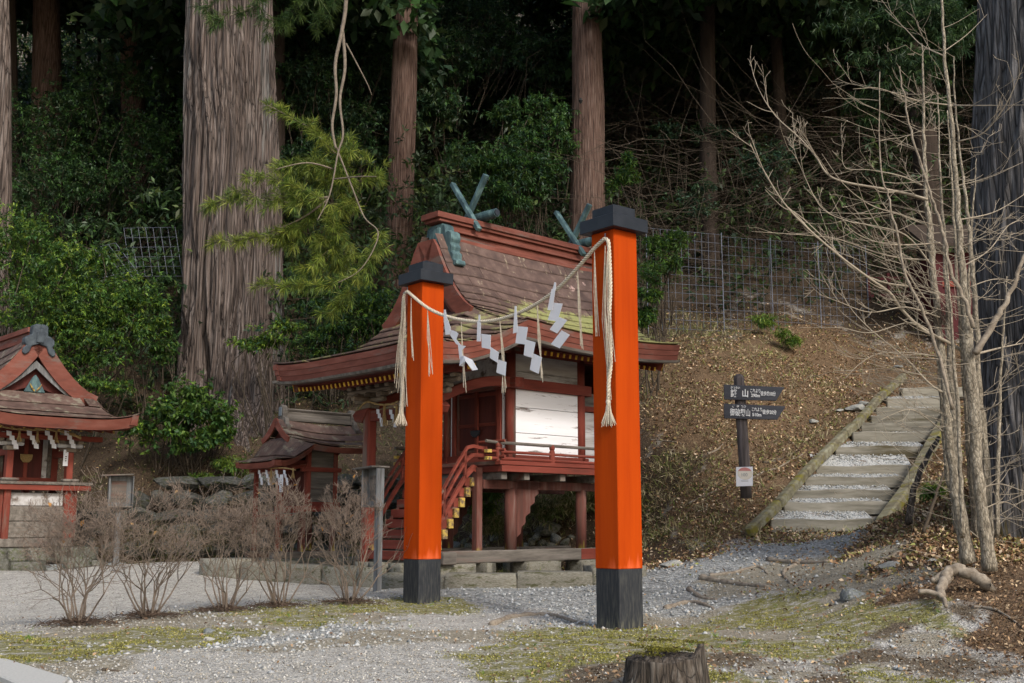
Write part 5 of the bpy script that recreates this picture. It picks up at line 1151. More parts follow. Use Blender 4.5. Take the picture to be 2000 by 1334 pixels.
def bush(label, ells, n, L, Wd, pal, per=8, clumps=26, cr=.3, spread=.8, droop=.4, group=None, seed=1, name='evergreen_bush', cat='bush', base=None, stems=True, step=.06):
    rng = np.random.default_rng(seed)
    es = [(*at(px, py, Y), rx, ry, rz) for px, py, Y, rx, ry, rz in ells]
    b = base if base is not None else (es[0][0], es[0][1] + .2, None)
    bz = h1(b[0], b[1]) if b[2] is None else b[2]
    t = thing(name, label, cat, (b[0], b[1], bz), 0, group); o = np.array(t.location)
    P, dr, cc = clump_pts(es, n, rng, clumps, cr)
    V_, F_, cl = leaves(P - o, dr, per, L, Wd, pal, spread, droop, rng=rng, step=step)
    f = link('foliage', np_mesh('bush_foliage', V_, F_, M_leaf, cl), t); f['kind'] = 'stuff'
    if stems:
        A, B_, ra, rb = [], [], [], []
        for c_ in cc - o:
            p0 = np.array([c_[0] * .7 + rng.normal() * .15, c_[1] * .5 + rng.normal() * .1 + .2, max(0, c_[2] - 1.6)]); m = (p0 + c_) / 2 + rng.normal(size=3) * .2 + np.array([0, 0, .15])
            for a_, b_, r1, r2 in ((p0, m, .014, .010), (m, c_, .010, .005)): A.append(a_); B_.append(b_); ra.append(r1); rb.append(r2)
        for i in rng.integers(0, len(P), min(len(P), 260)):
            j = np.argmin(((cc - P[i]) ** 2).sum(1)); A.append(cc[j] - o); B_.append(P[i] - o); ra.append(.005); rb.append(.003)
        V2, F2 = np_tubes(A, B_, ra, rb, 4); link('stems', np_mesh('bush_stems', V2, F2, M_deadtwig), t)['kind'] = 'stuff'
    return t
bush('broad dark green shrub on the slope left of the giant cedar', [(70, 300, 27, 2.2, 1.5, 2.0), (220, 250, 27.5, 2.0, 1.5, 1.7), (300, 350, 26.5, 1.4, 1.2, 1.6), (130, 390, 26, 2.0, 1.2, 1.2)], 4200, .11, .035, G_DARK + G_MID[:2], per=9, clumps=80, cr=.24, seed=2)
bush('bright yellow-green leafy bush rising above the left shrine roof', [(40, 480, 20.8, .9, .8, .9), (150, 520, 20.6, 1.0, .8, .7), (90, 600, 20.4, 1.2, .8, .6), (215, 590, 20.5, .9, .8, .7), (150, 650, 20.3, 1.1, .7, .6), (280, 620, 20.4, .5, .5, .55), (190, 725, 20.2, .75, .6, .55)], 4600, .085, .028, G_BRIGHT + G_MID, per=8, clumps=95, cr=.26, seed=3)
bush('glossy green camellia shrub between the left shrine and the giant cedar foot', [(310, 830, 19.9, .6, .5, .55), (370, 800, 19.8, .6, .5, .5), (350, 860, 19.6, .55, .4, .35), (420, 840, 19.9, .35, .3, .35)], 1100, .10, .05, G_MID + G_BRIGHT[:2], per=7, clumps=36, cr=.28, seed=4)
bush('small light green shrub growing against the foot of the giant cedar trunk', [(520, 655, 20.4, .50, .4, .28), (490, 680, 20.3, .3, .3, .2), (560, 640, 20.4, .3, .3, .2)], 420, .09, .03, G_BRIGHT + G_TEAL[:1], per=7, clumps=16, cr=.3, seed=5)
bush('low green shrub at the left edge of the giant cedar foot', [(325, 690, 20.8, .38, .35, .3), (290, 650, 20.9, .4, .3, .35)], 380, .08, .03, G_MID + G_BRIGHT[:1], per=7, clumps=14, cr=.3, seed=6)
bush('feathery green bush under the hanging pine branch, behind the porch roof', [(640, 650, 21.5, .8, .7, .5), (700, 610, 21.5, .9, .7, .7), (650, 560, 22, .9, .6, .6), (745, 620, 21.8, .6, .6, .6)], 2700, .085, .024, G_MID + G_BRIGHT[:1] + G_TEAL[:1], per=9, clumps=60, cr=.26, seed=7)
bush('layered green shrub between the two slim cedar trunks, above the copper ridge cross', [(1040, 230, 26, .9, .7, .6), (930, 320, 25, 1.0, .7, .45), (1010, 330, 25.5, 1.0, .8, .8), (1070, 280, 25.5, .7, .6, .7), (960, 390, 25, .9, .6, .5)], 2700, .12, .034, G_MID + G_TEAL[:1] + [(.06, .13, .04)], per=8, clumps=52, cr=.24, seed=8, droop=.6)
bush('bamboo-leaved green shrub right beside the cap of the nearer orange post', [(1285, 500, 19.5, .45, .4, .38), (1265, 560, 19.2, .35, .3, .35), (1215, 340, 20.2, .26, .25, .5), (1295, 470, 19.6, .4, .3, .2), (1260, 620, 19.3, .25, .25, .2)], 950, .10, .024, G_MID + G_BRIGHT[:2], per=8, clumps=34, cr=.28, seed=9, droop=.6)
bush('tuft of bright green leaves hanging beside the back corner of the big shrine', [(1158, 735, 18.6, .12, .12, .2), (1163, 770, 18.5, .10, .1, .15)], 160, .06, .02, G_BRIGHT, per=8, clumps=8, cr=.4, seed=10, stems=False)
bush('thin bluish-leaved shrub in the dark right of the third trunk', [(1400, 270, 27, .7, .5, .4), (1300, 260, 27, .5, .4, .25), (1350, 390, 25, .8, .5, .5), (1290, 330, 25.5, .4, .4, .3), (1500, 330, 26, .9, .6, .6)], 900, .10, .035, G_TEAL + G_DARK, per=6, clumps=34, cr=.3, seed=12)
bush('silvery long-leaved shrub high in the dark woods, right of centre', [(1560, 90, 30, 1.1, .6, .6), (1620, 190, 29, .8, .6, .4), (1500, 120, 30, .9, .6, .5)], 700, .17, .035, [(.06, .085, .075), (.09, .115, .10), (.04, .065, .05)], per=6, clumps=26, cr=.3, seed=13, droop=.8)
bush('drooping dark green cedar bough seen left of the blue-grey trunk', [(1760, 120, 20, .9, .6, .7), (1700, 220, 20.5, .6, .5, .35), (1840, 80, 20, .6, .5, .6), (1760, 40, 20, 1.2, .6, .4), (1830, 200, 21, .5, .4, .4)], 1600, .16, .022, [(.035, .075, .028), (.055, .10, .03), (.025, .055, .025)], per=9, clumps=42, cr=.3, seed=14, droop=.9, stems=False, cat='bough', name='cedar_bough')
bush('dark green shrubs behind the pine bough, between the giant cedar and the slim trunk', [(610, 170, 27, 1.2, .8, .9), (690, 120, 28, 1.2, .8, .9), (600, 320, 26, .9, .6, .8), (700, 260, 27, 1.1, .7, .9), (640, 60, 29, 1.4, .8, .7)], 2600, .12, .034, G_DARK + G_MID[:1] + G_TEAL[:1], per=8, clumps=60, cr=.28, seed=71)
bush('dark leafy shrubs high on the slope between the two slim trunks', [(880, 120, 30, 1.4, .9, .9), (970, 80, 31, 1.4, .9, 1.0), (1060, 120, 30, 1.0, .7, .9), (900, 30, 32, 1.6, .9, .8), (850, 210, 28, .8, .6, .7)], 2600, .13, .036, G_DARK + G_MID[:1] + G_TEAL[:1], per=8, clumps=60, cr=.28, seed=72)
bush('dim leafy shrubs high in the wood, right of the knot-holed trunk', [(1250, 90, 33, 1.4, .9, 1.0), (1360, 60, 34, 1.6, .9, 1.0), (1450, 110, 33, 1.3, .9, .8), (1560, 30, 34, 1.6, .9, .8), (1300, 10, 35, 1.8, .9, .8)], 2600, .14, .038, G_DARK + G_TEAL[:1] + [(.07, .11, .03)], per=8, clumps=60, cr=.28, seed=73)
bush('low weedy tangle at the foot of the retaining wall behind the third bare shrub', [(400, 1050, 18.6, .5, .25, .25), (480, 1000, 18.9, .35, .2, .25), (300, 1040, 18.7, .45, .25, .3)], 420, .13, .012, [(.16, .12, .07), (.10, .11, .04), (.22, .17, .10)], per=6, clumps=22, cr=.4, seed=74, stems=False)
for i, (x, y, Y, r, lb) in enumerate(((1075, 985, 18.3, .55, 'dry yellowish grass clump seen under the deck right of the near stilt'), (1165, 965, 18.2, .45, 'grass clump seen under the deck beside the nearer orange post'), (960, 1020, 17.8, .32, 'low green grass clump behind the stair head post'), (1545, 655, 22.3, .30, 'bright green fern clump at the foot of the long wire fence'), (1490, 625, 23.0, .25, 'pale green fern in front of the wire fence posts'), (1835, 965, 13.3, .16, 'small green weed between the dark stick and the saplings'), (462, 905, 20.0, .32, 'grassy tuft on top of the retaining wall'), (395, 930, 19.7, .18, 'low fern growing out of the retaining wall, beside the notice box'), (585, 903, 19.8, .3, 'bright grass tuft left of the small shrine eave'), (945, 975, 17.6, .35, 'yellow-green sasa bamboo clump seen between the stair posts under the deck'))):
    bush(lb, [(x, y, Y, r, r * .8, r * .6)], (130 if i > 2 else 380) if i != 9 else 260, .12, .016, G_BRIGHT + G_YEL if i > 2 else [(.30, .27, .13), (.16, .20, .06), (.38, .33, .18), (.11, .16, .04)], per=7, clumps=8, cr=.35, seed=30 + i, name='fern', cat='fern', stems=False, droop=.7)
# fern-like cedar and pine needles: the bough hanging from above in front of the giant trunk
pb0 = at(690, 0, 14.3)
pine = thing('pine_bough', 'bright green pine bough hanging from bare crooked stems in front of the giant cedar trunk', 'pine bough', (pb0.x, pb0.y, pb0.z))
def px_path(pts, Y0, Y1=None, n=6):
    m = len(pts); return smooth_path([at(x, y, Y0 + ((Y1 or Y0) - Y0) * i / (m - 1)) for i, (x, y) in enumerate(pts)], n)
s_px = 14.3 / F_PX
for pts, r0, r1 in (([(676, -120), (676, 0), (668, 60), (655, 125), (657, 185), (649, 245), (656, 290)], 5.5, 3), ([(668, 50), (674, 130), (664, 195), (670, 262), (660, 300), (644, 380), (620, 430)], 4.6, 1), ([(676, 85), (700, 130), (718, 165), (726, 186)], 2, 1),
                    ([(656, 285), (690, 372), (712, 425), (738, 452), (728, 490), (700, 530), (660, 552)], 2.4, .7), ([(640, 390), (600, 420), (560, 440), (480, 468), (405, 474)], 3, 1), ([(655, 300), (610, 255), (560, 225), (522, 205)], 2.5, 1), ([(650, 330), (600, 318), (540, 330)], 2.5, 1), ([(640, 385), (560, 395), (480, 388), (405, 398)], 3, 1), ([(650, 350), (700, 345), (735, 345)], 2, 1)):
    P_ = px_path(pts, 14.3, 14.3 + random.uniform(-.6, .6)); n = len(P_)
    MB().tube(P_, [(r0 + (r1 - r0) * i / (n - 1)) * s_px * .85 for i in range(n)], n=6).build('stem', mat('vine_bark', [(0.11, 0.09, 0.07), (0.21, 0.175, 0.14)], scale=20, rough=.9, bump=.4, bdist=.004), pine, smooth=True, world=True)
def needle_tufts(paths, rng, dens=1.0, L=.15, pal=G_PINE, side=.35):
    C_, D_ = [], []; TA, TB = [], []
    for pts, Y, w in paths:
        P_ = [at(x, y, Y) for x, y in pts]; P_ = resample(smooth_path(P_, 8), .035)
        for i, p in enumerate(P_):
            if rng.random() > dens: continue
            d = (P_[min(i + 1, len(P_) - 1)] - P_[max(i - 1, 0)]); d = np.array(d) / (d.length + 1e-6)
            tw = d * rng.uniform(.2, 1.0) + rng.normal(size=3) * .75 + np.array([0, -.1, .15]); tw /= np.linalg.norm(tw)
            ln = w * rng.uniform(.1, 1.0); q = np.array(p) + tw * ln
            TA.append(np.array(p)); TB.append(q)
            for f in np.linspace(.35, 1, max(1, int(ln / .07))): C_.append(np.array(p) + tw * ln * f); D_.append(tw + d * .5)
    C_, D_ = np.array(C_), np.array(D_); D_ /= np.linalg.norm(D_, axis=1, keepdims=True)
    V_, F_, cl = leaves(C_, D_, 34, L, .0085, pal, spread=.62, droop=.12, var=.3, rng=rng)
    return V_, F_, cl, TA, TB
bp_paths = [([(650, 300), (610, 255), (560, 225), (522, 205)], 14.2, .16), ([(650, 330), (600, 318), (535, 332)], 14.4, .2), ([(640, 390), (560, 385), (480, 385), (405, 398)], 14.1, .24), ([(600, 375), (540, 352), (480, 345)], 14.0, .14), ([(600, 440), (540, 455), (480, 468), (410, 473)], 14.3, .10),
            ([(660, 300), (640, 360), (610, 430), (560, 470)], 14.5, .38), ([(655, 300), (690, 350), (735, 345)], 14.5, .25), ([(680, 380), (650, 440), (640, 490)], 14.6, .42), ([(740, 450), (735, 500), (715, 530)], 14.3, .2), ([(700, 540), (640, 556), (560, 560), (505, 556)], 14.2, .13), ([(700, 480), (640, 520), (600, 530)], 14.8, .35), ([(620, 300), (600, 350), (570, 380)], 14.7, .3), ([(720, 320), (690, 290), (670, 270)], 14.5, .15), ([(690, 560), (660, 600), (640, 620)], 14.6, .2)]
V_, F_, cl, TA, TB = needle_tufts(bp_paths, np.random.default_rng(21), dens=.95)
o = np.array(pine.location); f = link('needles', np_mesh('pine_needles', V_ - o, F_, M_leaf, cl), pine); f['kind'] = 'stuff'
V2, F2 = np_tubes(np.array(TA) - o, np.array(TB) - o, [.004] * len(TA), [.002] * len(TA), 3); link('twigs', np_mesh('pine_twigs', V2, F2, M_deadtwig), pine)['kind'] = 'stuff'
pb1 = at(560, -60, 14.8)
pine2 = thing('pine_bough', 'short pine bough crossing the giant cedar trunk at the top of the picture', 'pine bough', (pb1.x, pb1.y, pb1.z))
V_, F_, cl, TA, TB = needle_tufts([([(560, -60), (500, 10), (450, 30), (420, 55)], 14.8, .2), ([(470, -40), (430, 0), (400, 18)], 14.8, .16), ([(640, -50), (590, 10), (550, 40), (520, 70)], 15.5, .3), ([(700, -60), (640, 20), (600, 50)], 16, .25)], np.random.default_rng(22), dens=.8, pal=[(.05, .10, .03), (.08, .13, .03)])
o = np.array(pine2.location); f = link('needles', np_mesh('pine_needles', V_ - o, F_, M_leaf, cl), pine2); f['kind'] = 'stuff'
V2, F2 = np_tubes(np.array(TA) - o, np.array(TB) - o, [.004] * len(TA), [.002] * len(TA), 3); link('twigs', np_mesh('pine_twigs', V2, F2, M_deadtwig), pine2)['kind'] = 'stuff'
MB().tube(px_path([(640, -120), (560, -60), (500, 8), (450, 30)], 14.8), .01, n=5).build('stem', M_root, pine2, world=True)

# ---- trunks
def trunk_mesh(name, path, m, sides=96, rings=150, flute=.10, fine=.03, crease=None, flare=None, kz=.25, kf=5.0):
    """path: list of (pos, radius) bottom to top"""
    P = np.array([p for p, r in path], float); Rr = np.array([r for p, r in path], float); t = np.linspace(0, 1, len(path)); tt = np.linspace(0, 1, rings)
    C_ = np.stack([np.interp(tt, t, P[:, i]) for i in range(3)], 1); R_ = np.interp(tt, t, Rr)
    th = np.linspace(0, 2 * math.pi, sides, endpoint=False); X = np.cos(th)[None]; Y = np.sin(th)[None]; Zc = C_[:, 2:3]
    rm = R_.mean(); k = kf
    twist = .5 * fbm(0 * X + 3, 0, Zc * .35, 2)
    Xt, Yt = np.cos(th[None] + twist), np.sin(th[None] + twist)
    ridge = 1 - np.abs(2 * fbm(Xt * k, Yt * k, Zc * kz, 3) - 1) * 3.4
    ridge2 = 1 - np.abs(2 * noise3(Xt * k * 2.6 + 9, Yt * k * 2.6, Zc * kz * 1.6) - 1)
    lobes = fbm(X * 1.3 + 5, Y * 1.3, Zc * .12, 2) - .5
    rad = R_[:, None] * (1 + lobes * .35 * flute / .1 * .6 - flute * (1 - np.clip(ridge, 0, 1)) * .7 + fine * (ridge2 - .5) * 2)
    if crease:   # list of (angle, depth, width, zlow, zhigh)
        for ca, dp, wd, z0, z1 in crease:
            da = np.abs((th[None] - ca - .1 * np.sin(Zc * .9) + math.pi) % (2 * math.pi) - math.pi); fz = np.clip((z1 - Zc) / 2, 0, 1) * np.clip((Zc - z0) / .5 + 1, 0, 1)
            rad = rad - R_[:, None] * dp * np.exp(-(da / wd) ** 2) * fz
    if flare:
        z0, h, amt, lob = flare; f_ = np.clip(1 - (Zc - z0) / h, 0, 1.3) ** 2.2; rad = rad * (1 + f_ * (amt + .35 * np.sin(th[None] * lob + 1)))
    V_ = np.stack([C_[:, 0:1] + rad * X, C_[:, 1:2] + rad * Y, np.broadcast_to(Zc, rad.shape)], -1).reshape(-1, 3)
    i = np.arange(rings - 1)[:, None] * sides; j = np.arange(sides)[None]; j2 = (j + 1) % sides
    F_ = np.stack([i + j, i + j2, i + sides + j2, i + sides + j], -1).reshape(-1, 4)
    return V_, F_, m
def crown_mesh(name, R, H, n, seed, L=.34, Wd=.16, pal=G_DARK + G_MID[:1]):
    rng = np.random.default_rng(seed); z = rng.random(n) ** 1.1 * H; rad = R * (1 - z / H * .75) * np.sqrt(rng.uniform(.05, 1, n)); a = rng.uniform(0, 6.28, n)
    q = rng.integers(0, 26, n); ca = rng.uniform(0, 6.28, 26); 
    P = np.stack([rad * np.cos(a), rad * np.sin(a), z - rad * .25], 1); dr = np.stack([np.cos(a), np.sin(a), rng.uniform(-.5, .3, n)], 1)
    V_, F_, cl = leaves(P, dr / np.linalg.norm(dr, axis=1, keepdims=True), 4, L, Wd, pal, spread=.8, droop=.5, rng=rng, step=.3)
    return np_mesh(name, V_, F_, M_leaf, cl)
CROWN = [crown_mesh('crown_a', 4.2, 12, 7000, 41, L=.36, Wd=.20), crown_mesh('crown_b', 3.6, 10, 6000, 42, L=.36, Wd=.20)]
def cedar(label, path, m, crown=None, cz=14, group=None, name='cedar_tree', cs=1.0, **kw):
    b = Vector(path[0][0]); t = thing(name, label, 'tree', (b.x, b.y, b.z + .3), 0, group)
    V_, F_, _ = trunk_mesh(name, path, m, **kw); V_ -= np.array(t.location)
    link('trunk', np_mesh('trunk', V_, F_, m, smooth=True), t)
    if crown is not None:
        c = link('crown', CROWN[crown], t); top = Vector(path[-1][0]); c.location = (top.x - b.x, top.y - b.y, cz - t.location.z); c['kind'] = 'stuff'; c.scale = (cs, cs, 1)
        if cz < path[-1][0][2] + 30:
            L_ = Vector(path[-1][0]) - t.location; mb = MB(); rr_ = random.Random(int(abs(b.x) * 100)); r_ = path[-1][1]
            mb.tube([L_ + Vector((0, 0, -.5)), (L_.x, L_.y, cz - t.location.z + 9)], [r_ * .95, r_ * .2], n=8)
            for k in range(10):
                a = rr_.uniform(0, 6.28); z = cz - t.location.z + rr_.uniform(0, 7); mb.tube([(L_.x, L_.y, z), (L_.x + 1.6 * math.cos(a), L_.y + 1.6 * math.sin(a), z + .2), (L_.x + 3 * math.cos(a), L_.y + 3 * math.sin(a), z - .2)], [.07, .045, .015], n=4)
            mb.build('limbs', M_barkdark, t)
    return t
def tpath(rows, Y):   # rows: (x_left, x_right, y) from the bottom up
    out = []
    for xl, xr, y in rows:
        c = at((xl + xr) / 2, y, Y); out.append(((c.x, c.y, c.z), (xr - xl) / 2 * Y / F_PX))
    return out
cedar('giant grey-brown cedar with deeply furrowed double trunk left of centre', tpath([(330, 584, 960), (335, 580, 850), (345, 560, 780), (352, 556, 690), (352, 552, 500), (356, 546, 300), (360, 541, 120), (364, 538, 0), (372, 530, -250)], 22.3), M_bark, 0, 20, sides=340, rings=420, flute=.15, fine=.035, crease=[(-math.pi / 2 + q_, d_, .035, z0_, z1_) for q_, d_, z0_, z1_ in ((-1.2, .07, 2, 20), (-1.0, .09, 6, 16), (-.72, .08, 2, 9), (-.1, .08, 5, 20), (.12, .09, 2, 10), (.28, .07, 7, 22), (.55, .09, 2, 20), (.75, .08, 4, 14), (1.0, .10, 2, 20), (-.4, .09, 2, 7))] + [(-math.pi / 2 - .30, .46, .07, 2, 8.2), (-math.pi / 2 - .52, .16, .07, 5.5, 22), (-math.pi / 2 + .35, .10, .08, 2, 12), (-math.pi / 2 - .95, .12, .07, 2, 12)], flare=(2.2, 2.6, .30, 5), kz=.13, kf=6.0, cs=1.2)
cedar('slim reddish-brown cedar trunk rising behind the farther orange post', tpath([(738, 806, 640), (746, 801, 540), (752, 806, 430), (758, 812, 300), (764, 816, 150), (771, 819, 0), (776, 818, -250)], 26.5), M_bark2, 1, 20.5, sides=120, rings=160, flute=.05, fine=.03, kz=.2, kf=4)
c3 = cedar('straight brown cedar trunk with a knot hole, behind the nearer orange post', tpath([(1105, 1190, 520), (1111, 1183, 420), (1114, 1182, 300), (1116, 1182, 200), (1116, 1178, 100), (1117, 1176, 0), (1120, 1172, -250)], 26), M_bark2, 0, 20.5, sides=120, rings=160, flute=.05, fine=.03, kz=.2, kf=4)
kh = at(1134, 198, 25.52); kn = MB().tube([Vector((kh.x, kh.y - .03, kh.z - .07)), Vector((kh.x, kh.y - .05, kh.z)), Vector((kh.x, kh.y - .03, kh.z + .07))], [.02, .055, .02], n=8).build('knot_hole', M_ink, c3, world=True)
cedar('massive blue-grey cedar trunk cut by the right edge of the picture', tpath([(1925, 2290, 1160), (1930, 2270, 1060), (1922, 2250, 900), (1918, 2240, 700), (1908, 2230, 480), (1906, 2225, 260), (1914, 2215, 0), (1918, 2200, -300)], 10.9), M_bark3, 1, 15, sides=260, rings=320, flute=.07, fine=.03, flare=(.4, 1.2, .12, 6), kz=.3, kf=6)
bgT = [((-12, 22, 160), (-8, 18, 0), 23, M_bark, 'mossy pale tree trunk at the top left corner'), ((64, 120, 118), (66, 118, 0), 31, M_bark2, 'dark red-brown cedar trunk second from the left edge'), ((236, 282, 150), (233, 278, 0), 33, M_bark2, 'dark cedar trunk between the second trunk and the giant cedar'), ((20, 34, 130), (18, 32, 0), 30, M_barkdark, 'thin dark trunk beside the mossy corner trunk'),
       ((1530, 1558, 600), (1524, 1550, 470), 28, M_barkdark, 'brown trunk base behind the wire fence'), ((1232, 1262, 200), (1236, 1258, 90), 44, M_barkdark, None), ((1195, 1212, 190), (1197, 1210, 0), 42, M_barkdark, None), ((1308, 1330, 220), (1312, 1328, 0), 44, M_barkdark, None), ((1060, 1072, 150), (1058, 1070, 0), 40, M_barkdark, None), ((690, 712, 180), (692, 712, 0), 38, M_barkdark, None), ((870, 888, 180), (872, 888, 0), 42, M_barkdark, None), ((940, 956, 150), (940, 954, 0), 46, M_barkdark, None), ((560, 578, 200), (562, 578, 0), 36, M_barkdark, None), ((1640, 1668, 260), (1644, 1668, 0), 40, M_barkdark, None), ((1740, 1766, 300), (1744, 1766, 0), 36, M_barkdark, None), ((150, 158, 130), (148, 156, 0), 36, M_barkdark, None), ((190, 197, 140), (192, 198, 0), 38, M_barkdark, None), ((330, 345, 150), (332, 345, 0), 40, M_barkdark, None)]
for i, ((xl, xr, y), (xl2, xr2, y2), Y, m, lb) in enumerate(bgT):
    c0 = at((xl + xr) / 2, y, Y); g = h1(c0.x, Y); r0 = (xr - xl) / 2 * Y / F_PX; c1 = at((xl2 + xr2) / 2, y2, Y); r1 = (xr2 - xl2) / 2 * Y / F_PX
    sl_ = (c1 - c0) / max(.1, c1.z - c0.z); b0 = c0 + sl_ * (g - .3 - c0.z); tp = c1 + sl_ * (24 + Y * .4 - c1.z)
    cedar(lb or 'dim slender tree trunk in the dark woods on the hillside', [((b0.x, Y, g - .3), r0 * 1.15), (tuple(c0), r0), (tuple(c1), r1), ((tp.x, Y, tp.z), r1 * .6)], m, i % 2, max(17.5, g + 9.5) if Y < 34 else g + 8, None if lb else 'dim tree trunks in the dark woods', sides=28, rings=60, flute=.06, fine=.04, name='background_tree', cs=1.15)
# more forest trees on the slope, for the roof of leaves that darkens the wood
rr = random.Random(77)
for k, (x, y) in enumerate([(-19, 29), (-19, 24), (-9, 33), (-4, 36), (4, 34), (9, 30), (14, 27), (19, 23), (16, 34), (-20, 39), (0, 44), (8, 42), (-8, 46), (20, 40), (-22, 33), (26, 30), (12, 50), (-14, 52), (22, 52), (5, 27), (-6, 27), (10, 25.5), (16, 28), (13, 33), (6, 36), (19, 31), (11, 38)]):
    g = h1(x, y); r_ = rr.uniform(.16, .3)
    cedar('forest tree whose leafy top shades the hillside', [((x, y, g - .3), r_ * 1.2), ((x, y, g + 3), r_), ((x + rr.uniform(-.4, .4), y, g + 16), r_ * .7)], M_barkdark, k % 2, g + rr.uniform(7.0, 9.0), 'forest trees shading the hillside', sides=20, rings=30, flute=.05, fine=.03, name='forest_tree', cs=1.15)

# ---- undergrowth on the hillside (reads as one mass)
def hillside_foliage(n, pal, L, Wd, cond, hmax, seed, per=7, m=M_leaf):
    rng = np.random.default_rng(seed); y = rng.uniform(21.5, 66, n); x = (rng.uniform(-.62, .62, n)) * y; z = hz(x, y)
    cl_ = fbm(x * .55, y * .55, 2, 3); keep = cond(x, y, cl_, rng.random(n)); x, y, z, cl_ = x[keep], y[keep], z[keep], cl_[keep]
    h = hmax * rng.random(len(x)) ** 1.3 * np.clip((cl_ - .3) * 3, .15, 1.2) * (.6 + y / 50)
    P = np.stack([x, y, z + h], 1); dr = rng.normal(size=P.shape) * .6 + np.array([0, -.5, .5]); dr /= np.linalg.norm(dr, axis=1, keepdims=True)
    sc = .7 + y / 45
    V_, F_, c_ = leaves(P, dr, per, L, Wd, pal, spread=.85, droop=.5, rng=rng, step=.15)
    ctr = np.repeat(P, per * 4, 0); V_ = ctr + (V_ - ctr) * np.repeat(sc, per * 4)[:, None]
    return V_, F_, c_
pxx = lambda x, y: 1000 + F_PX * x / y
V_, F_, c_ = hillside_foliage(60000, [(.055, .11, .04), (.075, .135, .045), (.045, .085, .042), (.095, .135, .04), (.065, .10, .06)], .16, .055, lambda x, y, c, r: ((pxx(x, y) < 1150) | (y > 24.5) & (r < .6) | (y > 44) | (pxx(x, y) > 1950)) & (c > .30 + .2 * (y < 24)) & ~((y < 24.5) & (pxx(x, y) > 780)), 3.8, 51)
tag(link('undergrowth', np_mesh('undergrowth', V_, F_, M_leaf, c_)), 'dark evergreen undergrowth covering the wooded hillside', 'undergrowth', kind='stuff')
V_, F_, c_ = hillside_foliage(2600, G_YEL + G_BRIGHT, .2, .06, lambda x, y, c, r: (y > 44) & ((pxx(x, y) < 380) | (r < .22)), 5.0, 52)
tag(link('distant_leaves', np_mesh('distant_leaves', V_, F_, M_leaf, c_)), 'sunlit yellow-green leaves glimpsed high between the far trunks', 'foliage', kind='stuff')
# leafless tangle of twigs on the right of the hillside
def twig_tangle(n, seed, xr, yr, L, r, hmax):
    rng = np.random.default_rng(seed); y = rng.uniform(*yr, n); x = rng.uniform(*xr, n) * y; z = hz(x, y) + rng.random(n) ** 1.5 * hmax
    A, B_, ra, rb = [], [], [], []; P = np.stack([x, y, z], 1); d = rng.normal(size=(n, 3)) * np.array([1.3, .6, .55]); d /= np.linalg.norm(d, axis=1, keepdims=True); l = rng.uniform(.4, 1, n)[:, None] * L; w = rng.uniform(.5, 1, n) * r
    for k in range(4):
        Q = P + d * l * .4; A.append(P); B_.append(Q); ra.append(w * (1 - .22 * k)); rb.append(w * (1 - .22 * (k + 1))); P = Q; d = d + rng.normal(size=(n, 3)) * .22 + np.array([0, 0, .05]); d /= np.linalg.norm(d, axis=1, keepdims=True)
    return np_tubes(np.concatenate(A), np.concatenate(B_), np.concatenate(ra), np.concatenate(rb), 3)
V_, F_ = twig_tangle(3600, 61, (.08, .46), (23.5, 42), 2.6, .011, 4.5)
tag(link('bare_undergrowth', np_mesh('bare_undergrowth', V_, F_, M_deadtwig)), 'tangle of leafless twigs and vines on the dark right hillside', 'undergrowth', kind='stuff')
V_, F_ = twig_tangle(900, 62, (-.42, .1), (21, 34), 1.6, .008, 3.0)
tag(link('bare_undergrowth', np_mesh('bare_undergrowth', V_, F_, M_deadtwig)), 'thin leafless twigs among the dark bushes left of centre', 'undergrowth', kind='stuff')

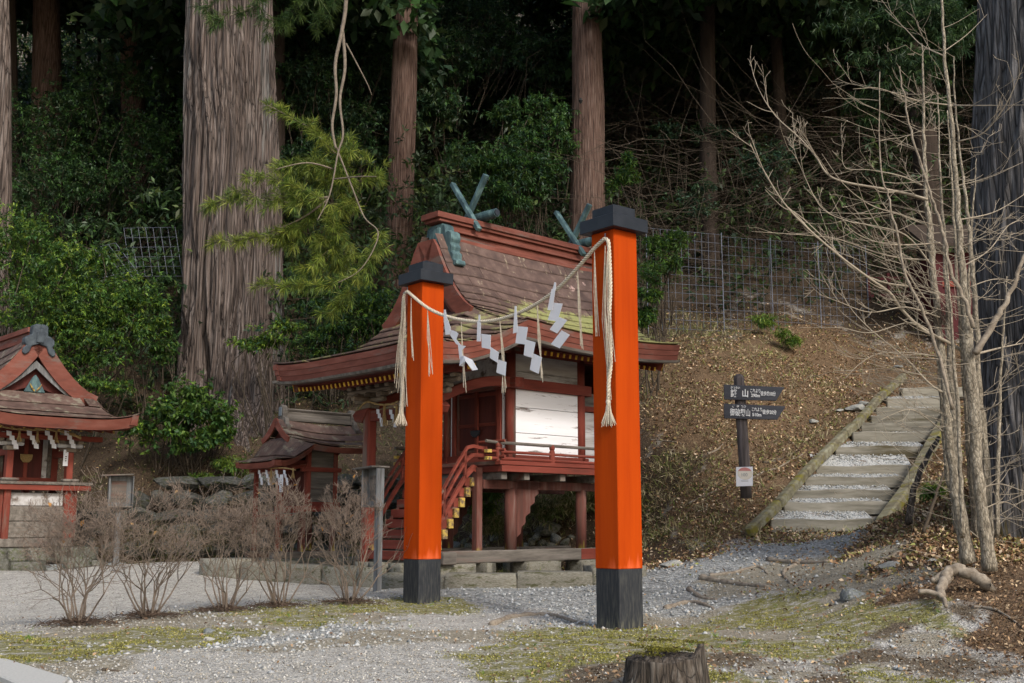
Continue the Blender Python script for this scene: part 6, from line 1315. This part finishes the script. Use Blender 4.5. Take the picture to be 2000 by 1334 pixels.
# ---- bare clipped shrubs in a row
def bare_shrub(px, py, Y, H, Wr, seed, label, n0=12):
    H *= .93
    g = gp(px, py); rng = random.Random(seed); t = thing('bare_shrub', label, 'shrub', g, 0, 'bare shrubs in a row beside the gravel')
    A, B_, ra, rb = [], [], [], []; A2, B2, ra2, rb2 = [], [], [], []; tips = []
    def grow(p, d, L, r, lv):
        m = 3 if lv < 2 else 2
        for _ in range(m):
            q = p + d * (L / m); last = lv >= 6
            (A2 if last else A).append(p); (B2 if last else B_).append(q); (ra2 if last else ra).append(r); (rb2 if last else rb).append(r * .88); p = q; r *= .88
            d = (d + Vector((rng.gauss(0, .13), rng.gauss(0, .13), rng.gauss(.02, .09)))).normalized()
        rel = Vector((p.x / Wr, p.y / Wr, (p.z - H * .55) / (H * .5)))
        if rel.length > 1.05 and lv > 2 or lv >= 7: tips.append(p); return
        k = 3 if rng.random() < (.42 if lv < 6 else .2) else 2
        for _ in range(k):
            a = rng.uniform(0, 6.28); o = d.orthogonal().normalized(); o = Matrix.Rotation(a, 3, d) @ o
            nd_ = (d + o * rng.uniform(.35, .85) + Vector((0, 0, .12))).normalized(); grow(p, nd_, L * rng.uniform(.62, .9), r * .78, lv + 1)
    for i in range(n0):
        a = 6.28 * i / n0 + rng.uniform(-.3, .3); s = rng.uniform(.03, .38) if i % 3 else rng.uniform(.45, .95); d = Vector((math.cos(a) * s, math.sin(a) * s, 1)).normalized()
        grow(Vector((math.cos(a) * .05, math.sin(a) * .05, -.02)), d, H * rng.uniform(.20, .32), H * .0076, 0)
    V_, F_ = np_tubes(A, B_, ra, rb, 5); link('stems', np_mesh('shrub_stems', V_, F_, M_twig), t)
    V_, F_ = np_tubes(A2, B2, np.maximum(ra2, .0017), np.maximum(rb2, .0013), 3); x = link('shoots', np_mesh('shrub_shoots', V_, F_, M_twigtip), t); x['kind'] = 'stuff'
    for q_ in range(5):
        V_, F_, c_ = leaves(np.array([tuple(rng.choice(tips))]), np.array([[0, 0, -1.]]), 1, .06, .04, [(.42, .20, .05), (.35, .22, .10)], rng=np.random.default_rng(seed * 10 + q_)); link('withered_leaf', np_mesh('withered_leaf', V_, F_, M_dry, c_), t)
    return len(A) + len(A2)
for i, (px, py, H, Wr, lb) in enumerate(((150, 1222, 1.40, .50, 'leftmost and largest bare shrub, in front of the left shrine'), (290, 1207, 1.40, .40, 'second bare shrub from the left, in front of the left notice box'), (440, 1195, 1.44, .38, 'third bare shrub from the left, in front of the stone retaining wall'), (545, 1187, 1.44, .34, 'fourth bare shrub from the left, in front of the small shrine'), (683, 1180, 1.47, .37, 'bare shrub nearest the farther orange post'))):
    bare_shrub(px, py, 0, H, Wr, 100 + i, lb)

# ---- saplings: many bare pale stems in front of the big trunk
SY = 9.25; spx = SY / F_PX
sb = thing('bare_sapling', 'clump of tall pale bare saplings with long arching twigs in front of the blue-grey trunk', 'sapling', gp(1900, 1100))
rngS = random.Random(31)
tr = [([(1893, 1100), (1875, 1000), (1860, 900), (1848, 800), (1840, 700), (1828, 600), (1818, 480), (1811, 400), (1806, 300), (1804, 200), (1800, 85)], [18, 14, 11, 9, 9, 8, 7, 5.5, 4, 3, 1.5], 9.2, M_sapling),
      ([(1934, 1115), (1918, 1000), (1908, 900), (1902, 800), (1890, 680), (1882, 560), (1875, 460), (1868, 360), (1860, 250), (1846, 120), (1841, 0), (1838, -140)], [17, 13, 13, 14, 14, 9, 7.5, 6, 5, 4, 3, 1.5], 9.1, M_sapling),
      ([(1888, 1060), (1868, 900), (1862, 800), (1855, 700), (1848, 560), (1843, 430), (1836, 330), (1832, 180)], [11, 9, 8, 7, 5, 3.5, 2.5, 1.3], 9.6, M_sapling),
      ([(1935, 1060), (1925, 900), (1912, 760), (1905, 600), (1895, 470), (1888, 400), (1878, 330), (1866, 210), (1863, 110)], [10, 9, 8, 6, 5, 4, 3, 2.2, 1.2], 9.4, M_sapling),
      ([(1946, 1050), (1950, 900), (1953, 750), (1962, 620), (1968, 540)], [6, 5, 3.5, 2.2, 1.2], 9.3, M_sapling),
      ([(1905, 1050), (1893, 900), (1886, 780), (1876, 640), (1868, 520), (1862, 400), (1856, 300), (1850, 215)], [7, 6.5, 6, 5, 4, 3, 2.2, 1.2], 9.7, M_sapling), ([(1868, 1040), (1852, 930), (1838, 800), (1832, 700), (1826, 560), (1822, 450), (1815, 380)], [6, 5.5, 4.5, 3.5, 2.6, 2, 1], 9.8, M_sapling),
      ([(1922, 1060), (1915, 940), (1899, 800), (1893, 620), (1896, 480), (1902, 380), (1908, 310)], [7, 6, 5, 4, 3, 2, 1], 9.6, M_sapling), ([(1880, 1050), (1876, 940), (1872, 820), (1861, 660), (1851, 540), (1846, 470)], [6, 5, 4.5, 3.5, 2.2, 1], 9.0, M_sapling),
      ([(1902, 640), (1885, 590), (1858, 530), (1845, 470), (1832, 420), (1812, 360), (1782, 270), (1768, 200), (1755, 130)], [5, 5, 4.5, 4, 3.5, 3, 2.6, 2, 1.2], 9.0, M_root),
      ([(1860, 800), (1835, 700), (1800, 600), (1770, 540), (1748, 440), (1735, 380), (1720, 330), (1718, 140)], [4, 4, 3.6, 3.2, 2.6, 2.2, 1.8, 1], 8.9, M_root),
      ([(1905, 690), (1942, 630), (1965, 590), (1982, 550), (1995, 514), (2020, 450)], [8, 7, 6, 5, 4.5, 3], 9.0, M_root)]
for pts, rad, Y, m in tr:
    P_ = smooth_path([at(x, y, Y) for x, y in pts], 5); n = len(P_); R_ = [rad[min(i // 5, len(rad) - 1)] + (rad[min(i // 5 + 1, len(rad) - 1)] - rad[min(i // 5, len(rad) - 1)]) * (i % 5) / 5 for i in range(n)]
    P_ = [p + Vector((rngS.gauss(0, .004), rngS.gauss(0, .006), 0)) for p in P_]
    MB().tube(P_, [r * spx * .84 * (1 + .06 * math.sin(q_ * 1.9)) for q_, r in enumerate(R_)], n=12 if rad[0] > 8 else 7).build('stem', m, sb, smooth=True, world=True)
br = [([(1905, 700), (1850, 668), (1800, 642), (1760, 603), (1738, 572), (1700, 545), (1640, 500), (1580, 448), (1530, 395), (1490, 330), (1465, 280)], 7), ([(1812, 390), (1770, 378), (1720, 368), (1652, 356), (1616, 340), (1592, 304), (1560, 268), (1520, 232), (1496, 200), (1480, 170)], 5.5), ([(1836, 474), (1780, 478), (1728, 476), (1680, 460), (1648, 432), (1620, 376)], 3), ([(1800, 362), (1760, 344), (1700, 332), (1652, 328), (1644, 296)], 3),
      ([(1816, 508), (1760, 504), (1708, 492), (1640, 468), (1584, 460), (1468, 452)], 3.5), ([(1780, 560), (1720, 550), (1660, 520), (1620, 476), (1560, 420), (1528, 404), (1494, 370)], 4), ([(1841, 108), (1800, 88), (1768, 56), (1728, 18)], 3), ([(1844, 100), (1888, 68), (1928, 28)], 2), ([(1862, 206), (1800, 198), (1752, 184), (1712, 172), (1666, 174)], 3), ([(1862, 206), (1930, 206), (2010, 205)], 3), ([(1872, 276), (1920, 260), (1960, 212), (1990, 150), (2010, 100)], 3),
      ([(1912, 690), (1960, 678), (2010, 668)], 5), ([(1841, 766), (1814, 748), (1775, 706), (1748, 682), (1700, 643), (1660, 600), (1640, 560)], 4), ([(1820, 520), (1770, 460), (1700, 440), (1650, 430), (1600, 400), (1556, 310), (1540, 292)], 3), ([(1870, 430), (1940, 415), (2000, 380)], 3.5), ([(1835, 620), (1770, 600), (1700, 610), (1640, 590), (1600, 575)], 3), ([(1905, 960), (1950, 945), (2000, 960)], 4), ([(1895, 560), (1950, 545), (2000, 570)], 2.5), ([(1850, 640), (1790, 560), (1740, 480), (1690, 400), (1672, 345)], 3.5), ([(1880, 520), (1930, 490), (1970, 440), (2000, 430)], 3), ([(1810, 440), (1760, 420), (1700, 400), (1648, 360), (1605, 300)], 3), ([(1910, 1050), (1870, 1010), (1860, 950)], 3), ([(1905, 800), (1950, 790), (2000, 740)], 3), ([(1842, 700), (1790, 690), (1720, 690), (1680, 710), (1650, 740)], 3), ([(1850, 850), (1800, 810), (1770, 800), (1720, 820)], 2.5), ([(1910, 1000), (1960, 980), (2000, 1000)], 2.5), ([(1834, 660), (1780, 630), (1700, 650), (1640, 640), (1560, 640)], 2.5)]
TA, TB, r1, r2 = [], [], [], []
def twig(p, d, L, r, lv):
    n = 5
    for k in range(n):
        q = p + d * (L / n); TA.append(p); TB.append(q); r1.append(r * .85); r2.append(r * .74); r *= .86; p = q
        d = (d + Vector((rngS.gauss(0, .07), rngS.gauss(0, .08), rngS.gauss(.05, .06)))).normalized()
        if lv < 2 and rngS.random() < .38: twig(p, (d + Vector((rngS.gauss(0, .6), rngS.gauss(0, .5), rngS.gauss(.1, .5)))).normalized(), L * rngS.uniform(.35, .6), r * .7, lv + 1)
for pts, r0 in br:
    Y0 = 9.2 + rngS.uniform(-.15, .15); Y1 = Y0 + rngS.uniform(-.9, .5); m_ = len(pts)
    P_ = smooth_path([at(x, y, Y0 + (Y1 - Y0) * i / (m_ - 1)) for i, (x, y) in enumerate(pts)], 5); n = len(P_)
    MB().tube(P_, [max(.0018, r0 * spx * (1 - .8 * i / n) * .55) for i in range(n)], n=6).build('branch', M_twigpale, sb, smooth=True, world=True)
    for i in range(3, n, 2):
        if rngS.random() < .5:
            d = (P_[i] - P_[i - 1]).normalized(); sd = Vector((rngS.gauss(0, .5), rngS.gauss(0, .5), rngS.choice((-1, 1, 1)) * rngS.uniform(.3, .9)))
            twig(P_[i], (d * 1.1 + sd).normalized(), rngS.uniform(.12, .36), r0 * spx * .34 * (1 - .5 * i / n), 0)
for pts, rad, Y, m in tr:
    P_ = resample(smooth_path([at(x, y, Y) for x, y in pts], 6), .09)
    for i, p in enumerate(P_):
        if p.z < .9 and rngS.random() < .6: continue
        if rngS.random() < .4: twig(p, Vector((rngS.choice((-1.1, 1, -.8)) * rngS.uniform(.6, 1.2), rngS.gauss(0, .5), rngS.uniform(-.1, .5))).normalized(), rngS.uniform(.25, .85), .0038, 0)
o = np.array(sb.location); V_, F_ = np_tubes(np.array([tuple(a) for a in TA]) - o, np.array([tuple(a) for a in TB]) - o, np.maximum(r1, .0019), np.maximum(r2, .0016), 4)
x = link('twigs', np_mesh('sapling_twigs', V_, F_, M_twigpale), sb); x['kind'] = 'stuff'
# thatch of dead twigs wedged between the stems
TA, TB = [], []
for _ in range(160):
    p = at(1836 + rngS.gauss(0, 10), 612 + rngS.gauss(0, 12), 9.15); d = Vector((rngS.gauss(0, .5), rngS.gauss(0, .4), -1)).normalized(); TA.append(tuple(p)); TB.append(tuple(p + d * rngS.uniform(.04, .12)))
V_, F_ = np_tubes(np.array(TA) - o, np.array(TB) - o, [.002] * 160, [.001] * 160, 3); link('dead_twigs', np_mesh('dead_twigs', V_, F_, M_deadtwig), sb)['kind'] = 'stuff'
# dark leaning stick and other sticks
def stick(pts, Y, r0, r1_, m, label, name='fallen_stick', cat='stick', group=None):
    P_ = smooth_path([at(x, y, Yy) for (x, y), Yy in zip(pts, Y)], 5); n = len(P_); t = thing(name, label, cat, P_[0], 0, group)
    MB().tube([p + Vector((rngS.gauss(0, r0 * .15), 0, rngS.gauss(0, r0 * .15))) for p in P_], [r0 + (r1_ - r0) * i / (n - 1) for i in range(n)], n=7).build('wood', m, t, smooth=True, world=True); return t
stick([(1775, 1022), (1783, 960), (1800, 915), (1832, 855)], (11.9, 12.0, 12.1, 12.3), .040, .024, M_stump, 'dark curved stick leaning beside the mossy stair edge')
stick([(1803, 1040), (1822, 985), (1845, 920)], (11.0, 11.0, 11.0), .020, .012, M_deadtwig, 'thinner brown stick leaning right of the dark curved one')
def ground_stick(pts, r, m, label, name='fallen_stick', cat='stick', lift=.5, group=None, rend=None):
    P_ = smooth_path([gp(x, y) for x, y in pts], 6); n = len(P_); t = thing(name, label, cat, P_[0], 0, group)
    Q = []
    for i, p in enumerate(P_): Q.append(Vector((p.x, p.y, h1(p.x, p.y) + r * lift)))
    MB().tube(Q, [(r + ((rend if rend is not None else r * .4) - r) * i / (n - 1)) * (1 + .18 * math.sin(i * 1.7)) for i in range(n)], n=9).build('wood', m, t, smooth=True, world=True); return t
for pts, r, lb in (([(1370, 1130), (1400, 1136), (1450, 1143), (1500, 1147)], .045, 'thickest pale root looping across the gravel right of the nearer post'), ([(1345, 1152), (1370, 1168), (1400, 1172)], .032, 'curved root below the thickest pale root'), ([(1300, 1190), (1345, 1178), (1380, 1184), (1395, 1192)], .035, 'short humped root just right of the nearer black post foot'), ([(1385, 1125), (1430, 1120), (1480, 1108), (1500, 1122)], .028, 'thin root above the thickest pale root'), ([(960, 1222), (1010, 1205), (1060, 1202), (1100, 1208), (1150, 1222)], .035, 'long flat root in the gravel between the two orange posts'), ([(1500, 1095), (1560, 1100), (1620, 1098)], .04, 'half buried root at the foot of the trail gravel'), ([(1560, 1100), (1530, 1120), (1545, 1140)], .03, 'knobbly root stub in the dirt below the stairs'), ([(1700, 1108), (1760, 1080), (1820, 1060)], .03, 'thin root running up the bank towards the saplings')):
    ground_stick(pts, r, M_root, lb, 'exposed_root', 'root', lift=.15, group=None)
big_root = [([(1935, 1145), (1905, 1125), (1870, 1112), (1850, 1118), (1842, 1140), (1835, 1168)], (8.7, 8.75, 8.8, 8.8, 8.7, 8.6), .052, 'thick gnarled root arching out of the bank below the saplings'), ([(1860, 1112), (1835, 1125), (1822, 1135)], (8.85, 8.8, 8.8), .035, 'short grey root left of the gnarled arching root'), ([(1795, 1156), (1825, 1158), (1842, 1168), (1846, 1185)], (8.6, 8.55, 8.5, 8.4), .022, 'slender grey root in front of the gnarled arching root')]
for pts, Y, r, lb in big_root: stick(pts, Y, r, r * .7, M_root, lb, 'exposed_root', 'root')
for pts, r, lb in (([(1470, 935), (1520, 915), (1568, 888)], .018, 'pale fallen stick on the leaf slope right of the signpost'), ([(1490, 905), (1530, 895), (1560, 880)], .022, 'darker fallen stick above the pale one near the signpost'), ([(1382, 888), (1400, 880), (1412, 868)], .02, 'crooked short stick left of the signpost'), ([(1345, 985), (1375, 970), (1400, 958)], .018, 'straight stick lying on the slope below the signpost'), ([(1900, 1188), (1950, 1195), (2000, 1230)], .014, 'thin curved stick on the leaves at the right edge'), ([(1270, 860), (1300, 862), (1330, 868)], .014, 'stick lying just under the big shrine eave on the slope'), ([(200, 1310), (235, 1313)], .012, 'small dark stick in the gravel near the paving corner')):
    ground_stick(pts, r, M_deadtwig if 'dark' in lb else M_root, lb)
# scattered rocks
rm_ = [rock_mesh('rock_%d' % i, M_bluestone if i % 2 else mat('pale_field_stone', [(.22, .22, .20), (.34, .34, .32)], scale=9, rough=.95, bump=.5, bdist=.01, rnd=.2), 300 + i, sub=2, sx=1, sy=.8, sz=.38, amp=.3) for i in range(4)]
for px, py, s, lb in ((405, 1236, .075, 'flat pale stone in the moss below the third bare shrub'), (408, 1250, .055, 'whitish stone just below the flat pale one'), (1672, 800, .22, 'mossy grey boulder beside the upper stair edge'), (1690, 790, .14, 'smaller grey boulder above the mossy one by the stairs'), (1640, 803, .10, 'pale flat stone left of the mossy boulder'), (1590, 825, .12, 'flat pale stone on the leaf slope below the boulders'), (1665, 1168, .16, 'flat bluish stone half buried in the foreground dirt'), (1740, 1108, .13, 'flat grey stone in the dirt below the saplings'), (1822, 1098, .07, 'pointed blue-grey stone at the foot of the sapling bank'), (1450, 1228, .05, 'small pale blue stone on the moss right of the nearer post'), (450, 920, .16, 'pale blue stone on top of the retaining wall'), (1310, 1108, .20, 'flat mossy stone at the edge of the trail gravel'), (1755, 718, .12, 'white stone high beside the stairs'), (250, 1265, .04, 'small blue stone beside the moss at lower left')):
    p = gp(px, py) if px != 450 else at(px, py, 20); o = link('rock', rm_[int(px) % 4]); o.location = (p.x, p.y, p.z + s * .12); o.scale = (s, s, s); o.rotation_euler = (0, 0, px * .37); tag(o, lb, 'rock')

# ---- rotten stump
sp0 = gp(1300, 1352); 
stp = thing('tree_stump', 'rotting grey tree stump with moss on top, cut by the bottom edge', 'stump', sp0)
n = 96; rings = 22; ths = np.linspace(0, 2 * math.pi, n, endpoint=False); Hs = .26; V_ = []
s1_ = 6.2 / F_PX
for i in range(rings):
    t = i / (rings - 1); th = ths; hh = Hs * (.80 + .12 * fbm(np.cos(th) * 2 + 3, np.sin(th) * 2, 1, 2)); spike = .075 * np.exp(-((((th - (-.35)) + math.pi) % (2 * math.pi) - math.pi) / .28) ** 2); hh = hh + spike
    fl = .22 * (1 + .22 * (1 - t) ** 2 * (1 + np.sin(th * 4)) - .05 * t); rr_ = fl * (1 + .10 * (fbm(np.cos(th) * 5, np.sin(th) * 5, t * .8, 3) - .5) * 2)
    V_.append(np.stack([rr_ * np.cos(th), rr_ * np.sin(th), hh * t - .04], 1))
for q, (rf, dz) in enumerate(((.86, .0), (.78, -.05), (.5, -.10), (.2, -.12), (.02, -.12))):
    e = V_[rings - 1]; V_.append(np.stack([e[:, 0] * rf, e[:, 1] * rf, np.maximum(e[:, 2] * (1 if q == 0 else .0) + (0 if q == 0 else Hs * .86), 0) * 1 + dz * .5 + (.02 * (fbm(e[:, 0] * 20, e[:, 1] * 20, q, 2) - .5))], 1))
nr = len(V_); i = np.arange(nr - 1)[:, None] * n; j = np.arange(n)[None]; F_ = np.stack([i + j, i + (j + 1) % n, i + n + (j + 1) % n, i + n + j], -1).reshape(-1, 4)
link('stump_wood', np_mesh('stump_wood', np.concatenate(V_), F_, M_stump, smooth=True), stp)
rngm = np.random.default_rng(5); C_ = []
for _ in range(2600):
    a = rngm.uniform(0, 6.28); r_ = .215 * math.sqrt(rngm.uniform(.08, 1)); x_, y_ = r_ * math.cos(a), r_ * math.sin(a)
    if noise3(x_ * 9, y_ * 9, 2) > .36: C_.append((x_, y_, Hs * .84 + (.03 if r_ > .18 else -.015) + rngm.uniform(0, .012)))
C_ = np.array(C_); V_, F_, c_ = leaves(C_, np.tile([[0, 0, 1.]], (len(C_), 1)), 3, .009, .006, [(.12, .12, .02), (.17, .16, .03), (.09, .08, .02)], spread=.7, droop=0, rng=rngm)
link('moss', np_mesh('stump_moss', V_, F_, M_dry, c_), stp)['kind'] = 'stuff'
stick([(1185, 1345), (1215, 1332), (1240, 1326)], (6.5, 6.45, 6.4), .03, .022, M_root, 'grey root spreading left from the rotten stump', 'exposed_root', 'root')

# ---- ground scatter
def scatter_xy(n, y0, y1, xf, rng, p=1.4):
    u = rng.random(n); y = (y0 ** (1 - p) + u * (y1 ** (1 - p) - y0 ** (1 - p))) ** (1 / (1 - p)); x = rng.uniform(-xf, xf, n) * y; return x, y
def pebbles(n, y0, y1, smin, smax, sel, pal, seed, name, label):
    rng = np.random.default_rng(seed); x, y = scatter_xy(n, y0, y1, .50, rng); z_ = zones(x, y); k = sel(z_, rng.random(n), x, y); x, y = x[k], y[k]; z = hz(x, y); m = len(x)
    s = smin + (smax - smin) * rng.random(m) ** 2.5
    B = np.array([(1, 0, 0), (0, 1, 0), (-1, 0, 0), (0, -1, 0), (.2, .1, .75), (.1, -.1, -.4)], float); T_ = np.array([(0, 1, 4), (1, 2, 4), (2, 3, 4), (3, 0, 4), (1, 0, 5), (2, 1, 5), (3, 2, 5), (0, 3, 5)])
    V_ = B[None] * (s[:, None, None] * rng.uniform(.55, 1.15, (m, 6, 3))); a = rng.uniform(0, 6.28, m); ca, sa = np.cos(a)[:, None], np.sin(a)[:, None]
    V_ = np.stack([V_[..., 0] * ca - V_[..., 1] * sa, V_[..., 0] * sa + V_[..., 1] * ca, V_[..., 2]], -1) + np.stack([x, y, z + s * .12], 1)[:, None]
    F_ = (np.arange(m)[:, None, None] * 6 + T_[None]).reshape(-1, 3); pal = np.array(pal); c_ = pal[rng.integers(0, len(pal), m)] * rng.uniform(.75, 1.2, (m, 1))
    tag(link(name, np_mesh(name, V_.reshape(-1, 3), F_, M_pebble, np.repeat(c_, 6, 0))), label, 'gravel', kind='stuff')
PG = [(.37, .36, .33), (.45, .435, .40), (.28, .27, .25), (.49, .48, .45), (.33, .30, .25)]
PB = [(.32, .335, .335), (.42, .435, .435), (.23, .245, .25), (.46, .47, .475), (.34, .33, .30)]
pebbles(46000, 5.6, 19, .005, .016, lambda z, r, x, y: r < z[:, 0] * 1.1 + z[:, 2] * .7 + z[:, 5] * .25 + z[:, 3] * .15, PG, 71, 'gravel', 'fine pale gravel strewn over the shrine court')
pebbles(42000, 6.0, 17.5, .010, .034, lambda z, r, x, y: r < z[:, 1] * 1.3 + z[:, 2] * .10, PB, 72, 'path_gravel', 'coarse blue-grey gravel on the trail and around the posts')
# gravel on the stair treads
rng = np.random.default_rng(73); A_ = []
for i in range(12):
    (x0, x1), y, Y = stair_x[i], stair_y[i], stair_Y[i]; p, q = at(x0 + 4, y, Y), at(x1 - 2, y - 2, Y); m = 700
    u = rng.random(m); v_ = rng.random(m); A_.append(np.stack([p.x + (q.x - p.x) * u, Y + .10 + v_ * .31, tread_z(i, 0) + (tread_z(i, 1) - tread_z(i, 0)) * v_ + .004], 1))
A_ = np.concatenate(A_); m = len(A_); s = rng.uniform(.008, .026, m)
B = np.array([(1, 0, 0), (0, 1, 0), (-1, 0, 0), (0, -1, 0), (.2, .1, .75), (.1, -.1, -.4)], float); T_ = np.array([(0, 1, 4), (1, 2, 4), (2, 3, 4), (3, 0, 4), (1, 0, 5), (2, 1, 5), (3, 2, 5), (0, 3, 5)])
V_ = B[None] * (s[:, None, None] * rng.uniform(.55, 1.15, (m, 6, 3))) + A_[:, None] - np.array(stt.location); F_ = (np.arange(m)[:, None, None] * 6 + T_[None]).reshape(-1, 3)
link('tread_gravel', np_mesh('tread_gravel', V_.reshape(-1, 3), F_, M_pebble, np.repeat(np.array(PB)[rng.integers(0, 5, m)], 6, 0)), stt)['kind'] = 'stuff'
def off_stairs(x, y):
    ys = np.array(stair_Y + [20.8]); xl = np.array([at(a[0], yy, Y).x for a, yy, Y in zip(stair_x, stair_y, stair_Y)] + [at(1790, 745, 20.8).x]); xr = np.array([at(a[1], yy, Y).x for a, yy, Y in zip(stair_x, stair_y, stair_Y)] + [at(1890, 745, 20.8).x])
    return (y < 15.4) | (y > 20.8) | (x < np.interp(y, ys, xl) - .05) | (x > np.interp(y, ys, xr) + .05)
def litter(n, y0, y1, L, Wd, sel, pal, seed, name, label, per=1, up=.45, p=1.4, xf=.5, cat='leaf litter', mm=None):
    rng = np.random.default_rng(seed); x, y = scatter_xy(n, y0, y1, xf, rng, p); z_ = zones(x, y); k = sel(z_, rng.random(n), x, y) & (off_stairs(x, y) | (rng.random(n) < .04)); x, y = x[k], y[k]; P = np.stack([x, y, hz(x, y) + .008], 1)
    dr = rng.normal(size=P.shape); dr[:, 2] = np.abs(dr[:, 2]) * up + up * .6; dr /= np.linalg.norm(dr, axis=1, keepdims=True)
    V_, F_, c_ = leaves(P, dr, per, L, Wd, pal, spread=.25 if per == 1 else .6, droop=0, var=.3, rng=rng)
    tag(link(name, np_mesh(name, V_, F_, mm or M_dry, c_)), label, cat, kind='stuff')
LIT = [(.26, .155, .09), (.38, .25, .145), (.16, .095, .055), (.50, .37, .23), (.10, .06, .042), (.29, .165, .085), (.32, .28, .12), (.58, .46, .33), (.20, .21, .07)]
litter(210000, 9.5, 25, .058, .027, lambda z, r, x, y: (r < z[:, 4] * 1.1 + z[:, 6] * .45) & (x > .6) & (noise3(x * 1.7, y * 1.7, 3) > .22), LIT, 81, 'leaf_litter', 'brown fallen leaves covering the slope and the right bank', p=.6, xf=.52)
litter(12000, 19, 26, .06, .032, lambda z, r, x, y: (x <= .6), LIT, 86, 'leaf_litter', 'brown fallen leaves on the slope behind the shrines', p=.6, xf=.5)
litter(110000, 6, 13, .036, .016, lambda z, r, x, y: r < z[:, 5] * .10 + z[:, 2] * .02 + z[:, 4] * .6 + z[:, 3] * .012, [(.22, .14, .08), (.32, .215, .13), (.15, .095, .06), (.10, .065, .045), (.40, .30, .19)], 82, 'leaf_litter', 'loose pale brown leaves on the foreground dirt')
litter(120000, 5.8, 13.5, .014, .006, lambda z, r, x, y: (r < z[:, 3] * 1.3 - .25) & (fbm(x * 5, y * 5, 4, 3) > .50), [(.20, .20, .045), (.28, .27, .065), (.15, .145, .04), (.37, .34, .13)], 83, 'moss_cover', 'patches of yellow-green moss on the gravel and dirt', per=4, up=1.0, cat='moss')
litter(34000, 14.5, 24, .17, .008, lambda z, r, x, y: (x > -1) & (x < 6) & (r < z[:, 6] * 1.0 + z[:, 4] * .28) & (noise3(x * .9, y * .9, 7) > .25), [(.34, .30, .17), (.17, .20, .06), (.42, .37, .24), (.12, .16, .04), (.24, .20, .11)], 84, 'dry_grass', 'tangled dry and green grass stems on the slope behind the big shrine', per=4, up=.9, p=.95, xf=.45, cat='grass')
litter(12000, 18.3, 24, .15, .010, lambda z, r, x, y: (x < -1) & (noise3(x * .9, y * .9, 8) > .4), [(.16, .14, .07), (.09, .12, .035), (.20, .17, .10), (.07, .10, .03)], 85, 'dry_grass', 'grass and dead stems on the slope above the retaining wall', per=4, up=.9, p=.95, xf=.45, cat='grass')
litter(1600, 6.0, 13, .05, .006, lambda z, r, x, y: (r < z[:, 3] * .5 + z[:, 5] * .2) & (noise3(x * 2.2, y * 2.2, 9) > .62), [(.10, .17, .03), (.15, .20, .05)], 87, 'grass_tufts', 'small green grass tufts scattered in the foreground', per=9, up=1.0, cat='grass')
# dark twiggy mulch at the foot of each bare shrub
rng = np.random.default_rng(91); A_, B_ = [], []
for px, py in ((150, 1222), (290, 1207), (440, 1195), (545, 1187), (683, 1180)):
    g = gp(px, py)
    for _ in range(420):
        a = rng.uniform(0, 6.28); r_ = abs(rng.normal()) * .17; x_, y_ = g.x + math.cos(a) * r_ * 1.3, g.y + math.sin(a) * r_; p = np.array([x_, y_, g.z + .05 * max(0, 1 - r_ / .35) + .005]); d = rng.normal(size=3) * np.array([1, 1, .25]); d /= np.linalg.norm(d)
        A_.append(p); B_.append(p + d * rng.uniform(.03, .12))
V_, F_ = np_tubes(A_, B_, [.0035] * len(A_), [.002] * len(A_), 3)
tag(link('twig_mulch', np_mesh('twig_mulch', V_, F_, mat('dark_mulch', [(.055, .038, .028), (.11, .075, .055)], bump=0))), 'dark brown twiggy mulch round the feet of the bare shrubs', 'mulch', kind='stuff')
print('tris', sum(len(o.data.polygons) * 2 for o in SC.objects if o.type == 'MESH'), 'objs', len(SC.objects), 'uniq', sum(len(m.polygons) * 2 for m in D.meshes))
